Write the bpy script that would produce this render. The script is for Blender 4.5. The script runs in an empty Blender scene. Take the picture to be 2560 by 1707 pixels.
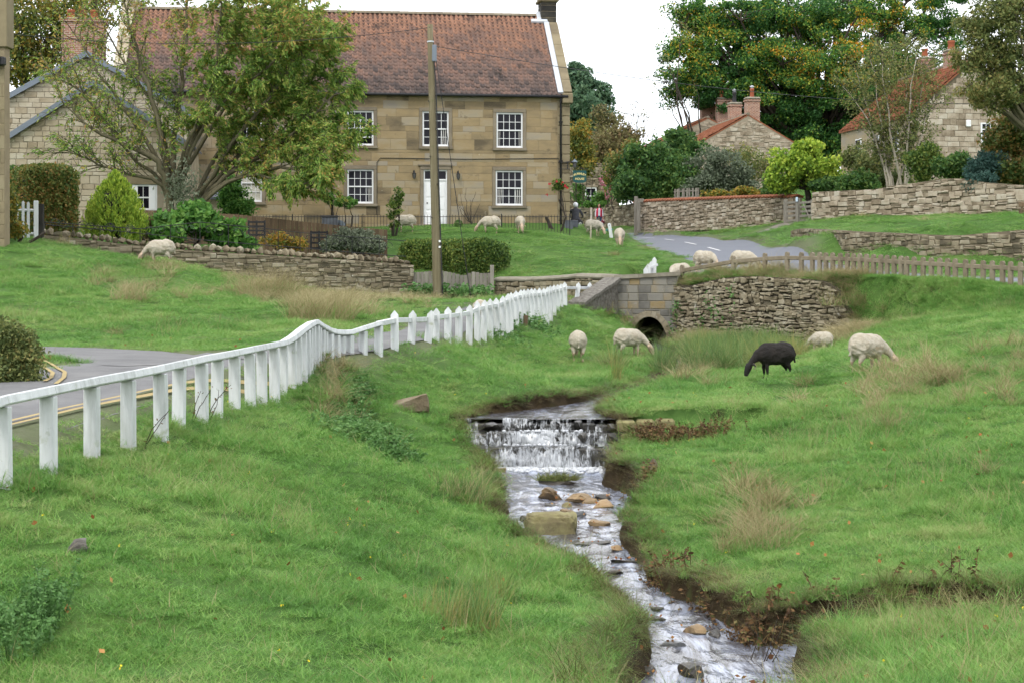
import bpy, bmesh, math, random
import numpy as np
from mathutils import Vector, Matrix
random.seed(7)
RNG = np.random.default_rng(7)
scene = bpy.context.scene
COL = scene.collection
# ---------------------------------------------------------------- camera, sky, sun, exposure
F, YH, CX = 4300.0, 695.0, 1280.0          # focal length and horizon row of the 2560 px wide photograph
cam = bpy.data.cameras.new('camera')
cam.sensor_width = 36.0
cam.lens = 36.0 * F / 2560.0
cam.shift_y = -(853.5 - YH) / 2560.0
cam.clip_start, cam.clip_end = 0.1, 3000.0
camo = bpy.data.objects.new('camera', cam)
camo.rotation_euler = (math.radians(90), 0, 0)
camo.location = (0, 0, 0)
COL.objects.link(camo)
scene.camera = camo

SUN_EL, SUN_AZ = math.radians(52), math.radians(205)   # azimuth clockwise from +Y: behind the camera, to the left
world = bpy.data.worlds.new('World')
scene.world = world
world.use_nodes = True
wn, wl = world.node_tree.nodes, world.node_tree.links
wn.clear()
w_out = wn.new('ShaderNodeOutputWorld')
w_bg = wn.new('ShaderNodeBackground')
w_sky = wn.new('ShaderNodeTexSky')
w_sky.sky_type = 'NISHITA'
w_sky.sun_disc = False
w_sky.sun_elevation = SUN_EL
w_sky.sun_rotation = SUN_AZ
w_tc = wn.new('ShaderNodeTexCoord')
w_map = wn.new('ShaderNodeMapping')
w_map.inputs['Scale'].default_value = (1.0, 1.0, 2.6)
w_no = wn.new('ShaderNodeTexNoise')
w_no.inputs['Scale'].default_value = 2.3
w_no.inputs['Detail'].default_value = 2
w_no.inputs['Roughness'].default_value = 0.55
w_ra = wn.new('ShaderNodeValToRGB')
w_ra.color_ramp.elements[0].position = 0.36
w_ra.color_ramp.elements[0].color = (0.72, 0.72, 0.72, 1)
w_ra.color_ramp.elements[1].position = 0.56
w_ra.color_ramp.elements[1].color = (1, 1, 1, 1)
w_mix = wn.new('ShaderNodeMix')
w_mix.data_type = 'RGBA'
w_mix.inputs[7].default_value = (9.6, 9.75, 10.1, 1)   # the cloud sheet
wl.new(w_tc.outputs['Generated'], w_map.inputs['Vector'])
wl.new(w_map.outputs['Vector'], w_no.inputs['Vector'])
wl.new(w_no.outputs['Fac'], w_ra.inputs['Fac'])
wl.new(w_ra.outputs['Color'], w_mix.inputs[0])
wl.new(w_sky.outputs['Color'], w_mix.inputs[6])
wl.new(w_mix.outputs[2], w_bg.inputs['Color'])
w_bg.inputs['Strength'].default_value = 0.1
wl.new(w_bg.outputs['Background'], w_out.inputs['Surface'])

sun = bpy.data.lights.new('sun', 'SUN')
sun.energy = 1.0
sun.angle = math.radians(14)
sun.color = (1.0, 0.95, 0.87)
suno = bpy.data.objects.new('sun', sun)
sd = Vector((math.sin(SUN_AZ) * math.cos(SUN_EL), math.cos(SUN_AZ) * math.cos(SUN_EL), math.sin(SUN_EL)))
suno.rotation_euler = sd.to_track_quat('Z', 'Y').to_euler()
suno.location = (0, -20, 40)
COL.objects.link(suno)

vs = scene.view_settings
vs.view_transform, vs.look, vs.gamma, vs.exposure, vs.use_curve_mapping = 'Standard', 'None', 1.0, 1.02, False
scene.cycles.use_denoising = True
scene.cycles.max_bounces = 5
scene.cycles.diffuse_bounces = 2
scene.cycles.glossy_bounces = 2
scene.cycles.transmission_bounces = 3
scene.cycles.use_adaptive_sampling = True
scene.cycles.adaptive_threshold = 0.035
scene.cycles.transparent_max_bounces = 12
scene.cycles.caustics_reflective = scene.cycles.caustics_refractive = False

# ---------------------------------------------------------------- helpers
def H(px, py, Y):
    """the point at depth Y that the photograph shows at (px, py)"""
    return Vector(((px - CX) * Y / F, Y, (YH - py) * Y / F))

def sm(a, b, x):
    t = np.clip((x - a) / (b - a), 0, 1)
    return t * t * (3 - 2 * t)

def link(o, parent=None):
    COL.objects.link(o)
    if parent is not None:
        o.parent = parent
    return o

def tag(o, label, cat, group=None):
    o['label'] = label
    o['category'] = cat
    if group:
        o['group'] = group
    return o

def thing(name, label, cat, loc=(0, 0, 0), rz=0.0, group=None, mw=None):
    o = bpy.data.objects.new(name, None)
    o.empty_display_size = 0.2
    if mw is not None:
        o.matrix_world = mw
    else:
        o.location = loc
        o.rotation_euler = (0, 0, rz)
    link(o)
    return tag(o, label, cat, group)

def obj(name, me, parent=None, loc=None, rot=None, scl=None):
    o = bpy.data.objects.new(name, me)
    if loc is not None:
        o.location = loc
    if rot is not None:
        o.rotation_euler = rot
    if scl is not None:
        o.scale = scl
    return link(o, parent)

def np_mesh(name, v, f, mats, smooth=False, attrs=None, midx=None):
    """v (N,3) floats; f (M,3|4) ints or a list of such arrays"""
    fl = f if isinstance(f, list) and isinstance(f[0], np.ndarray) else [f]
    fl = [np.asarray(a, np.int32) for a in fl if len(a)]
    me = bpy.data.meshes.new(name)
    v = np.asarray(v, np.float32)
    me.vertices.add(len(v))
    me.vertices.foreach_set('co', v.ravel())
    idx = np.concatenate([a.ravel() for a in fl])
    tot = np.concatenate([np.full(len(a), a.shape[1], np.int32) for a in fl])
    st = np.concatenate([[0], np.cumsum(tot)[:-1]]).astype(np.int32)
    me.loops.add(len(idx))
    me.loops.foreach_set('vertex_index', idx)
    me.polygons.add(len(tot))
    me.polygons.foreach_set('loop_start', st)
    me.polygons.foreach_set('loop_total', tot)
    if smooth:
        me.polygons.foreach_set('use_smooth', np.ones(len(tot), bool))
    if midx is not None:
        me.polygons.foreach_set('material_index', np.asarray(midx, np.int32))
    for m in (mats if isinstance(mats, (list, tuple)) else [mats]):
        me.materials.append(m)
    if attrs:
        for k, a in attrs.items():
            at = me.attributes.new(k, 'FLOAT', 'POINT')
            at.data.foreach_set('value', np.asarray(a, np.float32))
    me.update(calc_edges=True)
    return me

class MB:
    """collects shapes into one mesh"""
    def __init__(s):
        s.v, s.f, s.m = [], [], []
        s.mi = 0
    def add(s, vs, fs):
        k = len(s.v)
        s.v.extend([tuple(p) for p in vs])
        s.f.extend([tuple(i + k for i in q) for q in fs])
        s.m.extend([s.mi] * len(fs))
        return s
    def box(s, x0, x1, y0, y1, z0, z1, c=0.0, M=None):
        """a box, its edges chamfered by c"""
        if c <= 0:
            p = [(x, y, z) for z in (z0, z1) for y in (y0, y1) for x in (x0, x1)]
            fs = [(0, 2, 3, 1), (4, 5, 7, 6), (0, 1, 5, 4), (2, 6, 7, 3), (0, 4, 6, 2), (1, 3, 7, 5)]
        else:
            p, fs = [], []
            X, Y, Z = (x0, x1), (y0, y1), (z0, z1)
            sg = (1, -1)
            ix = {}
            for i in (0, 1):
                for j in (0, 1):
                    for k in (0, 1):
                        cx, cy, cz = X[i], Y[j], Z[k]
                        dx, dy, dz = sg[i] * c, sg[j] * c, sg[k] * c
                        ix[i, j, k, 0] = len(p); p.append((cx, cy + dy, cz + dz))
                        ix[i, j, k, 1] = len(p); p.append((cx + dx, cy, cz + dz))
                        ix[i, j, k, 2] = len(p); p.append((cx + dx, cy + dy, cz))
            def quad(a, b, d, e, flip):
                fs.append((a, b, d, e) if not flip else (e, d, b, a))
            for i in (0, 1):
                quad(ix[i, 0, 0, 0], ix[i, 1, 0, 0], ix[i, 1, 1, 0], ix[i, 0, 1, 0], i == 0)
                quad(ix[0, i, 0, 1], ix[0, i, 1, 1], ix[1, i, 1, 1], ix[1, i, 0, 1], i == 0)
                quad(ix[0, 0, i, 2], ix[1, 0, i, 2], ix[1, 1, i, 2], ix[0, 1, i, 2], i == 0)
            for a in (0, 1):
                for b in (0, 1):
                    quad(ix[a, b, 0, 0], ix[a, b, 1, 0], ix[a, b, 1, 1], ix[a, b, 0, 1], a != b)
                    quad(ix[a, 0, b, 0], ix[a, 0, b, 2], ix[a, 1, b, 2], ix[a, 1, b, 0], a != b)
                    quad(ix[0, a, b, 1], ix[1, a, b, 1], ix[1, a, b, 2], ix[0, a, b, 2], a != b)
            for (i, j, k, t) in list(ix):
                if t == 0:
                    tri = (ix[i, j, k, 0], ix[i, j, k, 1], ix[i, j, k, 2])
                    fs.append(tri if (i + j + k) % 2 else tri[::-1])
        if M is not None:
            p = [M @ Vector(q) for q in p]
        return s.add(p, fs)
    def tube(s, path, r, n=8, cap=True, sq=1.0):
        """a round bar along path; r a number or one radius per point"""
        P = [Vector(q) for q in path]
        R = r if isinstance(r, (list, tuple, np.ndarray)) else [r] * len(P)
        vs, fs = [], []
        up = Vector((0, 0, 1))
        for i, q in enumerate(P):
            t = (P[min(i + 1, len(P) - 1)] - P[max(i - 1, 0)])
            t = t.normalized() if t.length > 1e-9 else Vector((0, 0, 1))
            a = t.cross(up)
            if a.length < 0.05:
                a = t.cross(Vector((0, 1, 0)))
            a.normalize()
            b = a.cross(t).normalized()
            for k in range(n):
                w = 2 * math.pi * k / n
                vs.append(q + a * (math.cos(w) * R[i]) + b * (math.sin(w) * R[i] * sq))
        for i in range(len(P) - 1):
            for k in range(n):
                k2 = (k + 1) % n
                fs.append((i * n + k, i * n + k2, (i + 1) * n + k2, (i + 1) * n + k))
        if cap:
            fs.append(tuple(range(n))[::-1])
            fs.append(tuple((len(P) - 1) * n + k for k in range(n)))
        return s.add(vs, fs)
    def lathe(s, prof, c=(0, 0, 0), n=12):
        """prof: (radius, z) pairs turned about a vertical axis through c"""
        vs, fs = [], []
        for (r, z) in prof:
            for k in range(n):
                w = 2 * math.pi * k / n
                vs.append((c[0] + r * math.cos(w), c[1] + r * math.sin(w), c[2] + z))
        for i in range(len(prof) - 1):
            for k in range(n):
                k2 = (k + 1) % n
                fs.append((i * n + k, i * n + k2, (i + 1) * n + k2, (i + 1) * n + k))
        fs.append(tuple(range(n))[::-1])
        fs.append(tuple((len(prof) - 1) * n + k for k in range(n)))
        return s.add(vs, fs)
    def ell(s, c, r, n=12, m=8, M=None):
        vs, fs = [], []
        for i in range(m + 1):
            a = math.pi * i / m
            for k in range(n):
                w = 2 * math.pi * k / n
                p = Vector((r[0] * math.sin(a) * math.cos(w), r[1] * math.sin(a) * math.sin(w), r[2] * math.cos(a)))
                if M is not None:
                    p = M @ p
                vs.append((c[0] + p[0], c[1] + p[1], c[2] + p[2]))
        for i in range(m):
            for k in range(n):
                k2 = (k + 1) % n
                fs.append((i * n + k, (i + 1) * n + k, (i + 1) * n + k2, i * n + k2))
        return s.add(vs, fs)
    def prism(s, poly, y0, y1):
        """an outline in (x, z) given depth from y0 to y1"""
        n = len(poly)
        vs = [(x, y0, z) for x, z in poly] + [(x, y1, z) for x, z in poly]
        fs = [tuple(range(n)), tuple(range(2 * n - 1, n - 1, -1))]
        for i in range(n):
            j = (i + 1) % n
            fs.append((i, n + i, n + j, j))
        return s.add(vs, fs)
    def mesh(s, name, mats, smooth=False):
        me = bpy.data.meshes.new(name)
        me.from_pydata(s.v, [], s.f)
        for m in (mats if isinstance(mats, (list, tuple)) else [mats]):
            me.materials.append(m)
        if any(s.m):
            me.polygons.foreach_set('material_index', s.m)
        if smooth:
            me.polygons.foreach_set('use_smooth', [True] * len(s.f))
        me.update()
        return me
    def build(s, name, mats, parent=None, smooth=False, **k):
        return obj(name, s.mesh(name, mats, smooth), parent, **k)

# ---------------------------------------------------------------- materials
class NT:
    def __init__(s, name):
        s.mat = bpy.data.materials.new(name)
        s.mat.use_nodes = True
        s.t = s.mat.node_tree
        s.t.nodes.clear()
        s.out = s.t.nodes.new('ShaderNodeOutputMaterial')
        s.geo = None
    def n(s, ty, **kw):
        x = s.t.nodes.new(ty)
        for k, v in kw.items():
            if k.startswith('i_'):
                key = k[2:]
                x.inputs[int(key) if key.isdigit() else key.replace('_', ' ')].default_value = v
            else:
                setattr(x, k, v)
        return x
    def l(s, a, b):
        s.t.links.new(a, b)
    def pos(s, scale=(1, 1, 1)):
        if s.geo is None:
            s.geo = s.n('ShaderNodeNewGeometry')
        if scale == (1, 1, 1):
            return s.geo.outputs['Position']
        m = s.n('ShaderNodeMapping')
        m.inputs['Scale'].default_value = scale
        s.l(s.geo.outputs['Position'], m.inputs['Vector'])
        return m.outputs['Vector']
    def noise(s, scale, detail=4, rough=0.55, stretch=(1, 1, 1), dist=0.0):
        x = s.n('ShaderNodeTexNoise')
        x.inputs['Scale'].default_value = scale
        x.inputs['Detail'].default_value = detail
        x.inputs['Roughness'].default_value = rough
        x.inputs['Distortion'].default_value = dist
        s.l(s.pos(stretch), x.inputs['Vector'])
        return x.outputs['Fac']
    def math(s, op, a, b=None, c=None, clamp=False):
        x = s.n('ShaderNodeMath', operation=op, use_clamp=clamp)
        for i, q in enumerate((a, b, c)):
            if q is None:
                continue
            if isinstance(q, (int, float)):
                x.inputs[i].default_value = q
            else:
                s.l(q, x.inputs[i])
        return x.outputs[0]
    def ramp(s, fac, cols, interp='LINEAR'):
        x = s.n('ShaderNodeValToRGB')
        cr = x.color_ramp
        cr.interpolation = interp
        n = len(cols)
        st = [(c if len(c) == 2 and isinstance(c[0], float) and hasattr(c[1], '__len__') else (i / max(1, n - 1), c)) for i, c in enumerate(cols)]
        while len(cr.elements) < n:
            cr.elements.new(0.5)
        for e, (p, c) in zip(cr.elements, st):
            e.position = p
            e.color = (*c, 1)
        s.l(fac, x.inputs['Fac'])
        return x.outputs['Color']
    def mixc(s, fac, a, b):
        x = s.n('ShaderNodeMix', data_type='RGBA')
        for i, q in ((0, fac), (6, a), (7, b)):
            if isinstance(q, (int, float)):
                x.inputs[i].default_value = q
            elif isinstance(q, (tuple, list)):
                x.inputs[i].default_value = (*q, 1)
            else:
                s.l(q, x.inputs[i])
        return x.outputs[2]

def surf(name, cols, scale=3.0, detail=5, rough=0.85, bump=0.3, bscale=None, rnd=0.0, island=False, stretch=(1, 1, 1),
         spots=(), contrast=1.6, spec=0.3, trans=0.0, metal=0.0, attr=None, bdist=0.02, coat=0.0, zgrad=None):
    """cols: a ramp walked by noise and by a random value per piece; spots: (colour, threshold, scale) patches on top"""
    t = NT(name)
    f = t.noise(scale, detail, 0.6, stretch)
    f = t.math('MULTIPLY_ADD', t.math('SUBTRACT', f, 0.5), contrast, 0.5)
    if rnd:
        if island:
            t.pos()
            r = t.geo.outputs['Random Per Island']
        else:
            r = t.n('ShaderNodeObjectInfo').outputs['Random']
        f = t.math('MULTIPLY_ADD', t.math('SUBTRACT', r, 0.5), rnd, f)
    if attr:
        a = t.n('ShaderNodeAttribute', attribute_name=attr[0])
        f = t.math('MULTIPLY_ADD', a.outputs['Fac'], attr[1], f)
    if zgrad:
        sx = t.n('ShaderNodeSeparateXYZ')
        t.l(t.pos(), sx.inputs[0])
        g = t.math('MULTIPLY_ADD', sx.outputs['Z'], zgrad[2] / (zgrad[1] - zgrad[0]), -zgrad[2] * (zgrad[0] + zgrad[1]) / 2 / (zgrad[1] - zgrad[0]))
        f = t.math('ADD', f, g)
    f = t.math('MAXIMUM', t.math('MINIMUM', f, 1.0), 0.0)
    c = t.ramp(f, cols)
    for (sc, th, ss) in spots:
        q = t.noise(ss, 4, 0.6)
        q = t.math('MULTIPLY', t.math('SUBTRACT', q, th), 9.0, clamp=True)
        c = t.mixc(q, c, sc)
    b = t.n('ShaderNodeBsdfPrincipled')
    t.l(c, b.inputs['Base Color'])
    b.inputs['Roughness'].default_value = rough
    b.inputs['Specular IOR Level'].default_value = spec
    b.inputs['Metallic'].default_value = metal
    if coat:
        b.inputs['Coat Weight'].default_value = coat
    if bump:
        bm = t.n('ShaderNodeBump')
        bm.inputs['Strength'].default_value = bump
        bm.inputs['Distance'].default_value = bdist
        t.l(t.noise(bscale or scale * 4, 6, 0.65, stretch), bm.inputs['Height'])
        t.l(bm.outputs['Normal'], b.inputs['Normal'])
    if trans:
        tr = t.n('ShaderNodeBsdfTranslucent')
        t.l(c, tr.inputs['Color'])
        mx = t.n('ShaderNodeMixShader')
        mx.inputs[0].default_value = trans
        t.l(b.outputs[0], mx.inputs[1])
        t.l(tr.outputs[0], mx.inputs[2])
        t.l(mx.outputs[0], t.out.inputs['Surface'])
    else:
        t.l(b.outputs[0], t.out.inputs['Surface'])
    return t.mat

M = {}
# stone and masonry
M['ashlar'] = surf('honey_sandstone', [(0.104, 0.0833, 0.0528), (0.216, 0.167, 0.0969), (0.278, 0.21, 0.114), (0.299, 0.25, 0.167), (0.251, 0.225, 0.185)],
                   0.9, 6, rnd=0.75, contrast=1.2, bump=0.25, bscale=14, stretch=(1, 1, 2.2), spots=[((0.12, 0.095, 0.06), 0.62, 2.2), ((0.50, 0.46, 0.36), 0.70, 3.5)])
M['mortar'] = surf('lime_mortar', [(0.198, 0.155, 0.0968), (0.289, 0.233, 0.15)], 3, bump=0.2)
M['dress'] = surf('grey_dressed_stone', [(0.128, 0.108, 0.08), (0.2, 0.168, 0.12), (0.24, 0.208, 0.152)], 1.5, rnd=0.3, bump=0.2, bscale=20)
M['quoin'] = surf('quoin_sandstone', [(0.129, 0.104, 0.066), (0.213, 0.176, 0.106), (0.251, 0.216, 0.141)], 1.2, rnd=0.5, bump=0.25, bscale=16)
M['cream'] = surf('cream_limestone', [(0.236, 0.19, 0.122), (0.357, 0.304, 0.213), (0.418, 0.372, 0.281), (0.456, 0.418, 0.334)], 1.4, rnd=0.7, contrast=1.1, bump=0.35, bscale=10)
M['cream_mortar'] = surf('pale_mortar', [(0.24, 0.204, 0.144), (0.304, 0.264, 0.2)], 4, bump=0.2)
M['rubble'] = surf('grey_lichened_rubble', [(0.0845, 0.0724, 0.0475), (0.169, 0.14, 0.0906), (0.245, 0.209, 0.142), (0.312, 0.282, 0.211)], 2.2, rnd=0.8,
                   bump=0.6, bscale=9, bdist=0.03, spots=[((0.50, 0.49, 0.44), 0.66, 5.0), ((0.09, 0.095, 0.045), 0.66, 3.0)])
M['rubble_dark'] = surf('dark_wall_core', [(0.035, 0.03, 0.02), (0.085, 0.07, 0.048)], 3, bump=0.4)
M['rubble_core'] = surf('earthy_wall_joint', [(0.10, 0.083, 0.055), (0.18, 0.15, 0.10)], 3, bump=0.4)
M['pale_rubble'] = surf('pale_rubble', [(0.171, 0.134, 0.0914), (0.277, 0.228, 0.165), (0.376, 0.321, 0.246), (0.448, 0.403, 0.329)], 2.5, rnd=0.8,
                        bump=0.5, bscale=10, spots=[((0.16, 0.12, 0.075), 0.66, 2.0)])
M['greyblock'] = surf('grey_bridge_block', [(0.104, 0.1, 0.088), (0.176, 0.168, 0.148), (0.224, 0.212, 0.18), (0.24, 0.18, 0.088)], 1.3, rnd=0.9, bump=0.35, bscale=14,
                      spots=[((0.38, 0.38, 0.36), 0.68, 4.0)])
M['cope'] = surf('lichened_coping', [(0.12, 0.108, 0.08), (0.216, 0.196, 0.152), (0.304, 0.288, 0.232)], 2.5, rnd=0.4, bump=0.5, bscale=16, spots=[((0.368, 0.36, 0.304), 0.64, 7.0), ((0.136, 0.128, 0.048), 0.66, 4.0)])
M['pebbly'] = surf('pebbly_grey_render', [(0.072, 0.0656, 0.056), (0.152, 0.14, 0.12), (0.24, 0.228, 0.2)], 9, 6, bump=0.9, bscale=22, bdist=0.04, contrast=2.4)
M['brick'] = surf('red_brick', [(0.16, 0.055, 0.035), (0.29, 0.095, 0.055), (0.36, 0.15, 0.085), (0.42, 0.27, 0.17)], 3, rnd=1.0, bump=0.3)
M['brick_mortar'] = surf('brick_mortar', [(0.36, 0.30, 0.23), (0.44, 0.38, 0.30)], 5, bump=0.1)
def brick_tex():
    t = NT('small_red_brickwork')
    sx = t.n('ShaderNodeSeparateXYZ')
    t.l(t.pos(), sx.inputs[0])
    cb = t.n('ShaderNodeCombineXYZ')
    t.l(t.math('ADD', sx.outputs['X'], sx.outputs['Y']), cb.inputs[0])
    t.l(sx.outputs['Z'], cb.inputs[1])
    b = t.n('ShaderNodeTexBrick')
    b.inputs['Scale'].default_value = 1.0
    b.inputs['Brick Width'].default_value = 0.24
    b.inputs['Row Height'].default_value = 0.085
    b.inputs['Mortar Size'].default_value = 0.012
    b.inputs['Color1'].default_value = (0.20, 0.07, 0.045, 1)
    b.inputs['Color2'].default_value = (0.36, 0.17, 0.10, 1)
    b.inputs['Mortar'].default_value = (0.45, 0.40, 0.33, 1)
    t.l(cb.outputs[0], b.inputs['Vector'])
    p = t.n('ShaderNodeBsdfPrincipled')
    p.inputs['Roughness'].default_value = 0.9
    c = t.mixc(t.math('MULTIPLY', t.noise(4, 4), 0.5), b.outputs['Color'], (0.16, 0.08, 0.06))
    t.l(c, p.inputs['Base Color'])
    t.l(p.outputs[0], t.out.inputs['Surface'])
    return t.mat
M['brickwork'] = brick_tex()
M['terracotta'] = surf('terracotta_pot', [(0.24, 0.068, 0.032), (0.32, 0.1, 0.048)], 3, rnd=0.2, bump=0.1)
def tile_mat(island):
    return surf('weathered_pantile' + ('_field' if island else ''), [(0.08, 0.064, 0.06), (0.145, 0.103, 0.088), (0.20, 0.126, 0.10), (0.262, 0.145, 0.098), (0.33, 0.18, 0.12)],
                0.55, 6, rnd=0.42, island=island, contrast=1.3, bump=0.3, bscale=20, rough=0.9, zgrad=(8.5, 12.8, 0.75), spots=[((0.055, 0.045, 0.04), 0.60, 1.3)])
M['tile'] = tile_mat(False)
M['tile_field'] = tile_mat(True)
M['tile_red'] = surf('bright_pantile', [(0.157, 0.0582, 0.0294), (0.236, 0.0854, 0.042), (0.276, 0.116, 0.063)], 1.2, rnd=0.3, bump=0.25)
M['roof_under'] = surf('roof_underlay', [(0.07, 0.04, 0.03), (0.10, 0.055, 0.04)], 2, bump=0.1)
M['slate'] = surf('blue_slate', [(0.075, 0.08, 0.095), (0.13, 0.14, 0.165)], 4, rnd=0.5, rough=0.6, bump=0.15)
M['lead'] = surf('lead_flashing', [(0.40, 0.43, 0.47), (0.55, 0.58, 0.62)], 3, rough=0.5, bump=0.2)
M['soot'] = surf('soot_black_stone', [(0.012, 0.012, 0.012), (0.04, 0.037, 0.03), (0.12, 0.10, 0.06)], 2.0, rnd=0.4, bump=0.3)
M['white'] = surf('white_gloss_paint', [(0.703, 0.712, 0.722), (0.779, 0.788, 0.798)], 2, rough=0.35, bump=0.05, bscale=30)
M['fencewhite'] = surf('weathered_white_paint', [(0.40, 0.42, 0.41), (0.57, 0.59, 0.595), (0.66, 0.68, 0.69)], 2.4, rough=0.6, bump=0.4, bscale=12, stretch=(5, 5, 0.7), rnd=0.3, contrast=1.7, spots=[((0.36, 0.39, 0.31), 0.63, 5.0), ((0.26, 0.25, 0.20), 0.72, 16.0)])
M['black'] = surf('black_iron', [(0.012, 0.012, 0.013), (0.03, 0.03, 0.032)], 6, rough=0.45, bump=0.05)
M['bluegrey'] = surf('blue_grey_paint', [(0.13, 0.155, 0.19), (0.18, 0.21, 0.25)], 2, rough=0.5, bump=0.05)
M['glass'] = surf('dark_window_glass', [(0.006, 0.006, 0.010), (0.012, 0.012, 0.018)], 2, rough=0.05, bump=0.0, spec=0.16)
M['blind'] = surf('cream_blind', [(0.62, 0.60, 0.50), (0.70, 0.68, 0.58)], 2, bump=0.05)
M['curtain'] = surf('net_curtain', [(0.36, 0.35, 0.33), (0.56, 0.55, 0.52)], 6, bump=0.2, stretch=(6, 6, 0.6))
M['oldwood'] = surf('silvered_oak', [(0.128, 0.116, 0.096), (0.216, 0.2, 0.168), (0.272, 0.256, 0.216)], 2.5, rnd=0.5, bump=0.4, bscale=8, stretch=(5, 5, 0.5))
M['brownwood'] = surf('brown_fence_board', [(0.085, 0.058, 0.036), (0.15, 0.10, 0.06), (0.19, 0.135, 0.085)], 2.5, rnd=0.6, bump=0.35, bscale=8, stretch=(5, 5, 0.4))
M['pole'] = surf('old_pole_timber', [(0.096, 0.08, 0.048), (0.16, 0.136, 0.08), (0.208, 0.184, 0.12)], 2.0, bump=0.4, bscale=8, stretch=(6, 6, 0.35), spots=[((0.104, 0.112, 0.048), 0.60, 1.2)])
M['concrete'] = surf('weathered_stone_post', [(0.12, 0.1, 0.068), (0.192, 0.16, 0.112), (0.248, 0.22, 0.16)], 4, rnd=0.35, bump=0.5, bscale=25, spots=[((0.304, 0.296, 0.248), 0.68, 12.0)])
M['asphalt'] = surf('worn_asphalt', [(0.11, 0.11, 0.112), (0.15, 0.15, 0.151), (0.19, 0.188, 0.184)], 1.1, 8, contrast=2.4, bump=0.35, bscale=60, bdist=0.01, rough=0.8, spots=[((0.218, 0.207, 0.184), 0.70, 0.9)])
M['asphalt2'] = surf('smooth_grey_asphalt', [(0.115, 0.125, 0.15), (0.14, 0.15, 0.175)], 0.5, 6, bump=0.2, bscale=50, bdist=0.01, rough=0.75)
M['gravel'] = surf('trodden_path', [(0.13, 0.115, 0.095), (0.19, 0.17, 0.145), (0.25, 0.225, 0.19)], 2.5, 8, bump=0.4, bscale=40)
M['yellow'] = surf('yellow_road_paint', [(0.299, 0.224, 0.0952), (0.394, 0.313, 0.15)], 5, bump=0.1, spots=[((0.15, 0.129, 0.0884), 0.66, 6.0)])
M['roadwhite'] = surf('white_road_paint', [(0.60, 0.60, 0.60), (0.72, 0.72, 0.72)], 3, bump=0.05)
M['rock'] = surf('wet_brown_stream_rock', [(0.05, 0.04, 0.025), (0.16, 0.105, 0.05), (0.28, 0.18, 0.085), (0.33, 0.235, 0.13)], 3.0, rnd=0.7, rough=0.5, bump=0.6, bscale=9, bdist=0.03)
M['mossrock'] = surf('mossy_stone', [(0.075, 0.06, 0.035), (0.17, 0.145, 0.075), (0.24, 0.22, 0.10), (0.33, 0.31, 0.18)], 5.0, bump=0.8, bscale=14, bdist=0.03)
M['wetstone'] = surf('black_wet_weir_stone', [(0.008, 0.008, 0.008), (0.025, 0.023, 0.018), (0.06, 0.052, 0.034)], 4.0, rnd=0.5, rough=0.3, bump=0.6, bscale=12, spec=0.5)
M['bark'] = surf('grey_green_bark', [(0.055, 0.048, 0.03), (0.11, 0.098, 0.058), (0.15, 0.14, 0.08)], 5, bump=0.5, bscale=18, stretch=(2, 2, 0.5))
M['bark_dark'] = surf('dark_bark', [(0.03, 0.024, 0.018), (0.065, 0.052, 0.04)], 5, bump=0.4)
M['birch'] = surf('pale_birch_bark', [(0.20, 0.165, 0.12), (0.42, 0.37, 0.30), (0.52, 0.48, 0.41)], 4, bump=0.3, stretch=(1, 1, 0.3))
# ================================================================ the lie of the land
def _vn(seed):
    g = np.random.default_rng(seed).random((64, 64))
    def f(x, y):
        xi, yi = np.floor(x).astype(int), np.floor(y).astype(int)
        fx, fy = x - xi, y - yi
        fx, fy = fx * fx * (3 - 2 * fx), fy * fy * (3 - 2 * fy)
        a, b = g[xi % 64, yi % 64], g[(xi + 1) % 64, yi % 64]
        c, d = g[xi % 64, (yi + 1) % 64], g[(xi + 1) % 64, (yi + 1) % 64]
        return (a * (1 - fx) + b * fx) * (1 - fy) + (c * (1 - fx) + d * fx) * fy - 0.5
    return f
_n1, _n2, _n3 = _vn(1), _vn(2), _vn(3)
def fbm(x, y, s):
    return _n1(x * s, y * s) + 0.5 * _n2(x * s * 2.1 + 5, y * s * 2.1) + 0.25 * _n3(x * s * 4.3, y * s * 4.3 + 9)

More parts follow.
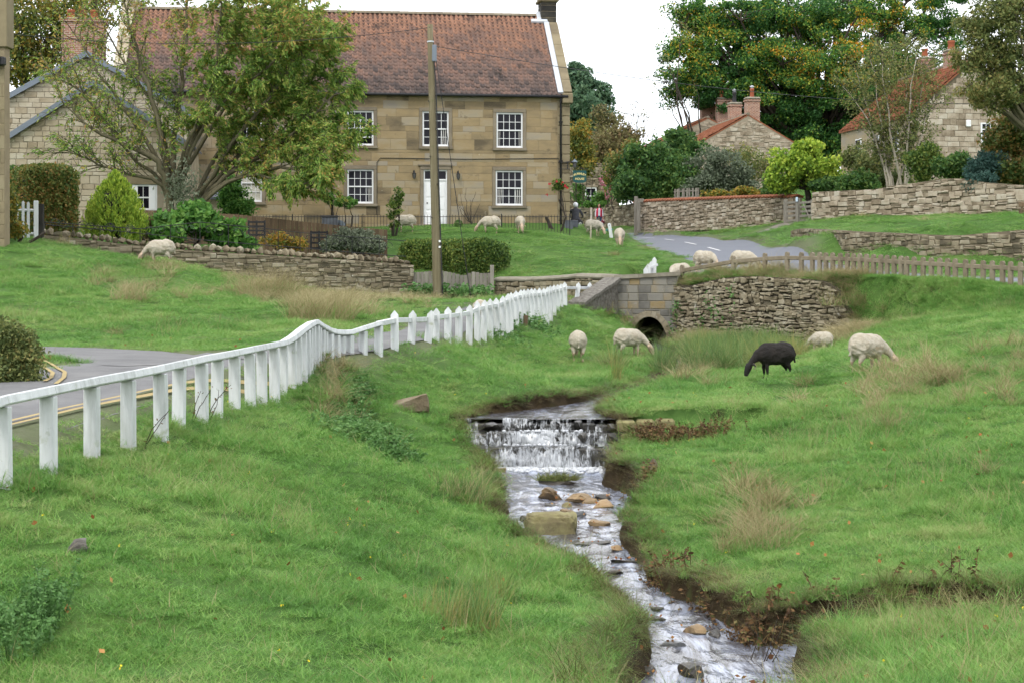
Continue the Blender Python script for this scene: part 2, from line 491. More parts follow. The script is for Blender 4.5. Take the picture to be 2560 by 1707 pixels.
# control points read off the photograph: column, row, distance in metres
LOW = [  # the near banks, the stream's valley, the lane and its verge
 (0,1700,10.5),(640,1700,11),(1200,1700,12.1),(1600,1690,13.2),(-600,1700,10),(0,1210,15.4),(300,1400,13.3),(-300,1300,13.5),(800,1400,15),(1100,1400,17.2),
 (1300,1385,19.3),(1440,1460,17.6),(1540,1540,15.7),(1620,1610,14.4),(700,1150,19.5),(1000,1200,21.5),(1150,1262,21.8),(1190,1210,24),(450,1250,16.8),(600,1500,13.4),(900,1560,13),(1150,1560,14),
 (128,1159,16),(225,1127,17.2),(318,1122,18),(397,1094,19),(450,1066,20),(548,1042,21.5),(620,1012,23.5),(682,980,25.6),(720,966,26.7),(760,925,28),(800,905,28.9),(873,895,30),(947,878,31),(990,860,31.8),
 (1068,860,34),(1120,845,36),(1170,838,38),(1220,825,40.5),(1258,810,43),(1290,785,46),(1330,772,49),(1390,758,53),(1412,752,55),(1443,748,56.5),(1473,744,57.6),
 (60,1140,16.4),(-150,1110,17),(490,1000,22.2),(300,950,24),(150,960,24),(300,880,30),(150,870,31),(-100,862,31),(600,935,26.6),(468,880,30.5),(370,1040,19.8),
 (850,880,30.6),(960,845,33.4),(1100,805,38.5),(1230,775,46),(1400,753,57),(1300,766,55),
 (300,800,38),(0,780,37),(100,832,34.5),(-250,780,36),(200,700,46),(0,700,43),(-300,700,42),(700,800,38),(600,720,50),(500,760,43),(900,770,50),(800,745,56),
 (110,603,53.6),(0,603,51),(-300,600,49),(300,640,55),(415,657,53),(600,692,57.6),(800,728,59.5),(1030,753,61.2),(1235,758,61.5),(1500,752,58),
 (1000,1000,28),(1150,905,38),(1300,930,40),(1250,1028,30),(1080,1035,29),(950,1015,28.6),(1000,1100,26.5),(880,1100,26.5),(1100,1120,26.8),(850,1000,27.3),(950,950,31),(1100,880,37),(1250,895,43),
 (1470,765,56),(1540,838,56),(1444,905,47),(1575,902,48),(1420,860,50),(1640,865,56.5),(1440,985,34),(1380,960,37),(1520,985,34),
 (1700,900,43),(1750,862,54),(1950,880,50),(2048,892,46),(1925,947,36),(2188,930,33),(1560,1030,30.3),(1660,1035,30.5),(1600,1115,28.2),(1660,1112,27.7),(1720,1085,28.2),(1600,1047,29.6),(1545,1190,25),(1700,1010,32),(1800,960,36),
 (2100,1000,30),(2000,1060,27.6),(2300,1100,24.5),(1900,1200,22.6),(2100,1300,19.5),(1760,1140,25),(1640,1230,23.6),(1640,1340,20.8),(1720,1440,18.6),(1850,1400,18.6),(2000,1420,17.6),(1900,1520,16.6),(2150,1480,16.4),(2350,1400,17.2),(2560,1330,18),(2450,1230,20.5),
 (2560,1000,26),(2800,1100,22),(2400,980,29),(2700,850,32),(2560,850,35.5),(2350,840,40),(2250,900,35),(2160,830,46),(2060,850,49),
 (2400,1640,12.3),(2560,1600,12.4),(2400,1538,14.3),(2560,1466,14.9),(2285,1605,14.0),(2150,1690,13.3),(2060,1730,12.8),(2100,1720,11.2),(2300,1700,11.2),(2560,1700,10.6),(2800,1440,14.6),
]
HIGH = [  # the green before the house, the road, the gardens and all beyond
 (1100,690,62.6),(1260,692,63),(1500,690,60),(1640,690,59.5),(1100,640,67),(1300,642,67),(1500,640,66.5),(1200,580,73.5),(1000,580,73),(1380,582,75),(1547,622,72),(1480,600,78),(1620,627,71),(1680,657,64),(1780,672,61.5),
 (1953,670,60),(1879,653,65.5),(1815,632,71),(1754,615,77),(1697,602,83),(1653,596,90),(1560,592,97),(1400,586,104),(2150,688,56.5),(2400,700,53),(2700,706,49.5),
 (2150,700,53.6),(2400,712,50.3),(2010,645,66),(1920,614,75),(1850,600,84),(2150,672,60),(2400,686,56.5),(2600,690,54),
 (1700,688,58.6),(1830,688,56.6),(1960,680,55),(2160,690,52),(2330,702,49.8),(2560,716,47.2),(2900,740,43),
 (1985,606,75.2),(2100,641,66),(2300,655,61.3),(2560,665,58),(1992,578,76.6),(2105,580,67),(2300,590,62.3),(2560,592,59),(2900,590,56),
 (2030,553,81),(2330,540,76),(2560,530,72.5),(2100,560,75),(2450,555,67),(1640,578,98),(1800,570,95),(1900,561,90),(1970,556,86),
 (1750,512,104),(2000,495,97),(2300,480,88),(2560,478,84),(1500,575,112),(1590,572,102),(1400,565,125),
 (1423,562,79.5),(1000,564,79),(700,566,78),(300,572,77),(1280,575,76),
 (200,592,57.5),(350,610,58.5),(600,640,60.5),(900,672,63.5),(1000,680,64),(500,610,66),(800,610,70),(100,585,62),(200,580,70),(-300,580,60),
]
HXYZ = [(-60,90,3.4),(-20,95,3.0),(-60,60,1.5),(60,90,5.2),(50,55,1.3),(-100,220,9),(0,220,8),(110,200,16),(0,420,15),(-240,420,18),(240,420,24),(0,900,22),(-400,900,25),(400,900,30),(30,130,5.5),(-40,140,5),(12,140,4.6)]
LXYZ = [(-40,10,-1.2),(-12,3,-1.9),(0,3,-2.4),(12,3,-2.3),(40,10,-0.5),(0,-30,-2),(-40,-30,-1),(40,-30,-1),(30,30,0.2),(-30,30,-0.6)]
def _xyz(L):
    return [tuple(H(*p)) for p in L]
low_pts = np.array(_xyz(LOW) + LXYZ)
high_pts = np.array(_xyz(HIGH) + HXYZ)

class TPS:
    def __init__(s, P, lam):
        s.c = P[:, :2] / 20.0
        n = len(P)
        K = s.k(s.c[:, None, :] - s.c[None, :, :]) + lam * np.eye(n)
        A = np.zeros((n + 3, n + 3))
        A[:n, :n] = K
        A[:n, n] = A[n, :n] = 1
        A[:n, n + 1:] = s.c
        A[n + 1:, :n] = s.c.T
        s.w = np.linalg.solve(A, np.concatenate([P[:, 2], [0, 0, 0]]))
    @staticmethod
    def k(d):
        r2 = (d ** 2).sum(-1)
        return 0.5 * r2 * np.log(r2 + 1e-12)
    def __call__(s, x, y):
        q = np.stack([x, y], -1) / 20.0
        out = np.empty(len(q))
        for i in range(0, len(q), 8000):
            b = q[i:i + 8000]
            out[i:i + 8000] = s.k(b[:, None, :] - s.c[None]) @ s.w[:-3] + s.w[-3] + b @ s.w[-2:]
        return out
tps_low, tps_high = TPS(low_pts, 0.006), TPS(high_pts, 0.003)

def wxy(L):
    return np.array([((px - CX) * Y / F, Y) for px, Y in L])
# where the high ground stops: garden wall, wall by the path, bridge, retaining wall, then the open bank
EDGE = wxy([(-900,47),(110,54.0),(1030,62.0),(1240,62.4),(1530,58.4),(1690,57.8),(1830,55.9),(1960,54.1),(2160,50.7),(2330,47.3),(2560,44.2),(3200,38.5)])
EDGE_W = np.array([.3,.3,.3,.3,.3,.3,.3,.3,.6,1.6,2.2,3.0])
def poly_dist(x, y, P, vals=None):
    """distance to a polyline, the side of it (+ beyond) and values carried along it"""
    best = np.full(len(x), 1e9)
    side = np.zeros(len(x))
    out = np.zeros((len(x), 0 if vals is None else vals.shape[1]))
    for i in range(len(P) - 1):
        a, d = P[i], P[i + 1] - P[i]
        L2 = (d ** 2).sum()
        t = np.clip(((x - a[0]) * d[0] + (y - a[1]) * d[1]) / L2, 0, 1)
        dx, dy = x - a[0] - t * d[0], y - a[1] - t * d[1]
        r = np.hypot(dx, dy)
        m = r < best
        best = np.where(m, r, best)
        side = np.where(m, np.sign(d[0] * (y - a[1]) - d[1] * (x - a[0])), side)
        if vals is not None:
            v = vals[i][None] * (1 - t)[:, None] + vals[i + 1][None] * t[:, None]
            out[m] = v[m]
    return best, side, out

# ---- the stream: edges read off the photograph, laid on the water level
def wlev(Y):
    return -3.12 - (28.5 - Y) * 0.0235
def on_water(px, py):
    Y = 20.0
    for _ in range(30):
        Y = -wlev(Y) * F / (py - YH)
    return (px - CX) * Y / F, Y
ROWS = [(1168,1172,1548),(1190,1200,1520),(1212,1235,1505),(1235,1270,1565),(1252,1285,1600),(1282,1292,1595),(1310,1285,1562),(1335,1272,1545),(1360,1296,1560),(1385,1352,1580),
        (1410,1408,1606),(1440,1470,1620),(1465,1508,1645),(1490,1540,1685),(1520,1585,1758),(1550,1618,1802),(1580,1645,1848),(1612,1662,1895),(1645,1666,1945),(1685,1655,1990),(1730,1630,2010),(1820,1600,2015),(1950,1560,2000)]
DL = np.array([on_water(xl, y) for y, xl, xr in ROWS])
DR = np.array([on_water(xr, y) for y, xl, xr in ROWS])
DL[3:, 0] -= 0.14
WEIR_Y = 28.9
S_DOWN = (DL + DR) / 2
W_DOWN = np.abs(DR[:, 0] - DL[:, 0]) / 2
ARM = np.array([on_water(*p) for p in ((1930,1640),(2090,1624),(2230,1620),(2350,1650),(2480,1690),(2650,1730))])
W_ARM = np.array([0.42,0.38,0.30,0.20,0.17,0.16])
UP = np.concatenate([[[0.52, WEIR_Y + 0.12]], wxy([(1362,29.6),(1392,30.5),(1440,31.6),(1500,33.2),(1600,36.5),(1690,41),(1700,47),(1650,52),(1622,57),(1620,62)])])
W_UP = np.array([1.30,1.1,0.72,0.40,0.20,0.14,0.13,0.14,0.3,0.5,0.6])
def uplev(Y):
    return -2.375 + (Y - 29) * 0.006

# ---- lane, paths, main road: centre lines and half widths
LANE = wxy([(-1150,13.5),(-560,16.4),(-130,19.4),(130,22.2),(320,25.0),(490,27.5),(620,28.9)])
W_LANE = np.array([2.1,2.1,1.95,1.8,1.6,1.2,.8])
SIDE = wxy([(420,26.5),(250,29.0),(60,29.6),(-250,29.6),(-800,28)])
W_SIDE = np.array([0.7,1.7,1.7,1.6,1.6])
PATH = np.concatenate([wxy([(560,27.8),(700,29.4)]), wxy([(850,30.9),(975,33.4),(1100,38.8),(1225,46.5),(1340,56)])])
W_PATH = np.array([0.9,.65,.6,.6,.6,.6,.6])
ROAD = wxy([(3000,46.5),(2700,49.5),(2400,53.2),(2150,56.7),(1953,60.4),(1879,65.5),(1815,71),(1754,77),(1697,83),(1640,90),(1560,97),(1440,102.5),(1280,106.5)])
W_ROAD = np.full(len(ROAD), 2.45)
SPUR = wxy([(1835,60.5),(1760,60.2),(1700,59.2),(1640,58.9)])
W_SPUR = np.array([.85,.7,.6,.5])
RPATH = wxy([(1850,83),(1925,84.5),(1975,86)])
W_RP = np.array([1.2,.9,.6])
WAYS = [(LANE, W_LANE), (SIDE, W_SIDE), (PATH, W_PATH), (ROAD, W_ROAD), (SPUR, W_SPUR), (RPATH, W_RP)]
def _line_z(P, n=4):
    """heights along a way, evened out so that it lies smooth"""
    z = np.where(P[:, 1] > 44, tps_high(P[:, 0], P[:, 1]), tps_low(P[:, 0], P[:, 1])) if P is ROAD else tps_low(P[:, 0], P[:, 1])
    for _ in range(n):
        z[1:-1] = .25 * z[:-2] + .5 * z[1:-1] + .25 * z[2:]
    return z
BEDS = [(P, np.stack([W, _line_z(P, k)], 1)) for P, W, k in ((LANE, W_LANE, 2), (SIDE, W_SIDE, 2), (PATH, W_PATH, 2), (ROAD, W_ROAD, 1))]
def way_dist(x, y):
    best = np.full(len(x), 1e9)
    for P, W in WAYS:
        d, _, v = poly_dist(x, y, P, W[:, None])
        best = np.minimum(best, d - v[:, 0])
    return best
def water_dist(x, y):
    """metres outside the water's edge, and that water's level"""
    dd, _, vd = poly_dist(x, y, S_DOWN, W_DOWN[:, None])
    dd = dd - vd[:, 0]
    dd = np.where(y > WEIR_Y + 0.35, 9.0, dd)
    da, _, va = poly_dist(x, y, ARM, W_ARM[:, None])
    da = da - va[:, 0]
    du, _, vu = poly_dist(x, y, UP, W_UP[:, None])
    du = np.where(y < WEIR_Y - 0.1, 9.0, du - vu[:, 0])
    d = np.minimum(np.minimum(dd, da), du)
    lev = np.where(du <= np.minimum(dd, da), uplev(y), wlev(y))
    return d, lev
def ground(x, y, fine=True):
    x, y = np.atleast_1d(np.asarray(x, float)), np.atleast_1d(np.asarray(y, float))
    d, side, w = poly_dist(x, y, EDGE, EDGE_W[:, None])
    s = d * side
    m = sm(0.0, 1.0, (s - 0.05) / w[:, 0])
    z = np.zeros(len(x))
    a = m < 1
    b = m > 0
    if a.any():
        z[a] += (1 - m[a]) * tps_low(x[a], y[a])
    if b.any():
        z[b] += m[b] * tps_high(x[b], y[b])
    for P, V in BEDS:
        d_, _, v = poly_dist(x, y, P, V)
        k_ = 1 - sm(v[:, 0] - .35, v[:, 0] + .3, d_)
        z = z * (1 - k_) + (v[:, 1]) * k_
    wd = way_dist(x, y)
    z += (0.16 * fbm(x, y, 0.55) * sm(0, 1.5, wd) + 0.07 * fbm(x + 7, y, 1.9) * sm(0, .6, wd)) * sm(8, 14, y)* (1 - 0.6 * sm(60, 90, y))
    wa, lev = water_dist(x, y)
    k = 1.0 + 0.9 * _n1(x * 1.7, y * 1.7)
    out = lev + 0.02 + np.maximum(wa, 0) * 3.4 * k + 0.08 * fbm(x, y, 2.6)
    near = wa < 3
    z = np.where(near & (wa >= 0), np.minimum(z, out), z)
    z = np.where(near & (wa >= 0), np.maximum(z, lev + 0.02 + 0.25 * np.minimum(wa, 0.7)), z)
    z = np.where(wa < 0, lev - 0.28 * sm(0, 0.35, -wa) - 0.02, z)
    return z
def gz(x, y):
    return float(ground([x], [y])[0])
def at(px, Y):
    """a spot on the ground: the column it shows in, and its distance"""
    x = (px - CX) * Y / F
    return Vector((x, Y, gz(x, Y)))

# ---- ground sheet
def build_ground():
    t = np.linspace(-1, 1, 331)
    ext = np.array([1.12, 1.3, 1.6, 2.2, 3.2, 5.0])
    t = np.concatenate([-ext[::-1], t, ext])
    Ys = [-60.0, -30, -15, -5, 0, 3, 5, 6.5, 7.5]
    y = 8.0
    while y < 140:
        Ys.append(y); y *= 1.0060 if 43 < y < 66 else 1.0112
    while y < 1600:
        Ys.append(y); y *= 1.09
    Ys = np.array(Ys)
    hw = 0.42 * np.abs(Ys) + 4
    X = hw[:, None] * t[None]
    Yg = np.repeat(Ys[:, None], len(t), 1)
    x, y = X.ravel(), Yg.ravel()
    z = ground(x, y)
    wd = way_dist(x, y)
    z = z - 0.03 * (1 - sm(-0.2, 0.02, wd))
    v = np.stack([x, y, z], 1)
    nr, nc = len(Ys), len(t)
    i = (np.arange(nr - 1)[:, None] * nc + np.arange(nc - 1)[None]).ravel()
    f = np.stack([i, i + 1, i + nc + 1, i + nc], 1)
    wa, lev = water_dist(x, y)
    damp = sm(0.42, 0.20, wa) * sm(-0.05, .03, z - lev)
    Z = z.reshape(nr, nc)
    gy = np.gradient(Z, axis=0) / np.gradient(Yg, axis=0)
    gx = np.gradient(Z, axis=1) / np.gradient(X, axis=1)
    steep = np.hypot(gx, gy).ravel()
    damp = np.maximum(damp, sm(.6, 1.05, steep) * (y < 34) * (wa < 2.2))
    bare = sm(0.9, 0.0, wd + 0.35 * fbm(x, y, 1.3))
    t_ = NT('meadow_turf')
    a = t_.math('MULTIPLY_ADD', t_.math('SUBTRACT', t_.noise(0.55, 7, 0.62), 0.5), 1.5, 0.45)
    a = t_.math('MULTIPLY_ADD', t_.math('SUBTRACT', t_.noise(7, 5, 0.7), 0.5), 0.9, a)
    c = t_.ramp(t_.math('MAXIMUM', t_.math('MINIMUM', a, 1.0), 0.0), [(0.036, 0.072, 0.017), (0.058, 0.118, 0.027), (0.082, 0.15, 0.036), (0.15, 0.17, 0.06)])
    at1 = t_.n('ShaderNodeAttribute', attribute_name='damp')
    soil = t_.ramp(t_.noise(9, 6, 0.75), [(0.012, 0.009, 0.005), (0.035, 0.025, 0.013), (0.075, 0.055, 0.026)])
    c = t_.mixc(at1.outputs['Fac'], c, soil)
    at2 = t_.n('ShaderNodeAttribute', attribute_name='bare')
    grit = t_.ramp(t_.noise(9, 6, 0.7), [(0.07, 0.075, 0.04), (0.15, 0.135, 0.10), (0.22, 0.20, 0.165)])
    c = t_.mixc(t_.math('MULTIPLY', at2.outputs['Fac'], 0.6), c, grit)
    b = t_.n('ShaderNodeBsdfPrincipled')
    b.inputs['Roughness'].default_value = 0.95
    b.inputs['Specular IOR Level'].default_value = 0.1
    t_.l(c, b.inputs['Base Color'])
    bm = t_.n('ShaderNodeBump')
    bm.inputs['Strength'].default_value = 0.6
    bm.inputs['Distance'].default_value = 0.05
    t_.l(t_.noise(14, 6, 0.7), bm.inputs['Height'])
    t_.l(bm.outputs['Normal'], b.inputs['Normal'])
    t_.l(b.outputs[0], t_.out.inputs['Surface'])
    o = obj('ground', np_mesh('ground', v, f, t_.mat, True, {'damp': damp, 'bare': bare}))
    o['kind'] = 'structure'
    return o
ground_o = build_ground()

def ribbon(name, P, W, mat, lift, step=0.4, nx=7, off=0.0, parent=None, wiggle=0.0):
    """a strip draped on the ground along a centre line"""
    seg = np.hypot(*(P[1:] - P[:-1]).T)
    cum = np.concatenate([[0], np.cumsum(seg)])
    n = max(3, int(cum[-1] / step))
    q = np.linspace(0, cum[-1], n)
    # smooth the line a little
    cx, cy = np.interp(q, cum, P[:, 0]), np.interp(q, cum, P[:, 1])
    k = max(1, int(2.0 / step))
    ker = np.ones(2 * k + 1) / (2 * k + 1)
    pad = lambda a: np.concatenate([2 * a[0] - a[1:k + 1][::-1], a, 2 * a[-1] - a[-k - 1:-1][::-1]])
    if n > 2 * k + 2:
        cx, cy = np.convolve(pad(cx), ker, 'valid'), np.convolve(pad(cy), ker, 'valid')
    w = np.interp(q, cum, W)
    tx, ty = np.gradient(cx), np.gradient(cy)
    L = np.hypot(tx, ty)
    nxv, nyv = ty / L, -tx / L
    u = np.linspace(-1, 1, nx)
    ww = w[:, None] * u[None] + off
    if wiggle:
        ww = ww + wiggle * fbm(np.repeat(q[:, None], nx, 1) , u[None] * 3 + 11, 0.9) * np.abs(u[None])
    X = cx[:, None] + nxv[:, None] * ww
    Y = cy[:, None] + nyv[:, None] * ww
    z = ground(X.ravel(), Y.ravel()) + lift
    v = np.stack([X.ravel(), Y.ravel(), z], 1)
    i = (np.arange(n - 1)[:, None] * nx + np.arange(nx - 1)[None]).ravel()
    f = np.stack([i, i + 1, i + nx + 1, i + nx], 1)
    return obj(name, np_mesh(name, v, f, mat, True), parent)

lane = ribbon('lane', LANE, W_LANE, M['asphalt'], 0.0, wiggle=0.12); lane['kind'] = 'structure'
side = ribbon('lane_junction', SIDE, W_SIDE, M['asphalt'], 0.006, wiggle=0.3); side['kind'] = 'structure'
path = ribbon('footpath', PATH, W_PATH, M['asphalt'], 0.012, wiggle=0.1); path['kind'] = 'structure'
road = ribbon('road', ROAD, W_ROAD, M['asphalt2'], 0.0, nx=9); road['kind'] = 'structure'
spur = ribbon('footpath', SPUR, W_SPUR, M['gravel'], 0.008, wiggle=0.1); spur['kind'] = 'structure'
rp = ribbon('footpath', RPATH, W_RP, M['gravel'], 0.006, wiggle=0.1); rp['kind'] = 'structure'
# painted lines
for o_ in (-1.62, -1.80):
    k = 4
    ribbon('yellow_line', LANE[:6], np.full(6, 0.035), M['yellow'], 0.014, nx=2, off=-o_ * 0.93, parent=lane)
def arc_line(pts, w):
    return ribbon('yellow_line', wxy(pts), np.full(len(pts), w), M['yellow'], 0.02, step=0.2, nx=2, parent=side)
arc_line([(112,22.9),(128,23.6),(132,24.6),(118,25.4),(96,26.0)], 0.03)
arc_line([(140,22.4),(160,23.6),(162,24.8),(140,25.8),(104,26.5)], 0.03)
def road_along(d0, d1, off, w, name):
    seg = np.hypot(*(ROAD[1:] - ROAD[:-1]).T)
    cum = np.concatenate([[0], np.cumsum(seg)])
    q = np.linspace(d0, d1, 5)
    P = np.stack([np.interp(q, cum, ROAD[:, 0]), np.interp(q, cum, ROAD[:, 1])], 1)
    return ribbon(name, P, np.full(5, w), M['roadwhite'], 0.016, step=0.6, nx=2, off=off, parent=road)
_seg = np.hypot(*(ROAD[1:] - ROAD[:-1]).T)
_cum = np.concatenate([[0], np.cumsum(_seg)])
for d0 in np.arange(_cum[4] - 24.0, _cum[10], 6.0):
    road_along(d0, d0 + 2.9, 0.0, 0.06, 'centre_line')

# ---- water
def water_mat():
    t = NT('stream_water')
    b = t.n('ShaderNodeBsdfPrincipled')
    b.inputs['Roughness'].default_value = 0.16
    b.inputs['IOR'].default_value = 1.6
    b.inputs['Specular IOR Level'].default_value = 1.0
    at = t.n('ShaderNodeAttribute', attribute_name='pale_water')
    foam_sheen = t.math('MULTIPLY_ADD', t.noise(3.4, 6, 0.66, (1.0, 0.26, 1), 0.9), 2.0, -0.98)  # streaks of sky reflection painted into the water's colour
    foam_sheen = t.math('ADD', foam_sheen, at.outputs['Fac'])
    foam_sheen = t.math('MULTIPLY', foam_sheen, 1.45, clamp=True)
    c = t.mixc(foam_sheen, (0.07, 0.068, 0.075), (0.47, 0.525, 0.66))  # pale end stands for reflected sky, and for foam near the weir
    t.l(c, b.inputs['Base Color'])
    n1 = t.noise(3.0, 4, 0.55, (1.0, 0.35, 1), 0.8)
    n2 = t.noise(9, 3, 0.55, (1.0, 0.4, 1), 0.4)
    hgt = t.math('MULTIPLY_ADD', n2, 0.35, n1)
    bm = t.n('ShaderNodeBump')
    bm.inputs['Strength'].default_value = 1.0
    bm.inputs['Distance'].default_value = 0.05
    t.l(hgt, bm.inputs['Height'])
    t.l(bm.outputs['Normal'], b.inputs['Normal'])
    t.l(b.outputs[0], t.out.inputs['Surface'])
    return t.mat
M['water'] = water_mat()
def water_strip(P, W, lev, name, extra=0.25, step=0.07, nx=40, pale_water=None, amp=0.018):
    seg = np.hypot(*(P[1:] - P[:-1]).T)
    cum = np.concatenate([[0], np.cumsum(seg)])
    n = int(cum[-1] / step)
    q = np.linspace(0, cum[-1], n)
    cx, cy, w = np.interp(q, cum, P[:, 0]), np.interp(q, cum, P[:, 1]), np.interp(q, cum, W) + extra
    tx, ty = np.gradient(cx), np.gradient(cy)
    L = np.hypot(tx, ty)
    # rows across stay level with x so that bends do not fold
    u = np.linspace(-1, 1, nx)
    X = cx[:, None] + w[:, None] * u[None] * np.where(np.abs(ty / L) > 0.45, 1.0, 0.0)[:, None] + (ty / L * w)[:, None] * u[None] * np.where(np.abs(ty / L) > 0.45, 0.0, 1.0)[:, None]
    Y = cy[:, None] - (tx / L * w)[:, None] * u[None] * np.where(np.abs(ty / L) > 0.45, 0.0, 1.0)[:, None]
    z = lev(Y) + amp * fbm(X * 1.0, Y * 0.6, 3.2) + amp * 0.6 * fbm(X + 3, Y, 8)
    v = np.stack([X.ravel(), Y.ravel(), z.ravel()], 1)
    i = (np.arange(n - 1)[:, None] * nx + np.arange(nx - 1)[None]).ravel()
    f = np.stack([i, i + 1, i + nx + 1, i + nx], 1)
    foam_sheen = np.zeros(len(v)) if pale_water is None else pale_water(v[:, 0], v[:, 1])
    return np_mesh(name, v, f, M['water'], True, {'pale_water': foam_sheen})
stream = obj('stream', water_strip(S_DOWN, W_DOWN, wlev, 'stream', pale_water=lambda x, y: 0.8 * sm(WEIR_Y - 1.5, WEIR_Y - 0.5, y) + 0.16, amp=0.03))  # foam near the weir; the constant lifts the painted sky reflection
stream['kind'] = 'structure'
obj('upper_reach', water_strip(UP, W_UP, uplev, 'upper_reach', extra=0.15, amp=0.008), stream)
obj('side_arm', water_strip(ARM, W_ARM, wlev, 'side_arm', extra=0.2, nx=12, pale_water=lambda x, y: 0.12 + 0 * x, amp=0.02), stream)  # no foam here, only an even lift of the painted reflection
# ================================================================ masonry and buildings
class Frame:
    """a wall's own axes: x along it from A to B, y into it (away from the viewer), z up"""
    def __init__(s, A, B, z=None):
        s.A = Vector(A)
        if z is not None:
            s.A.z = z
        u = Vector((B[0] - A[0], B[1] - A[1], 0))
        s.L = u.length
        s.u = u.normalized()
        s.n = Vector((-s.u.y, s.u.x, 0))
        s.mw = Matrix(((s.u.x, s.n.x, 0, s.A.x), (s.u.y, s.n.y, 0, s.A.y), (0, 0, 1, s.A.z), (0, 0, 0, 1)))
    def px(s, px, py, dep=0.0):
        """where the sight line of a pixel meets the wall's face: (x, z) on the wall"""
        d = Vector(((px - CX) / F, 1, (YH - py) / F))
        A = s.A + s.n * dep
        t = A.dot(s.n) / d.dot(s.n)
        P = d * t
        return (P - A).dot(s.u), P.z - s.A.z
    def world(s, x, y, z):
        return s.mw @ Vector((x, y, z))

def block_mesh(name, x0, x1, z0, z1, d, c, j, mat, rnd, back=0.04):
    jx = lambda: rnd.uniform(-j, j)
    c = min(c, (x1 - x0) * 0.3, (z1 - z0) * 0.3)
    o = [(x0 + jx() , z0 + jx()), (x1 + jx(), z0 + jx()), (x1 + jx(), z1 + jx()), (x0 + jx(), z1 + jx())]
    dd = d + rnd.uniform(-0.3, 0.5) * j
    ic = [(x0 + c + jx(), z0 + c + jx()), (x1 - c + jx(), z0 + c + jx()), (x1 - c + jx(), z1 - c + jx()), (x0 + c + jx(), z1 - c + jx())]
    v = [(x, -dd + (jx() * 0.5 if j else 0), z) for x, z in ic] + [(x, -dd + c * 0.8, z) for x, z in o] + [(x, back, z) for x, z in o]
    f = [(0, 1, 2, 3)]
    for i in range(4):
        k = (i + 1) % 4
        f.append((4 + i, 4 + k, k, i))
        f.append((8 + i, 8 + k, 4 + k, 4 + i))
    return v, f

def courses(parent, name, x0, x1, zb, zt, hs, ls, mat, d=0.03, c=0.012, j=0.0, gap=0.012, holes=(), seed=0, cap=295, xs=None, field_mat=None, y0=0.0, mats=None, wild=0.0):
    """lays blocks one by one on a wall face: each its own child object; past CAP the smallest are joined into one"""
    rnd = random.Random(seed)
    zmin = min(zb(x0 + (x1 - x0) * k / 20) for k in range(21))
    zmax = max(zt(x0 + (x1 - x0) * k / 20) for k in range(21))
    zs = [zmin]
    while zs[-1] < zmax:
        zs.append(zs[-1] + rnd.uniform(*hs))
    for h in holes:
        for hz in (h[2], h[3]):
            if zmin < hz < zmax:
                k = min(range(1, len(zs)), key=lambda q: abs(zs[q] - hz))
                zs[k] = hz
    zs = sorted(zs)
    rects = []
    for a, b in zip(zs[:-1], zs[1:]):
        if b - a < 0.03:
            continue
        zc = (a + b) / 2
        x = x0 - rnd.uniform(0, ls[0])
        cuts = []
        while x < x1:
            w = rnd.uniform(*ls)
            cuts.append((max(x, x0), min(x + w, x1)))
            x += w
        act = [h for h in holes if h[2] < zc < h[3]]
        for (p, q) in cuts:
            parts = [(p, q)]
            for h in act:
                nw = []
                for (p_, q_) in parts:
                    if h[1] <= p_ or h[0] >= q_:
                        nw.append((p_, q_))
                    else:
                        if h[0] > p_:
                            nw.append((p_, h[0]))
                        if h[1] < q_:
                            nw.append((h[1], q_))
                parts = nw
            for (p_, q_) in parts:
                if q_ - p_ < 0.05:
                    continue
                m = (p_ + q_) / 2
                top = min(b, zt(p_ + 0.02), zt(q_ - 0.02), zt(m))
                bot = max(a, zb(m))
                if top - bot < 0.035:
                    continue
                if wild:
                    dz = wild * .5 * math.sin(m * 2.1 + a * 7) + wild * .35 * math.sin(m * 5.3 + seed)
                    if bot > zb(m) + .01 and top < zt(m) - .05:
                        bot, top = bot + dz, top + dz
                    r_ = rnd.random()
                    if r_ < .30 and top - bot > .11:
                        zm = bot + (top - bot) * rnd.uniform(.35, .65)
                        rects.append((p_ + gap / 2, q_ - gap / 2, bot + gap / 2, zm - gap / 2))
                        bot = zm
                    elif r_ < .42 and q_ - p_ > .3:
                        xm_ = p_ + (q_ - p_) * rnd.uniform(.35, .65)
                        rects.append((p_ + gap / 2, xm_ - gap / 2, bot + gap / 2, top - gap / 2 - rnd.uniform(0, .03)))
                        p_ = xm_
                    elif r_ < .55:
                        top = top - rnd.uniform(.0, .05)
                rects.append((p_ + gap / 2, q_ - gap / 2, bot + gap / 2, top - gap / 2))
    rects.sort(key=lambda r: -(r[1] - r[0]) * (r[3] - r[2]))
    bv, bf = [], []
    for i, r in enumerate(rects):
        if r[1] - r[0] < 0.03 or r[3] - r[2] < 0.02:
            continue
        v, f = block_mesh(name, *r, d + (rnd.uniform(-.03, .035) if wild else 0), c, j, mat, rnd)
        if y0:
            v = [(p[0], p[1] + y0, p[2]) for p in v]
        if i < cap:
            me = bpy.data.meshes.new(name)
            me.from_pydata(v, [], f)
            me.materials.append(mat if mats is None else mats(r, rnd))
            obj(name, me, parent)
        else:
            k = len(bv)
            bv += v
            bf += [tuple(q + k for q in g) for g in f]
    if bv:
        me = bpy.data.meshes.new(name)
        me.from_pydata(bv, [], bf)
        me.materials.append(field_mat or mat)
        o = obj(name + '_rest', me, parent)
        o['kind'] = 'stuff'
    return len(rects)

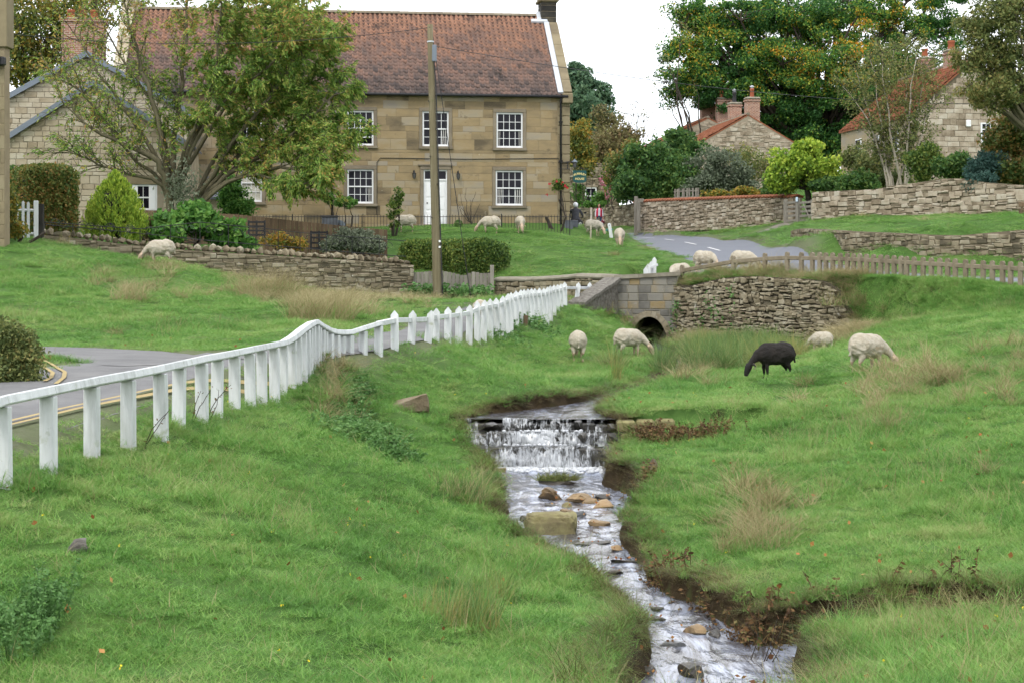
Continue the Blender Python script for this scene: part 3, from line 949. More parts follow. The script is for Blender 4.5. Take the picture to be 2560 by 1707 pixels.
def wall_core(parent, name, x0, x1, zb, zt, th, mat, n=24, y0=0.0, holes=()):
    """the body behind the stones, with its openings left open"""
    mb = MB()
    xs = sorted(set([x0 + (x1 - x0) * k / n for k in range(n + 1)] + [q for h in holes for q in h[:2] if x0 < q < x1]))
    for a, b in zip(xs[:-1], xs[1:]):
        m = (a + b) / 2
        cut = sorted([(h[2], h[3]) for h in holes if h[0] <= m <= h[1]])
        lo = None
        spans = []
        z = (zb(a), zb(b))
        for (c0, c1) in cut:
            spans.append((z[0], z[1], c0, c0))
            z = (c1, c1)
        spans.append((z[0], z[1], zt(a), zt(b)))
        for (a0, b0, a1, b1) in spans:
            if max(a1 - a0, b1 - b0) < 1e-4:
                continue
            v = [(a, y0, a0), (b, y0, b0), (b, y0, b1), (a, y0, a1), (a, y0 + th, a0), (b, y0 + th, b0), (b, y0 + th, b1), (a, y0 + th, a1)]
            mb.add(v, [(0, 1, 2, 3), (7, 6, 5, 4), (3, 2, 6, 7), (0, 4, 5, 1), (0, 3, 7, 4), (1, 5, 6, 2)])
    return mb.build(name, mat, parent)

def pot(parent, x, y, z, r, h, mat=None, cowl=False):
    o = MB().lathe([(r * 1.02, 0), (r * 0.95, h * .1), (r * 0.86, h * .72), (r * 0.98, h * .78), (r * 1.0, h * .92), (r * .9, h), (r * .6, h), (r * .6, h * .85)], (x, y, z), 12).build('pot', mat or M['terracotta'], parent, True)
    if cowl:
        m = MB().lathe([(r * .55, 0), (r * .55, r * .9)], (x, y, z + h * .9), 8)
        m.lathe([(r * 1.0, 0), (r * .95, r * .25), (r * .1, r * .7)], (x, y, z + h * .9 + r), 10)
        m.build('cowl', M['lead'], parent)
    return o

TILE_W, TILE_G, TILE_L = 0.232, 0.285, 0.36
def tile_geo():
    """one pantile: x across, y up the slope, z off the roof"""
    u = np.linspace(0, 1, 9)
    zz = 0.062 * np.array([0.45, 0.85, 0.55, 0.08, -0.26, -0.40, -0.34, -0.08, 0.42])
    x = u * TILE_W * 1.04
    top = np.stack([x, np.full(9, TILE_L), zz + 0.004], 1)
    bot = np.stack([x, np.zeros(9), zz + 0.046], 1)
    low = np.stack([x, np.zeros(9), zz + 0.010], 1)
    v = np.concatenate([top, bot, low])
    i = np.arange(8)
    f = np.concatenate([np.stack([9 + i, 10 + i, 1 + i, i], 1), np.stack([18 + i, 19 + i, 10 + i, 9 + i], 1)])
    return v, f
TV, TF = tile_geo()
TILE_ME = np_mesh('tile', TV, TF, M['tile'], True)
def tile_roof(parent, x0, x1, ye, ze, yr, zr, mat_field, single=None, seed=3, skip=None):
    """tiles the slope from the eave (ye, ze) to the ridge (yr, zr); SINGLE(x, s) says which become objects of their own"""
    rnd = np.random.default_rng(seed)
    L = math.hypot(yr - ye, zr - ze)
    pit = math.atan2(zr - ze, yr - ye)
    nx, ny = int((x1 - x0) / TILE_W), int(L / TILE_G)
    gx = (x1 - x0) / nx
    gy = (L - 0.08) / ny
    cells = []
    for r in range(ny):
        for k in range(nx):
            cells.append((x0 + k * gx, r * gy))
    cells = np.array(cells)
    if skip is not None:
        cells = cells[[not skip(a, b) for a, b in cells]]
    one = np.zeros(len(cells), bool)
    if single is not None:
        order = np.argsort([single(a, b) for a, b in cells])[:300]
        one[order] = True
        for a, b in cells[one]:
            w = rnd.normal(0, 0.006, 2)
            y, z = ye + b * math.cos(pit), ze + b * math.sin(pit)
            obj('tile', TILE_ME, parent, (a + w[0], y, z + 0.02), (pit + rnd.normal(0, .012), rnd.normal(0, .012), rnd.normal(0, .012)), (gx / TILE_W, 1, 1))
    C = cells[~one]
    T = TV.copy()
    T[:, 0] *= gx / TILE_W
    cy, sy = math.cos(pit), math.sin(pit)
    jit = rnd.normal(0, 0.005, (len(C), 3))
    P = T[None].repeat(len(C), 0)
    P[:, :, 2] += jit[:, 2:3] + P[:, :, 1] * rnd.normal(0, .015, (len(C), 1))
    X = P[:, :, 0] + C[:, 0:1] + jit[:, 0:1]
    s = P[:, :, 1] + C[:, 1:2]
    Y = ye + s * cy - P[:, :, 2] * sy
    Z = ze + s * sy + P[:, :, 2] * cy + 0.02
    v = np.stack([X, Y, Z], -1).reshape(-1, 3)
    f = (TF[None] + (np.arange(len(C)) * len(TV))[:, None, None]).reshape(-1, 4)
    o = obj('tile_field', np_mesh('tile_field', v, f, mat_field, True), parent)
    o['kind'] = 'stuff'
    return o

def sash(parent, x0, x1, z0, z1, cols=4, rows=(2, 2), y=0.06, open_=0.0, curtain=None, surround=True, stone=None, name='window'):
    """a sash window: white frame, glazing bars, every pane its own piece, sill and stone surround"""
    fw, bw = 0.075, 0.022
    mb = MB()
    mb.box(x0, x0 + fw, y - .03, y + .09, z0, z1, .006)
    mb.box(x1 - fw, x1, y - .03, y + .09, z0, z1, .006)
    mb.box(x0 + fw, x1 - fw, y - .03, y + .09, z1 - fw, z1, .006)
    mb.box(x0 + fw, x1 - fw, y - .035, y + .09, z0, z0 + fw * 1.2, .006)
    zm = z0 + (z1 - z0) * rows[1] / sum(rows)
    w = mb.build(name, M['white'], parent)
    ix0, ix1 = x0 + fw, x1 - fw
    iz0, iz1 = z0 + fw * 1.2, z1 - fw
    bars = MB()
    bars.box(ix0, ix1, y - .01, y + .05, zm - .028, zm + .028, .005)
    pw = (ix1 - ix0) / cols
    pm = None
    for (a, b, n, dy) in ((iz0 + open_, zm - .028, rows[1], .03), (zm + .028, iz1, rows[0], .0)):
        ph = (b - a) / n
        for k in range(1, cols):
            bars.box(ix0 + k * pw - bw / 2, ix0 + k * pw + bw / 2, y + dy, y + dy + .028, a, b)
        for r in range(1, n):
            bars.box(ix0, ix1, y + dy + .002, y + dy + .026, a + r * ph - bw / 2, a + r * ph + bw / 2)
        for k in range(cols):
            for r in range(n):
                g = MB().box(ix0 + k * pw, ix0 + (k + 1) * pw, y + dy + .012, y + dy + .018, a + r * ph, a + (r + 1) * ph)
                pn = g.build('pane', M['glass'] if curtain != 'blind' else M['glass_clear'], w)
    if open_:
        bars.box(ix0, ix1, y + .02, y + .06, iz0 + open_ - .05, iz0 + open_ + .01, .005)
    bars.build('glazing_bars', M['white'], w)
    MB().box(x0, x1, y + .30, y + .33, z0, z1).build('dark_room', M['room'], w)
    if curtain == 'blind':
        MB().box(ix0, ix1, y + .07, y + .08, iz0, iz1).build('blind', M['blind'], w)
    elif curtain:
        for (a, b) in curtain:
            n = 14
            v, f = [], []
            for i in range(n + 1):
                t = i / n
                for zz in (iz0, iz1):
                    pull = 0.0 if zz == iz1 else 0.35
                    xx = ix0 + (ix1 - ix0) * (a + (b - a) * (t * (1 - pull) + (pull if a > 0.5 else 0)))
                    v.append((xx, y - 0.004 + .02 * math.sin(t * 22), zz))
            for i in range(n):
                f.append((2 * i, 2 * i + 2, 2 * i + 3, 2 * i + 1))
            me = np_mesh('curtain', v, f, M['curtain'], True)
            o = obj('curtain', me, w, loc=(0, .0495, 0))
    if surround:
        s = stone or M['dress']
        e = .15
        MB().box(x0 - e, x1 + e, -.05, .12, z1, z1 + .17, .012).build('lintel', s, w)
        MB().box(x0 - e, x0, -.047, .12, z0, z1 - .002, .012).build('jamb', s, w)
        MB().box(x1, x1 + e, -.047, .12, z0, z1 - .002, .012).build('jamb', s, w)
        MB().box(x0 - e - .03, x1 + e + .03, -.11, .10, z0 - .13, z0 - .002, .012).build('sill', s, w)
    return w
M['room'] = surf('dark_interior', [(0.01, 0.01, 0.012), (0.02, 0.02, 0.022)], 2, bump=0)
def clear_glass():
    t = NT('clear_glass')
    g = t.n('ShaderNodeBsdfGlossy'); g.inputs['Roughness'].default_value = 0.05
    tr = t.n('ShaderNodeBsdfTransparent')
    m = t.n('ShaderNodeMixShader'); m.inputs[0].default_value = 0.10
    t.l(tr.outputs[0], m.inputs[1]); t.l(g.outputs[0], m.inputs[2]); t.l(m.outputs[0], t.out.inputs['Surface'])
    return t.mat
M['glass_clear'] = clear_glass()

# ---------------------------------------------------------------- the long stone house
RC = H(1423, 561, 79.5)                               # its right front corner
th = math.radians(7.0)
LC = RC - Vector((math.cos(th), math.sin(th), 0)) * 20.6
hf = Frame(LC, RC, z=2.35)
house = thing('stone_house', 'long honey sandstone house with red pantile roof and white sash windows', 'house', mw=hf.mw)
WID = hf.L
zE = hf.px(1300, 240)[1]
DEP = 10.4
zR = (YH - 41) * (79.5 + DEP / 2) / F - hf.A.z
def R4(a, b, c, d):
    """pixel box -> wall box"""
    x0, zt_ = hf.px(a, c)
    x1, zb_ = hf.px(b, d)
    return (x0, x1, zb_, zt_)
wins = [R4(868, 934, 277, 365), R4(1056, 1122, 279, 367), R4(1241, 1307, 282, 371), R4(868, 934, 424, 510), R4(1239, 1307, 427, 515), R4(601, 655, 410, 506), R4(601, 655, 277, 365)]
door = R4(1059, 1118, 425, 562)
pad = .15
holes = [(w[0] - pad, w[1] + pad, w[2] - .13, w[3] + .17) for w in wins] + [(door[0] - .16, door[1] + .16, -0.3, door[3] + .17)]
open_h = [(w[0], w[1], w[2], w[3]) for w in wins] + [(door[0], door[1], door[2], door[3])]
flat = lambda z: (lambda x: z)
hw = wall_core(house, 'wall', 0, WID, flat(-1.0), flat(zE + .05), .45, M['mortar'], n=2, holes=open_h)
xq = WID - .55
courses(hw, 'stone_block', 0, xq, flat(-0.55), flat(zE - .04), (.25, .40), (.50, 1.35), M['ashlar'], d=.012, c=.01, gap=.009, holes=holes, seed=11)
z = -0.6
k = 0
while z < zE - .1:
    hq = .44
    wq = .52 if k % 2 else .52
    MB().box(WID - wq, WID + .03, -.05, .5, z, min(z + hq - .025, zE - .04), .02).build('quoin', M['quoin'], hw)
    z += hq
    k += 1
# side and back walls
MB().box(WID - .45, WID, .46, DEP, -1.0, zE).prism([(WID - .45, 0), (WID - .45, 0), (WID, 0)], 0, 0).build('gable_wall', M['quoin'], house)
for xx in (0.0, WID - .45):
    g = MB()
    v = [(xx, 0.46, zE), (xx, DEP, zE), (xx, DEP / 2, zR - .05), (xx + .45, 0.46, zE), (xx + .45, DEP, zE), (xx + .45, DEP / 2, zR - .05)]
    g.add(v, [(0, 1, 2), (5, 4, 3), (0, 2, 5, 3), (1, 4, 5, 2), (0, 3, 4, 1)])
    g.build('gable_peak', M['quoin'], house)
MB().box(0, .45, .46, DEP, -1.0, zE).box(.45, WID - .45, DEP - .45, DEP, -1, zE).build('rear_wall', M['ashlar'], house)
cu = [[(0, .0)], [(.62, 1.0)], [(.0, .16), (.84, 1.)], [(.74, 1.)], [(0, .30), (.62, 1.)], 'blind', None]
for i, w in enumerate(wins):
    sash(house, *w, cols=4, rows=(2, 2), curtain=None if i in (0, 6) else cu[i], open_=.32 if i == 0 else 0)
# door
dr = MB().box(door[0] + .06, door[1] - .06, .07, .12, door[2], hf.px(1090, 450)[1] - .04, .005).build('door', M['white'], house)
zt_ = hf.px(1090, 450)[1]
dw = (door[1] - door[0] - .12)
xm = (door[0] + door[1]) / 2
for (a, b, c, d_) in ((.06, .46, .08, .60), (.54, .94, .08, .60), (.06, .46, .68, 1.18), (.54, .94, .68, 1.18), (.06, .46, 1.26, 1.86), (.54, .94, 1.26, 1.86)):
    X0 = door[0] + .06
    MB().box(X0 + a * dw, X0 + b * dw, .052, .075, door[2] + c, door[2] + d_, .018).build('panel', M['white'], dr)
MB().ell((door[0] + .17, .035, door[2] + .98), (.035, .035, .035)).build('handle', M['black'], dr, True)
fr = MB().box(door[0], door[0] + .06, .03, .15, door[2], door[3], .006).box(door[1] - .06, door[1], .03, .15, door[2], door[3], .006).box(door[0] + .06, door[1] - .06, .03, .15, door[3] - .06, door[3], .006).box(door[0] + .06, door[1] - .06, .03, .15, zt_ - .04, zt_ + .03, .006)
fr = fr.build('door_frame', M['white'], house)
MB().box(xm - .03, xm + .03, .05, .1, zt_ + .03, door[3] - .06).build('mullion', M['white'], fr)
for (a, b) in ((door[0] + .06, xm - .03), (xm + .03, door[1] - .06)):
    MB().box(a, b, .07, .08, zt_ + .03, door[3] - .06).build('pane', M['glass'], fr)
MB().box(door[0], door[1], .4, .43, door[2], door[3]).build('dark_room', M['room'], fr)
MB().box(door[0] - .16, door[1] + .16, -.06, .12, door[3], door[3] + .17, .012).box(door[0] - .26, door[1] + .26, -.10, .02, door[3] + .175, door[3] + .25, .012).build('lintel', M['dress'], fr)
for (a, b) in ((door[0] - .16, door[0]), (door[1], door[1] + .16)):
    MB().box(a, b, -.05, .12, door[2] - .1, door[3] - .002, .012).build('jamb', M['dress'], fr)
MB().box(door[0] - .3, door[1] + .3, -.5, .1, door[2] - .35, door[2] - .01, .02).build('doorstep', M['dress'], house)
# roof
ye, ze = -.22, zE - .02
rf = MB()
for (a, b, zz) in ((ye, DEP / 2, 0),):
    v = [(.1, ye, ze - .06), (WID - .42, ye, ze - .06), (WID - .42, DEP / 2, zR - .06), (.1, DEP / 2, zR - .06), (.1, DEP + .2, ze - .06), (WID - .42, DEP + .2, ze - .06)]
    v += [(p[0], p[1], p[2] + .05) for p in v]
    rf.add(v, [(0, 3, 2, 1), (3, 4, 5, 2), (6, 7, 8, 9), (9, 8, 11, 10), (0, 1, 7, 6), (1, 2, 8, 7), (2, 5, 11, 8), (0, 6, 9, 3), (3, 9, 10, 4), (4, 10, 11, 5)])
roof = rf.build('roof', M['roof_under'], house)
xc0, xc1 = hf.px(1349, 60, DEP / 2)[0], hf.px(1387, 60, DEP / 2)[0]
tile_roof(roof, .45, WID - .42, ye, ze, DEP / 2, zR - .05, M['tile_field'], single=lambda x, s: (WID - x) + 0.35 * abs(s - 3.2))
n = 46
for i in range(n):
    x0, x1 = .4 + (WID - 1.2) * i / n, .4 + (WID - 1.2) * (i + 1) / n
    m = MB()
    a = [(x0 + .004, DEP / 2 + .17 * math.sin(w), zR - .06 + .15 * math.cos(w)) for w in np.linspace(-1.5, 1.5, 7)]
    b = [(x1 - .004, p[1], p[2] + .008) for p in a]
    m.add(a + b, [(i_, 7 + i_, 8 + i_, i_ + 1) for i_ in range(6)] + [tuple(range(7)), tuple(range(13, 6, -1))])
    m.build('ridge_tile', M['dress'], roof)
def slope_box(x0, x1, s0, s1, t0, t1, mat, name, parent):
    pit = math.atan2(zR - ze, DEP / 2 - ye)
    Mx = Matrix.Translation((0, ye, ze)) @ Matrix.Rotation(pit, 4, 'X')
    return MB().box(x0, x1, s0, s1, t0, t1, .015, Mx).build(name, mat, parent)
SL = math.hypot(zR - ze, DEP / 2 - ye)
ncop = 6
for i in range(ncop):
    slope_box(WID - .30, WID + .10, .1 + (SL - 1.0) * i / ncop, .1 + (SL - 1.0) * (i + 1) / ncop - .012, -.10, .20, M['quoin'], 'coping_stone', roof)
slope_box(WID - .54, WID - .29, .15, SL - .75, .02, .13, M['lead'], 'lead_flashing', roof)
slope_box(WID - 1.15, WID - .35, SL - .78, SL - .55, .03, .16, M['lead'], 'lead_flashing', roof)
slope_box(xc0 - .18, xc0 + .02, SL - .62, SL + .1, .03, .18, M['lead'], 'lead_flashing', roof)
for i in range(5):
    slope_box(-.12, .42, .1 + (SL - .3) * i / 5, .1 + (SL - .3) * (i + 1) / 5 - .012, -.10, .30, M['cream'], 'coping_stone', roof)
MB().box(WID - .35, WID + .13, -.32, .35, zE - .35, zE + .12, .03).build('kneeler', M['quoin'], roof)
# chimneys
def stone_chimney(x0, x1, y0, y1, z0, z1, mat, side=None, cap=M['quoin']):
    c = MB().box(x0 + .02, x1 - .02, y0 + .02, y1 - .02, z0, z1).build('chimney', M['mortar'], house)
    zz = z0
    while zz < z1 - .05:
        zn = min(zz + .30, z1)
        MB().box(x0, x1, y0, y1, zz, zn - .018, .015).build('stone_block', mat, c)
        zz = zn
    MB().box(x0 - .12, x1 + .12, y0 - .12, y1 + .12, z1, z1 + .14, .04).box(x0 - .05, x1 + .05, y0 - .05, y1 + .05, z1 + .142, z1 + .32, .03).build('cap', cap, c)
    return c
chm = stone_chimney(xc0, xc1, DEP / 2 - .55, DEP / 2 + .55, zR - .75, zR + .62, M['soot'])
stone_chimney(hf.px(677, 30, DEP / 2)[0], hf.px(715, 30, DEP / 2)[0], DEP / 2 - .5, DEP / 2 + .5, zR - .5, zR + 1.2, M['soot'])
stone_chimney(-.05, .62, DEP / 2 - .6, DEP / 2 + .6, zR - .6, zR + 1.3, M['cream'])
# gutter, pipes, wires
MB().tube([(.1, ye - .09, ze - .02), (WID - .1, ye - .09, ze - .02)], .065, 8).build('gutter', M['black'], house, True)
for px in (1401, 830):
    x = hf.px(px, 400)[0]
    p = MB().tube([(x, ye - .05, ze - .05), (x, -.12, ze - .35), (x, -.12, -.4)], .048, 8)
    for zz in (1.2, 3.0, 4.8):
        p.box(x - .09, x + .09, -.15, -.02, zz, zz + .06)
    p.build('downpipe', M['black'], house, True)
xa, za = hf.px(945, 396); xb, zb_ = hf.px(1396, 397)
MB().tube([(xa - .05, -.04, za - 2.6), (xa - .05, -.04, za - .2), (xa + .1, -.04, za), ((xa + xb) / 2, -.04, za - .02), (xb, -.04, zb_)], .016, 5).build('cable', M['black'], house)

def lantern(px, py, fr_, label):
    x, z = fr_.px(px, py)
    t = thing('wall_lantern', label, 'lantern', mw=fr_.mw @ Matrix.Translation((x, -.12, z)), group='black lanterns either side of the white door')
    MB().tube([(0, .12, .16), (0, .02, .26), (0, -.03, .20)], .014, 6).box(-.04, .04, .09, .115, .02, .24, .01).build('bracket', M['black'], t)
    MB().lathe([(.005, .2), (.03, .15), (.09, .10), (.095, .085)], (0, -.03, 0), 6).build('cap', M['black'], t)
    MB().lathe([(.08, .084), (.06, -.10), (.045, -.13), (.012, -.17)], (0, -.03, 0), 6).build('glass_body', M['lampglass'], t)
    c = MB()
    for k in range(6):
        w = 2 * math.pi * k / 6
        c.tube([(.082 * math.cos(w), -.03 + .082 * math.sin(w), .085), (.062 * math.cos(w), -.03 + .062 * math.sin(w), -.10)], .007, 4)
    c.build('cage', M['black'], t)
M['lampglass'] = surf('smoky_lamp_glass', [(0.05, 0.05, 0.055), (0.10, 0.10, 0.10)], 4, rough=0.1, bump=0)
lantern(1035, 440, hf, 'black iron wall lantern between the lower sash window and the white door')
lantern(1145, 442, hf, 'black iron wall lantern just after the white door, before the curtained window')

# hanging sign
sx, sz = hf.px(1447, 441)
sg = thing('hanging_sign', 'dark green shield-shaped hanging sign with gold lettering at the house corner', 'sign', mw=hf.mw @ Matrix.Translation((sx, -.25, sz)))
ol = [(-.31, .24), (.31, .24)]
for w in np.linspace(0, math.pi, 13):
    ol.append((.31 * math.cos(w), -.20 - .13 * math.sin(w) ** .7))
M['signgreen'] = surf('bottle_green_paint', [(0.004, 0.05, 0.048), (0.006, 0.065, 0.062)], 3, rough=0.35, bump=0.03)
M['gold'] = surf('gold_leaf_paint', [(0.55, 0.44, 0.16), (0.64, 0.54, 0.24)], 8, rough=0.45, bump=0)
ol = ol[::-1]
MB().prism(ol, -.02, .02).build('board', M['signgreen'], sg)
MB().tube([(-.98, .1, .62), (-.36, .1, .62), (-.25, .05, .55), (.02, 0, .33), (.36, 0, .31)], .018, 6).tube([(-.98, .1, .31), (.40, 0, .31)], .018, 6).tube([(-.55, .1, .31), (-.55, .1, .62)], .02, 6).tube([(-.2, 0, .31), (-.2, 0, .24)], .01, 5).tube([(.2, 0, .31), (.2, 0, .24)], .01, 5).build('bracket', M['black'], sg)
def lettering(txt, size, parent, loc, arch=0.0):
    cu_ = bpy.data.curves.new('lettering', 'FONT')
    cu_.body = txt
    cu_.size = size
    cu_.align_x = 'CENTER'
    cu_.extrude = .004
    cu_.offset = .004
    to = bpy.data.objects.new('tmp', cu_)
    COL.objects.link(to)
    bpy.context.view_layer.update()
    me = bpy.data.meshes.new_from_object(to.evaluated_get(bpy.context.evaluated_depsgraph_get()))
    bpy.data.objects.remove(to)
    for v in me.vertices:
        x, y, z_ = v.co
        v.co = (x, -z_ - .022, y + arch * (1 - (x / .28) ** 2))
    me.materials.clear()
    me.materials.append(M['gold'])
    me.name = 'lettering'
    return obj('lettering', me, parent, loc)
lettering('BURNLEY', .135, sg, (0, 0, -.02), .07)
lettering('HOUSE', .135, sg, (0, 0, -.19))
# corner lamp on an arm
lx, lz = hf.px(1435, 409)
cl = thing('wall_lantern', 'blue-grey lantern on an arm at the house corner above the hanging sign', 'lantern', mw=hf.mw @ Matrix.Translation((lx, -.2, lz)))
MB().lathe([(.004, .20), (.03, .15), (.14, .06), (.14, .04)], (0, 0, 0), 6).build('cap', M['bluegrey'], cl)
MB().lathe([(.11, .04), (.075, -.2), (.04, -.22)], (0, 0, 0), 6).build('glass_body', M['lampglass'], cl)
MB().tube([(-.42, .15, .05), (-.2, .02, .07), (0, 0, .1)], .016, 6).build('bracket', M['black'], cl)

# ---------------------------------------------------------------- gabled houses
def gabled(name, label, A, B, z0, eave, apex, depth, stone, core, roofmat, cs, ls, holes=(), opens=(), seed=1, barge=None, d=.03, j=.01, over=.12, front_over=.18, tiles=False, zlow=-1.0, cap=295, apx=.5, side_stone=None, wild=0.0):
    fr_ = Frame(A, B, z=z0)
    h = thing(name, label, 'house', mw=fr_.mw)
    W = fr_.L
    zt = lambda x: eave + (apex - eave) * max(0.0, 1 - abs(x - W * apx) / (W * (apx if x < W * apx else 1 - apx)))
    w = wall_core(h, 'wall', 0, W, flat(zlow), zt, .4, core, n=24, holes=opens)
    courses(w, 'stone_block', 0, W, flat(zlow + .5), lambda x: zt(x) - .03, cs, ls, stone, d=d, c=.015, j=j, gap=.02, holes=holes, seed=seed, cap=cap, wild=wild)
    MB().box(0, .4, .41, depth, zlow, eave).box(W - .4, W, .41, depth, zlow, eave).box(.4, W - .4, depth - .4, depth, zlow, eave).build('side_wall', side_stone or stone, h)
    rf = MB()
    xa = W * apx
    for (xe, sgn) in ((-over, 1), (W + over, -1)):
        ze_ = zt(0) - over * (apex - eave) / (W * apx)
        q = [(xe, -front_over, ze_), (xa, -front_over, apex), (xa, depth + .1, apex), (xe, depth + .1, ze_)]
        q += [(p[0], p[1], p[2] + .09) for p in q]
        rf.add(q, [(0, 1, 2, 3), (7, 6, 5, 4), (0, 4, 5, 1), (2, 6, 7, 3), (0, 3, 7, 4)])
    r = rf.build('roof', roofmat, h)
    if tiles:
        # rolls of the pantiles run down the slope that the camera sees
        L = math.hypot(xa + over, apex - ze_)
        nx, ny = int((depth + .25) / .235), int(L / .30)
        rr = np.random.default_rng(seed)
        C = np.array([(-front_over + k * .235, q * .30) for q in range(ny) for k in range(nx)])
        T = TV.copy()
        cy, sy = (xa + over) / L, (apex - ze_) / L
        P = T[None].repeat(len(C), 0)
        P[:, :, 2] += rr.normal(0, .008, (len(C), 1))
        s_ = P[:, :, 1] + C[:, 1:2]
        Yv = C[:, 0:1] + P[:, :, 0]
        Xv = -over + s_ * cy - P[:, :, 2] * sy
        Zv = ze_ + .1 + s_ * sy + P[:, :, 2] * cy
        v = np.stack([Xv, Yv, Zv], -1).reshape(-1, 3)
        f = (TF[None] + (np.arange(len(C)) * len(TV))[:, None, None]).reshape(-1, 4)
        o = obj('tile_field', np_mesh('tile_field', v, f, M['tile_red'], True), r)
        o['kind'] = 'stuff'
        rt = MB()
        rt.tube([(xa, -front_over, apex + .1), (xa, depth + .1, apex + .1)], .13, 8)
        rt.build('ridge_tile', M['dress'], r)
    if barge:
        for (xe, nm) in ((-over, 0), (W + over, 1)):
            a, b = Vector((xe, 0, ze_ + .10)), Vector((xa, 0, apex + .10))
            m = MB()
            v = [(a.x, -front_over - .06, a.z - .26), (b.x, -front_over - .06, b.z - .26), (b.x, -front_over - .06, b.z), (a.x, -front_over - .06, a.z)]
            v += [(p[0], p[1] + .05, p[2]) for p in v]
            m.add(v, [(0, 1, 2, 3), (7, 6, 5, 4), (3, 2, 6, 7), (0, 4, 5, 1), (0, 3, 7, 4), (1, 5, 6, 2)])
            m.build('bargeboard', barge, h)
    return h, fr_, zt, r

# pale house on the left: tall gable behind, lower wing in front
A, B = H(-40, 575, 74.2), H(472, 575, 75.2)
pa, pf, _, _ = gabled('stone_house', 'pale cream stone house with a tall gable and brick chimney behind the lower wing', A, B, 1.6, (YH - 275) * 74.2 / F - 1.6, (YH - 133) * 74.6 / F - 1.6, 9.0, M['cream'], M['cream_mortar'], M['slate'], (.19, .28), (.28, .62), seed=21, barge=M['bluegrey'], cap=200)
xc, zc = pf.px(210, 100, 4.5)
ch = MB().box(xc - .95, xc + .95, 4.0, 4.9, zc - 1.6, zc + .75, .01).box(xc - 1.03, xc + 1.03, 3.92, 4.98, zc + .752, zc + .86, .01).build('chimney', M['brickwork'], pa)
MB().box(xc - 1.0, xc + 1.0, 3.95, 4.95, zc + .862, zc + .94, .03).build('cap', M['cope'], ch)
for px in (178, 206, 236):
    pot(ch, pf.px(px, 30, 4.5)[0], 4.45, zc + .93, .19, .42)
A, B = H(-10, 575, 70.4), H(478, 575, 71.2)
wf = Frame(A, B, z=1.6)
wx0, wz1 = wf.px(322, 462); wx1, wz0 = wf.px(393, 527)
hl = (wx0 - .25, wx1 + .25, wz0, wz1 + .36)
pw, wf, _, _ = gabled('stone_house', 'low pale stone gabled wing with blue-grey bargeboards in front of the taller gable', A, B, 1.6, (YH - 362) * 70.4 / F - 1.6, (YH - 205) * 70.8 / F - 1.6, 3.9, M['cream'], M['cream_mortar'], M['slate'], (.19, .27), (.26, .60), holes=[hl], opens=[(wx0, wx1, wz0, wz1)], seed=22, barge=M['bluegrey'], cap=290)
MB().box(wx0 - .3, wx1 + .3, -.035, .1, wz1 + .002, wz1 + .36, .01).build('lintel', M['quoin'], pw)
w = sash(pw, wx0, wx1, wz0, wz1, cols=2, rows=(1, 1), y=.05, surround=False)
MB().box(wx0 + .07, wx0 + .36, .0, .05, wz0 + .05, wz1 - .07).box(wx1 - .34, wx1 - .07, .0, .05, wz0 + .05, wz1 - .07).build('white_panel', M['white'], w)
# slate porch between the two houses
pc = wf.px(537, 470)
po = thing('slate_porch', 'small porch with a blue slate roof between the pale wing and the long house', 'porch', mw=wf.mw @ Matrix.Translation((pc[0] + .5, .8, 0)))
pz = pc[1]
MB().box(-.75, .35, 0, 1.2, -1, pz - .35).build('wall', M['cream'], po)
sl = MB().add([(-.95, -.25, pz - .40), (.5, -.25, pz - .40), (.5, 1.0, pz + .55), (-.95, 1.0, pz + .55), (-.95, -.25, pz - .46), (.5, -.25, pz - .46), (.5, 1.0, pz + .48), (-.95, 1.0, pz + .48)], [(0, 1, 2, 3), (7, 6, 5, 4), (0, 4, 5, 1), (1, 5, 6, 2), (2, 6, 7, 3), (3, 7, 4, 0)]).build('roof', M['slate'], po)
for r in range(4):
    for k in range(5):
        y, zz = -.24 + r * .3, pz - .385 + r * .228
        Mx = Matrix.Translation((-.93 + k * .285 + (r % 2) * .02, y, zz)) @ Matrix.Rotation(math.radians(37.2), 4, 'X')
        MB().box(0, .275, 0, .42, .004 + .002 * (k % 2), .016, 0, Mx).build('slate', M['slate'], sl)

# corner of a nearer building at the left edge
A, B = H(-220, 500, 50.2), H(12, 500, 50)
fr_ = Frame(A, B, z=0.6)
eb = thing('stone_building', 'corner of a sandstone building cut by the left edge of the view', 'building', mw=fr_.mw)
w = wall_core(eb, 'wall', 0, fr_.L, flat(-1.5), flat(6.1), .4, M['mortar'], n=2)
courses(w, 'stone_block', 0, fr_.L, flat(-.5), flat(6.0), (.32, .45), (.4, .8), M['quoin'], d=.015, gap=.01, seed=31)
MB().box(-.3, fr_.L + .09, -.09, .5, 6.1, 10.5, .02).build('upper_wall', M['quoin'], eb)
MB().box(-.3, fr_.L + .07, -.26, -.05, 5.55, 5.8, .03).tube([(fr_.L - .1, -.3, 5.6), (fr_.L - .1, -.3, 5.95)], .06, 8).build('gutter_bracket', M['black'], eb)

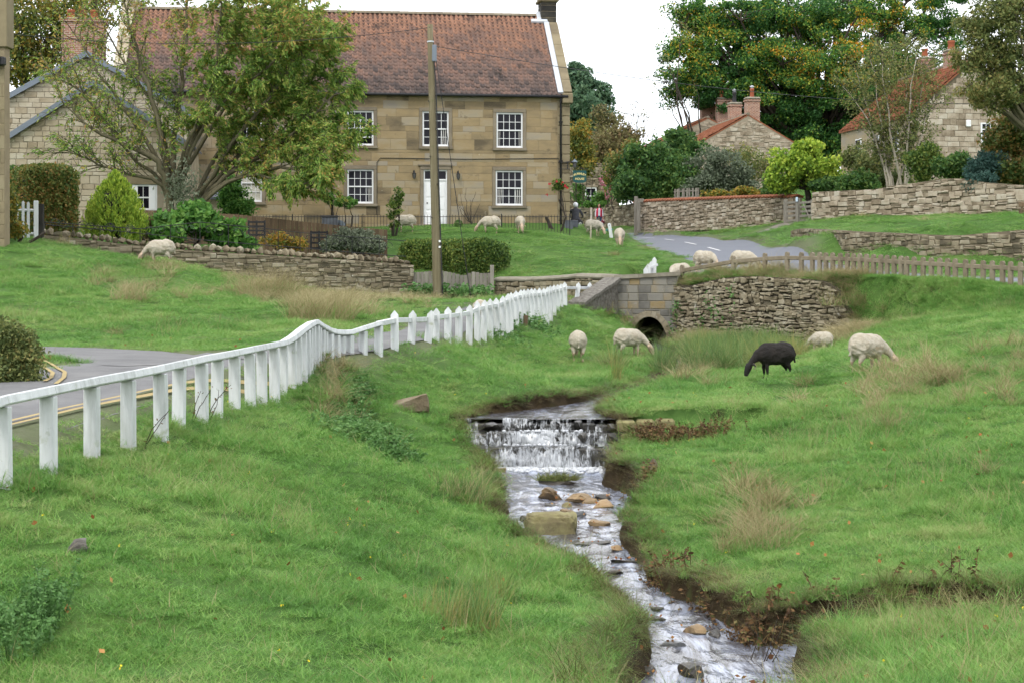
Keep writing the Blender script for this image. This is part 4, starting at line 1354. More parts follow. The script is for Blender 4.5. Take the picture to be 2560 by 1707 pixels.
# cottage with brick chimneys, and the one behind it
A, B = H(1728, 400, 115), H(2012, 400, 116)
ct, cf, _, cr = gabled('rubble_cottage', 'rubble stone cottage gable with a brick chimney at its peak, behind the green bushes', A, B, 4.3, (YH - 372) * 115 / F - 4.3, (YH - 290) * 115.5 / F - 4.3, 9.0, M['pale_rubble'], M['cream_mortar'], M['tile_red'], (.16, .28), (.25, .6), seed=41, j=.03, wild=.06, tiles=True, front_over=.02, cap=260)
def brick_chimney(h, fr_, px0, px1, py0, py1, dep, pots, capmat=M['cope'], down=.6, th_=.75, potmat=None):
    x0, z1 = fr_.px(px0, py0, dep)
    x1, z0_ = fr_.px(px1, py1, dep)
    c = MB().box(x0, x1, dep - th_ / 2, dep + th_ / 2, z0_ - down, z1 - .18, .01).box(x0 - .06, x1 + .06, dep - th_ / 2 - .06, dep + th_ / 2 + .06, z1 - .30, z1 - .19, .01).build('chimney', M['brickwork'], h)
    MB().box(x0 - .05, x1 + .05, dep - th_ / 2 - .05, dep + th_ / 2 + .05, z1 - .178, z1, .07).build('cap', capmat, c)
    for (px, py, r, kind) in pots:
        xx, zt_ = fr_.px(px, py, dep)
        pot(c, xx, dep, z1 - .02, r, zt_ - z1 + .02, M['black'] if kind == 'black' else None, kind != '')
    return c
brick_chimney(ct, cf, 1864, 1896, 244, 289, .45, [(1880, 222, .16, 'cowl')])
brick_chimney(ct, cf, 1822, 1851, 257, 300, 6.5, [(1836, 230, .16, 'black')], down=.9)
A, B = H(1640, 400, 128), H(1900, 400, 129)
c2, cf2, _, _ = gabled('rubble_cottage', 'farther rubble cottage with two tall brick chimney stacks of red pots', A, B, 5.0, (YH - 362) * 128 / F - 5, (YH - 296) * 128 / F - 5, 7.0, M['pale_rubble'], M['cream_mortar'], M['tile_red'], (.18, .3), (.25, .6), seed=42, j=.03, wild=.06, tiles=True, front_over=.02, cap=120)
brick_chimney(c2, cf2, 1752, 1790, 260, 315, 3.0, [(1762, 246, .17, 'cowl'), (1782, 234, .17, '')], down=1.2)
brick_chimney(c2, cf2, 1791, 1830, 245, 310, .6, [(1803, 228, .17, ''), (1821, 221, .17, '')], down=.8)

# big house on the right with a red roof
C0 = H(2275, 470, 95.0)
A, B = C0, Vector((C0.x + 7.42, C0.y + 1.13, 0))
rh, rfm, _, _ = gabled('stone_house', 'stone house with a bright red pantile roof, half hidden by the birch', A, B, 4.2, (YH - 288) * 95 / F - 4.2, 12.1 - 4.2, 11.2, M['pale_rubble'], M['rubble_core'], M['tile_red'], (.24, .34), (.35, .8), seed=51, j=.01, tiles=True, front_over=.1, cap=280, side_stone=M['ashlar'])
wx0, wz1 = rfm.px(2450, 308); wx1, wz0 = rfm.px(2476, 358)
w = sash(rh, wx0, wx1, wz0, wz1, cols=2, rows=(1, 2), y=-.12, surround=False)
MB().box(-.14, .14, -.12, -.03, 0, .38, .03).build('alarm_box', M['white'], rh, loc=(rfm.px(2420, 318)[0], 0, rfm.px(2420, 318)[1]))
for (y0, z0_, z1_, wd_) in ((1.6, 2.9, 4.1, .9), (4.6, 2.9, 4.1, .9), (7.6, 2.9, 4.1, .9), (2.6, .2, 1.7, .9), (8.6, .2, 1.7, .9)):
    w = MB().box(-.07, .05, y0, y0 + wd_, z0_, z1_, .01).build('window', M['white'], rh)
    for a in (0, 1):
        for b in (0, 1):
            hh = (z1_ - z0_ - .1) / 2
            MB().box(-.08, -.073, y0 + .06 + a * (wd_ - .08) / 2, y0 + .06 + a * (wd_ - .08) / 2 + (wd_ - .16) / 2, z0_ + .06 + b * hh, z0_ + .03 + (b + 1) * hh).build('pane', M['glass'], w)
brick_chimney(rh, rfm, 2300, 2330, 143, 185, 9.6, [(2312, 123, .2, '')], down=.9)
brick_chimney(rh, rfm, 2364, 2398, 125, 172, 3.4, [(2378, 103, .22, '')], down=.9)
# ================================================================ bridge, walls, fences
def rock_mesh(name, r, seed, mat, flat_=1.0, n=2, rough=.28, boxy=0.0, cuts=14):
    bm = bmesh.new()
    bmesh.ops.create_icosphere(bm, subdivisions=n, radius=1.0)
    g = random.Random(seed)
    dirs = [Vector((g.gauss(0, 1), g.gauss(0, 1), g.gauss(0, 1))).normalized() for _ in range(cuts)]
    offs = [g.uniform(.45, .85) for _ in dirs]
    for v in bm.verts:
        p = v.co.copy()
        if boxy:
            q_ = Vector([math.copysign(abs(a) ** boxy, a) for a in p])
            p = q_ * (1.15 / max(abs(a) for a in q_)) * .5 + q_ * (.95 / q_.length) * .5
        for d, o in zip(dirs, offs):
            t = p.dot(d)
            if t > o:
                p -= d * (t - o) * .96
        p *= 1 + g.uniform(-rough, rough) * .16
        v.co = Vector((p.x * r[0], p.y * r[1], p.z * r[2]))
    me = bpy.data.meshes.new(name)
    bm.to_mesh(me)
    bm.free()
    me.materials.append(mat)
    for q in me.polygons:
        q.use_smooth = n > 3
    return me

def prof(fr_, pts):
    q = sorted(fr_.px(px, py) for px, py in pts)
    xs, zs = [a for a, _ in q], [b for _, b in q]
    return lambda x: float(np.interp(x, xs, zs))

def stone_wall(name, label, A, B, top, bot, cs, ls, stone, core, th_=.5, d=.05, j=.02, gap=.02, c=.02, coping=None, seed=1, cap=295, cat='wall', root=None, sect='wall', field=None, sink=.5, wild=.06):
    A, B = H(A[0], 700, A[1]), H(B[0], 700, B[1])
    fr_ = Frame(A, B, z=0.0)
    t = root or thing(name, label, cat, mw=fr_.mw)
    zt, zb = prof(fr_, top), prof(fr_, bot)
    zb2 = lambda x: zb(x) - sink
    w = wall_core(t, sect, 0, fr_.L, zb2, zt, th_, core, n=30)
    if root is not None:
        w.matrix_basis = root.matrix_world.inverted() @ fr_.mw
    courses(w, 'stone', 0, fr_.L, lambda x: zb(x) - .25, lambda x: zt(x) - .01, cs, ls, stone, d=d, c=c, j=j, gap=gap, seed=seed, cap=cap, field_mat=field, wild=wild)
    rnd = random.Random(seed + 5)
    x = 0.0
    if coping == 'upright':
        while x < fr_.L - .1:
            wd = rnd.uniform(.16, .30)
            h = rnd.uniform(.20, .32)
            me = rock_mesh('coping_stone', (wd * .56, th_ * .62, h * .62), rnd.random(), stone, n=1, rough=.5)
            obj('coping_stone', me, w, (x + wd / 2, th_ * .45, zt(x + wd / 2) + h * .42), (rnd.uniform(-.1, .1), rnd.uniform(-.2, .2), rnd.uniform(-.15, .15)))
            x += wd * 1.02
    elif coping == 'slab':
        while x < fr_.L:
            wd = min(rnd.uniform(.7, 1.2), fr_.L - x + .01)
            x1 = x + wd
            z0, z1 = zt(x), zt(x1)
            m = MB()
            pr = [(-.07, 0), (-.09, .06), (-.02, .13), (th_ * .5, .17), (th_ + .02, .13), (th_ + .09, .06), (th_ + .07, 0)]
            v = [(x + .006, y, z0 + h + .003) for y, h in pr] + [(x1 - .006, y, z1 + h + .003) for y, h in pr]
            m.add(v, [(i, 7 + i, 8 + i, i + 1) for i in range(6)] + [(6, 13, 7, 0), tuple(range(7)), tuple(range(13, 6, -1))])
            m.build('coping_slab', M['cope'], w)
            x = x1
    elif coping == 'tile':
        while x < fr_.L:
            wd = .30
            MB().tube([(x, -.10, zt(x) + .03), (x, th_ * .5, zt(x) + .12), (x, th_ + .1, zt(x) + .03)], .11, 6, sq=.6).build('coping_tile', M['tile_red'], w)
            x += wd
    return t, fr_, w, zt

stone_wall('garden_wall', 'long lichened dry-stone garden wall with upright coping stones below the cherry tree', (108, 53.9), (1033, 61.8),
           [(100, 587), (200, 597), (300, 610), (400, 620), (500, 628), (700, 640), (900, 652), (1040, 663)],
           [(100, 600), (300, 645), (500, 680), (700, 715), (900, 745), (1040, 760)], (.12, .22), (.20, .50), M['rubble'], M['rubble_core'], coping='upright', seed=61, cap=290, j=.018)
stone_wall('path_wall', 'low lichened stone wall with rounded coping between the hedge and the bridge', (1238, 62.2), (1538, 58.3),
           [(1230, 704), (1330, 704), (1400, 700), (1450, 695), (1540, 699)], [(1230, 755), (1400, 750), (1540, 750)], (.12, .2), (.2, .45), M['rubble'], M['rubble_dark'], coping='slab', seed=62, j=.02)
stone_wall('retaining_wall', 'tall rough rubble wall beside the bridge holding up the road', (1686, 57.62), (2135, 51.35),
           [(1680, 706), (1720, 716), (1760, 706), (1800, 697), (1850, 691), (1900, 692), (2000, 697), (2060, 703), (2095, 725), (2120, 775), (2180, 860)],
           [(1680, 855), (1800, 862), (1900, 862), (2000, 855), (2060, 845), (2120, 830), (2180, 820)], (.085, .17), (.13, .36), M['rubble'], M['rubble_dark'], seed=63, cap=295, j=.035, d=.09, gap=.022, c=.03, th_=.7, sink=1.3, field=M['rubble'])
up = thing('retaining_wall', 'grey stone wall along the far side of the road below the grass bank', 'wall', mw=Frame(H(1980, 700, 75.4), H(2105, 700, 66.2), z=0).mw)
for i, (a, b, tp, bt) in enumerate((((1979, 75.4), (2106, 66.1), [(1975, 578), (2000, 572), (2050, 574), (2110, 578)], [(1975, 606), (2050, 622), (2110, 645)]),
                       ((2106, 66.1), (2300, 61.35), [(2100, 578), (2200, 582), (2310, 587)], [(2100, 645), (2310, 662)]),
                       ((2300, 61.35), (2590, 57.6), [(2300, 587), (2400, 589), (2480, 582), (2590, 572)], [(2300, 662), (2590, 670)]))):
    stone_wall('', '', a, b, tp, bt, (.12, .20), (.2, .5), M['rubble'], M['rubble_core'], seed=64 + i, cap=95, j=.02, d=.05, root=up, sect='wall', th_=.4)
stone_wall('garden_wall', 'pale stone wall with red tile coping across the road, left of the wooden gate', (1588, 101), (1984, 86.6),
           [(1580, 508), (1640, 504), (1760, 500), (1900, 495), (1990, 494)], [(1580, 575), (1700, 568), (1900, 560), (1990, 566)], (.13, .22), (.22, .5), M['pale_rubble'], M['rubble_core'], coping='tile', seed=68, j=.02, cap=250)
gw, gwf, gww, gwz = stone_wall('garden_wall', 'stone wall rising beyond the wooden gate to the shrubs at the right edge', (2030, 81), (2580, 71.5),
           [(2025, 481), (2190, 474), (2225, 466), (2330, 452), (2345, 447), (2420, 447), (2450, 456), (2590, 466)], [(2025, 556), (2200, 552), (2330, 540), (2590, 540)], (.15, .26), (.25, .6), M['pale_rubble'], M['rubble_core'], seed=69, j=.03, cap=290)
stone_wall('garden_wall', 'grey rubble wall behind the walking woman and the motorcycle', (1418, 114), (1592, 102.5),
           [(1410, 522), (1470, 521), (1540, 518), (1592, 507)], [(1410, 582), (1600, 580)], (.12, .22), (.2, .5), M['rubble'], M['rubble_core'], seed=70, j=.02, cap=200)
bt_, bfr, bw_, bz_ = stone_wall('stone_barn', 'grey rubble barn wall with a small white window behind the hanging sign', (1400, 126), (1545, 125),
           [(1390, 412), (1480, 413), (1560, 416)], [(1390, 560), (1560, 560)], (.14, .26), (.22, .55), M['rubble'], M['rubble_core'], seed=71, j=.02, cap=200, cat='building', coping='upright', sink=1.5)
wx0, wz1 = bfr.px(1464, 470); wx1, wz0 = bfr.px(1492, 512)
w = sash(bt_, wx0, wx1, wz0, wz1, cols=2, rows=(1, 1), y=-.13, surround=False)
MB().box(wx0 - .12, wx1 + .12, -.2, -.09, wz1 + .0, wz1 + .15, .02).build('lintel', M['dress'], w)

# ---------------------------------------------------------------- bridge
bA, bB = H(1540, 700, 57.75), H(1694, 700, 57.55)
bf_ = Frame(bA, bB, z=0.0)
br = thing('stone_bridge', 'small stone arch bridge with squared grey parapet blocks over the stream', 'bridge', mw=bf_.mw)
ax, az = bf_.px(1622, 862)
_, acr = bf_.px(1622, 792)
ar = 46 / 74.6
def arch(x):
    u = (x - ax) / ar
    return az + (acr - az) * math.sqrt(max(0, 1 - u * u)) if abs(u) < 1 else az - .8
_, ptop = bf_.px(1620, 690)
pz = lambda x: bf_.px(1540, 698)[1] + (bf_.px(1694, 690)[1] - bf_.px(1540, 698)[1]) * x / bf_.L
bw = wall_core(br, 'wall', 0, bf_.L, arch, pz, .45, M['mortar_grey'] if 'mortar_grey' in M else M['cope'], n=60)
ring = .20
def arch2(x):
    u = (x - ax) / (ar + ring)
    return az + (acr - az + ring) * math.sqrt(max(0, 1 - u * u)) if abs(u) < 1 else az - .3
courses(bw, 'stone_block', 0, bf_.L, arch2, lambda x: pz(x) - .01, (.21, .29), (.30, .52), M['greyblock'], d=.022, c=.012, j=.004, gap=.022, seed=72)
for k in range(15):
    w0, w1 = math.pi * k / 15, math.pi * (k + 1) / 15 - .02
    v = []
    for yy in (-.045, .42):
        for (rr, w) in ((0, w0), (0, w1), (ring, w1), (ring, w0)):
            v.append((ax + (ar + rr) * math.cos(w), yy, az + (acr - az + rr) * math.sin(w)))
    MB().add(v, [(0, 3, 2, 1), (4, 5, 6, 7), (0, 1, 5, 4), (1, 2, 6, 5), (2, 3, 7, 6), (3, 0, 4, 7)]).build('arch_stone', M['rubble'], bw)
tn = MB()
n = 16
v, f = [], []
for yy in (.40, 6.0):
    for k in range(n + 1):
        w = math.pi * k / n
        v.append((ax + ar * math.cos(w), yy, az + (acr - az) * math.sin(w)))
for k in range(n):
    f.append((k, k + 1, n + 2 + k, n + 1 + k))
f.append(tuple(range(n + 1, 2 * n + 2)))
tn.add(v, f).box(ax - ar - .1, ax - ar, .4, 6, az - .9, az).box(ax + ar, ax + ar + .1, .4, 6, az - .9, az)
tn.build('tunnel', M['rubble_dark'], br)
x = -.06
for wd in (.8, .7, .72):
    z0, z1 = pz(x), pz(x + wd)
    v = [(x + .004, -.10, z0), (x + wd - .004, -.10, z1), (x + wd - .004, .55, z1), (x + .004, .55, z0)]
    v += [(p[0], p[1], p[2] + .13) for p in v]
    MB().add(v, [(0, 3, 2, 1), (4, 5, 6, 7), (0, 1, 5, 4), (1, 2, 6, 5), (2, 3, 7, 6), (3, 0, 4, 7)]).build('coping_slab', M['cope'], br)
    x += wd
# sloping wing wall on its left
wA, wB = H(1458, 700, 55.4), H(1545, 700, 57.62)
wfr = Frame(wA, wB, z=0.0)
inv = br.matrix_world.inverted()
zt = prof(wfr, [(1450, 766), (1545, 702)])
ww = wall_core(br, 'wing_wall', 0, wfr.L, lambda x: zt(x) - 2.6, zt, .4, M['pebbly'], n=10)
ww.matrix_basis = inv @ wfr.mw
for i in range(3):
    x0, x1 = -.1 + (wfr.L + .1) * i / 3, -.1 + (wfr.L + .1) * (i + 1) / 3
    v = [(x0, -.12, zt(x0) - .02 - .33 * (x0 < 0) * 0), (x1 - .01, -.12, zt(x1)), (x1 - .01, .5, zt(x1)), (x0, .5, zt(x0))]
    v += [(p[0], p[1], p[2] + .11) for p in v]
    MB().add(v, [(0, 3, 2, 1), (4, 5, 6, 7), (0, 1, 5, 4), (1, 2, 6, 5), (2, 3, 7, 6), (3, 0, 4, 7)]).build('coping_slab', M['pebbly'], ww)

# ---------------------------------------------------------------- white roadside fence
FP = [  # left px, right px, foot row, distance, rail row ; first the stretch under the capping rail
 (-60,-18,1235,14.4,1003),(-24,24,1202,15.1,990),(96,143,1164,16,966),(208,252,1127,17.1,944),(300,340,1126,18,928),(377,417,1096,18.9,913),(433,470,1066,19.8,901),(484,519,1051,20.6,890),(531,565,1043,21.5,882),
 (570,601,1020,22.5,875),(605,636,1021,23.5,868),(638,667,1005,24.4,862),(668,697,975,25.3,856),(697,723,980,26.2,850),(722,738,964,26.9,838),(736,749,962,27.3,828),(747,760,941,27.7,819),(758,769,922,28.0,812),
 (766,777,914,28.3,807),(774,785,910,28.6,802),(782,793,908,28.85,801),(790,800,906,29.1,806),(798,808,904,29.3,812),(806,817,903,29.5,816),(816,829,902,29.7,822),(829,846,900,29.9,826),(848,862,893,30.2,827),(865,883,895,30.4,826),(900,918,895,30.7,815),(938,956,879,31.1,803)]
FQ = [  # the pointed pickets: left, right, foot, top, distance, lean
 (976,998,858,776,31.8,0),(1017,1039,858,776,33.0,.05),(1057,1080,863,775,34.0,.12),(1080,1099,850,770,34.9,0),(1110,1129,848,768,36,0),(1138,1156,844,766,37.1,0),(1164,1182,837,762,38.2,0),(1186,1201,827,752,39.2,0),(1202,1217,826,750,40,.03),(1218,1233,823,747,40.9,0),(1234,1249,816,745,41.8,0),
 (1250,1263,811,740,42.6,0),(1263,1274,794,734,43.4,.04),(1271,1283,780,731,44.2,0),(1283,1297,780,727,45,0),(1297,1306,784,724,45.7,0),(1305,1314,782,723,46.4,0),(1314,1323,777,722,47.1,.03),(1323,1333,772,721,47.8,0),(1333,1343,769,721,48.5,0),(1344,1354,766,720,49.2,0),(1355,1364,767,720,49.9,0),
 (1364,1372,763,717,50.6,.03),(1372,1380,759,714,51.3,0),(1380,1390,757,712,52,0),(1390,1398,758,711,52.8,0),(1398,1407,757,709,53.6,0),(1407,1418,752,705,54.5,0),(1436,1448,748,706,56.0,.1),(1467,1479,744,706,57.2,.03)]
fence = thing('white_fence', 'white painted post and rail fence running along the lane towards the bridge', 'fence')
rail = []
tp = lambda r: (r.x, r.y)
for i, (a, b, fy, Y, ry) in enumerate(FP):
    c = H((a + b) / 2, fy, Y)
    nx_ = FP[i + 1] if i + 1 < len(FP) else FQ[0]
    top = H((a + b) / 2, ry, Y)
    zf = gz(c.x, c.y)
    rz = random.uniform(-.04, .04)
    # posts stand square to the rail
    nxt = H((nx_[0] + nx_[1]) / 2, 0, nx_[3] if i + 1 < len(FP) else nx_[4])
    ang = math.atan2(nxt.y - c.y, nxt.x - c.x)
    if i > 0:
        pv = H((FP[i - 1][0] + FP[i - 1][1]) / 2, 0, FP[i - 1][3])
        ang = math.atan2(nxt.y - pv.y, nxt.x - pv.x)
    face = .142
    hgt = top.z - .09
    lo = min(zf, c.z) - .25
    Mx = Matrix.Translation((c.x, c.y, 0)) @ Matrix.Rotation(ang - math.pi / 2 + rz, 4, 'Z') @ Matrix.Rotation(random.uniform(-.02, .02), 4, 'Y')
    MB().box(-face / 2, face / 2, -.05, .05, lo, hgt, .008, Mx).build('post', M['fencewhite'], fence)
    rail.append((Vector((c.x, c.y, top.z - .045)), ang))
for i in range(len(rail) - 1):
    (p, a0), (q, a1) = rail[i], rail[i + 1]
    d = q - p
    L = d.length
    Mx = Matrix.Translation(p) @ d.to_track_quat('Y', 'Z').to_matrix().to_4x4() @ Matrix.Rotation(math.radians(-14), 4, 'Y')
    hw_ = .08
    MB().box(-hw_, hw_, -.004, L + .012, -.045, .045, .012, Mx).build('rail', M['fencewhite'], fence)
prev = None
for i, (a, b, fy, ty, Y, lean) in enumerate(FQ):
    c = H((a + b) / 2, fy, Y)
    top = H((a + b) / 2, ty, Y)
    zf = gz(c.x, c.y)
    lo = min(zf, c.z) - .3
    wd = .145
    g = MB()
    t_ = top.z
    poly = [(-wd / 2, lo), (wd / 2, lo), (wd / 2, t_ - .09), (0, t_), (-wd / 2, t_ - .09)]
    g.prism(poly, -.045, .045)
    Mx = Matrix.Translation((c.x, c.y, c.z)) @ Matrix.Rotation(random.uniform(-.12, .04), 4, 'Z') @ Matrix.Rotation(lean + random.uniform(-.02, .02), 4, 'Y') @ Matrix.Translation((0, 0, -c.z))
    g.v = [tuple(Mx @ Vector(p)) for p in g.v]
    g.build('picket', M['fencewhite'], fence)
    pr_ = Vector((c.x, c.y + .02, t_ - .185))
    if prev is not None:
        d = pr_ - prev
        Mx = Matrix.Translation(prev) @ d.to_track_quat('Y', 'Z').to_matrix().to_4x4()
        MB().box(-.03, .03, 0, d.length, -.045, .045, .006, Mx).build('rail', M['fencewhite'], fence)
    else:
        p = rail[-1][0]
        d = pr_ - p
        Mx = Matrix.Translation(p) @ d.to_track_quat('Y', 'Z').to_matrix().to_4x4()
        MB().box(-.05, .05, 0, d.length, -.045, .045, .006, Mx).build('rail', M['fencewhite'], fence)
    prev = pr_
# pickets seen beyond the parapet
pk = thing('picket_fence', 'short row of white pointed pickets showing above the bridge parapet', 'fence')
for i, (px, ty, Y) in enumerate(((1614, 668, 59.6), (1620, 660, 60.0), (1628, 653, 60.4), (1636, 643, 60.8))):
    t_ = H(px, ty, Y)
    g = MB().prism([(-.075, -.9), (.075, -.9), (.075, -.09), (0, 0), (-.075, -.09)], -.04, .04)
    g.build('picket', M['fencewhite'], pk, loc=t_, rot=(0, random.uniform(-.08, .08), 0))
MB().box(-.2, .35, -.02, .02, -.25, -.17).build('rail', M['fencewhite'], pk, loc=H(1622, 655, 60.2), rot=(0, -.3, .6))
# stub of a brown post below the fence
st = tag(MB().box(-.055, .055, -.05, .05, -.3, .28, .012).build('wooden_stub', M['brownwood'], None, loc=at(1313, 45.6), rot=(0, .08, .1)), 'short brown wooden stub in the grass below the white pickets', 'post')

# ---------------------------------------------------------------- stone post and rail fence along the road
rp_ = [(1699,1712,663,719),(1827,1840,640,690),(1906,1919,633,677),(1961,1976,630,678),(1998,2010,631,678),(2025,2037,631,680),(2043,2056,631,682),(2059,2071,632,683),(2075,2089,632,684),(2094,2108,633,686),(2112,2126,633,687),(2126,2142,634,688),(2143,2157,634,690),(2160,2173,635,691),(2177,2191,636,692),(2195,2209,637,693),(2211,2225,638,694),(2228,2243,639,695),(2246,2260,640,695),(2259,2275,641,696),(2278,2293,642,697),(2300,2316,643,698),(2320,2337,644,699),(2342,2357,645,701),(2361,2378,646,702),(2380,2397,647,703),(2406,2422,649,705),(2425,2442,650,708),(2450,2466,651,710),(2473,2489,652,712),(2498,2515,653,714),(2518,2535,654,716),(2543,2560,655,718),(2568,2586,656,720)]
sf = thing('road_fence', 'weathered stone posts with round tops and one rail along the road above the stream', 'fence')
prev = None
for (a, b, ty, by) in rp_:
    m = (a + b) / 2
    Y = 58.1 + (m - 1705) * (47.0 - 58.1) / 855
    t_, f_ = H(m, ty, Y), H(m, by, Y)
    wd = .125
    h = t_.z
    lo = min(f_.z, gz(f_.x, f_.y)) - .25
    pl = [(-wd / 2, lo), (wd / 2, lo)] + [(wd / 2 * math.cos(w), h - .065 + .065 * math.sin(w)) for w in np.linspace(0, math.pi, 7)]
    g = MB().prism(pl, -.05, .05)
    g.build('post', M['concrete'], sf, loc=(t_.x, t_.y, 0), rot=(random.uniform(-.01, .01), random.uniform(-.008, .008), -.75 + random.uniform(-.1, .1)))
    rc = Vector((t_.x, t_.y, h - .19))
    if prev is not None:
        d = rc - prev
        Mx = Matrix.Translation(prev) @ d.to_track_quat('Y', 'Z').to_matrix().to_4x4()
        MB().box(-.05, .05, 0, d.length, -.065, .065, .015, Mx).build('rail', M['concrete'], sf)
    prev = rc

# ---------------------------------------------------------------- black railings before the house
rg = Frame(hf.world(hf.px(560, 500)[0], -2.4, 0), hf.world(WID - .35, -2.4, 0), z=0.0)
rl = thing('iron_railing', 'thin black iron railing of upright bars in front of the long house', 'railing', mw=rg.mw)
bar = MB().tube([(0, 0, 0), (0, 0, .95), (0, 0, 1.02)], [.011, .011, .002], 5).mesh('bar', M['black'])
nb = 112
ztop = lambda x: (YH - 537) * (rg.world(x, 0, 0).y) / F
for i in range(nb):
    x = rg.L * i / (nb - 1)
    obj('bar', bar, rl, (x, 0, ztop(x) - 1.02))
for dz in (.10, .92):
    MB().tube([(rg.L * k / 8, 0, ztop(rg.L * k / 8) - dz) for k in range(9)], .013, 4).build('rail', M['black'], rl)
for k in range(6):
    x = rg.L * k / 5
    MB().tube([(x, 0, ztop(x) - 1.4), (x, 0, ztop(x) + .03)], .02, 6).build('post', M['black'], rl)

# ---------------------------------------------------------------- brown board fence, gates
bfm = Frame(H(340, 600, 65.5), H(960, 600, 66.5), z=0.0)
bfn = thing('board_fence', 'brown upright board fence in the garden before the house', 'fence', mw=bfm.mw)
tpz = prof(bfm, [(330, 525), (480, 530), (600, 538), (700, 549), (800, 560), (960, 575)])
x, i = 0.0, 0
while x < bfm.L:
    z1 = tpz(x)
    MB().box(.004, .158, -.012 - .006 * (i % 2), .012, z1 - 1.7, z1, .004).build('board', M['brownwood'], bfn, loc=(x, 0, 0))
    x += .162
    i += 1
for dz in (.3, 1.2):
    v = [(0, .015, tpz(0) - dz), (bfm.L, .015, tpz(bfm.L) - dz)]
    MB().tube(v, .04, 4).build('rail', M['brownwood'], bfn)
def trellis(px0, px1, py0, py1, label):
    fr_ = Frame(H(px0, 600, 65.2), H(px1, 600, 65.2), z=0)
    x0, z1 = fr_.px(px0, py0); x1, z0 = fr_.px(px1, py1)
    t = thing('trellis', label, 'trellis', mw=fr_.mw, group='dark trellis panels on the board fence')
    for k in range(3):
        xx = x0 + (x1 - x0) * k / 2
        MB().box(xx - .035, xx + .035, -.05, -.02, z0, z1, .006).build('upright', M['black'], t)
    for k in range(4):
        zz = z0 + .06 + (z1 - z0 - .12) * k / 3
        MB().box(x0, x1, -.085, -.052, zz - .035, zz + .035, .006).build('crossbar', M['black'], t)
trellis(778, 818, 578, 625, 'small dark trellis panel on the board fence near the silvery bush')
trellis(622, 662, 552, 592, 'dark trellis panel on the board fence beside the broad-leaved green shrub')

def slat_fence(name, label, A, B, top, bot, wd, gap, mat, cat, pointed=False, rails=(.2, .75), th_=.02, group=None):
    fr_ = Frame(H(A[0], 700, A[1]), H(B[0], 700, B[1]), z=0.0)
    t = thing(name, label, cat, mw=fr_.mw, group=group)
    zt, zb = prof(fr_, top), prof(fr_, bot)
    x = 0.0
    while x < fr_.L - wd * .5:
        z1, z0 = zt(x + wd / 2), zb(x + wd / 2)
        pl = [(0, z0), (wd, z0), (wd, z1 - (wd * .6 if pointed else 0)), (wd / 2, z1), (0, z1 - (wd * .6 if pointed else 0))]
        MB().prism(pl, -th_, 0).build('slat', mat, t, loc=(x, random.uniform(-.005, .003), 0), rot=(0, random.uniform(-.015, .015), 0))
        x += wd + gap
    for r in rails:
        MB().tube([(0, .04, zb(0) + (zt(0) - zb(0)) * r), (fr_.L, .04, zb(fr_.L) + (zt(fr_.L) - zb(fr_.L)) * r)], .045, 4).build('rail', mat, t)
    return t, fr_
slat_fence('slat_gate', 'silvery wooden slat fence with a dipped top behind the telephone pole', (1031, 61.9), (1232, 62.0),
           [(1028, 682), (1060, 680), (1095, 676), (1130, 682), (1160, 690), (1180, 680), (1190, 680), (1205, 684), (1232, 682)], [(1028, 760), (1240, 758)], .13, .012, M['oldwood'], 'fence')
MB().box(-.07, .07, -.07, .07, -.9, 1.22, .012).build('gate_post', M['oldwood'], None, loc=H(1230, 748, 61.8))
tag(bpy.data.objects[-1] if False else COL.objects[-1], 'squared silvery gate post at the end of the slat fence', 'post')
wg, wgf = slat_fence('picket_gate', 'white picket gate between the orange shrub and the clipped hedge', (-30, 53.2), (84, 53.6),
           [(-40, 507), (0, 503), (50, 501), (90, 508)], [(-40, 590), (90, 596)], .085, .08, M['fencewhite'], 'gate', pointed=True, rails=(.12, .78))
xx, zz = wgf.px(90, 505)
MB().box(xx - .07, xx + .07, -.08, .06, zz - 1.4, zz + .03, .015).build('post', M['fencewhite'], wg)
xx, zz = wgf.px(102, 480)
MB().box(-.09, .09, -.09, .09, -1.6, .62, .015).build('stone_gate_post', M['soot'], None, loc=wgf.world(xx, .05, zz - 1.0))
tag(COL.objects[-1], 'dark gate post in the shade between the white gate and the garden wall', 'post')
slat_fence('slat_gate', 'small grey slat gate on top of the far garden wall under the bushes', (1684, 99.5), (1745, 98),
           [(1680, 474), (1750, 470)], [(1680, 500), (1750, 500)], .12, .09, M['oldwood'], 'gate')

# field gate on the right
fg = Frame(H(1966, 560, 86), H(2034, 560, 83), z=0.0)
gt = thing('field_gate', 'grey wooden five-bar gate between the two garden walls across the road', 'gate', mw=fg.mw)
for (px, w_, ty, by) in ((1964, .2, 500, 572), (1994, .26, 497, 570), (2032, .16, 500, 562)):
    x, z1 = fg.px(px, ty); _, z0 = fg.px(px, by)
    MB().box(x - w_ / 2, x + w_ / 2, -.08, .08, z0 - .3, z1, .02).build('post', M['oldwood'], gt)
for y_ in (508, 519, 530, 541, 553):
    for (p0, p1) in ((1968, 1989), (2000, 2030)):
        x0, z = fg.px(p0, y_); x1, _ = fg.px(p1, y_)
        MB().box(x0, x1, -.03, .03, z - .06, z + .05, .008).build('bar', M['oldwood'], gt)
x0, z0 = fg.px(2012, 505); x1, z1 = fg.px(2030, 548)
MB().tube([(x0, -.12, z0), (x1, -.12, z1)], .03, 5).build('brace', M['oldwood'], gt)
ns = thing('notice_post', 'thin pale post with a small pale blue notice beside the field gate', 'sign', mw=fg.mw)
x0, z0 = fg.px(2008, 558)
_, z1 = fg.px(2008, 500)
MB().tube([(x0, -.3, z0 - .3), (x0, -.3, z1)], .025, 6).build('post', M['oldwood'], ns)
M['noticeblue'] = surf('pale_blue_notice', [(0.45, 0.62, 0.78), (0.70, 0.80, 0.90)], 6, bump=0)
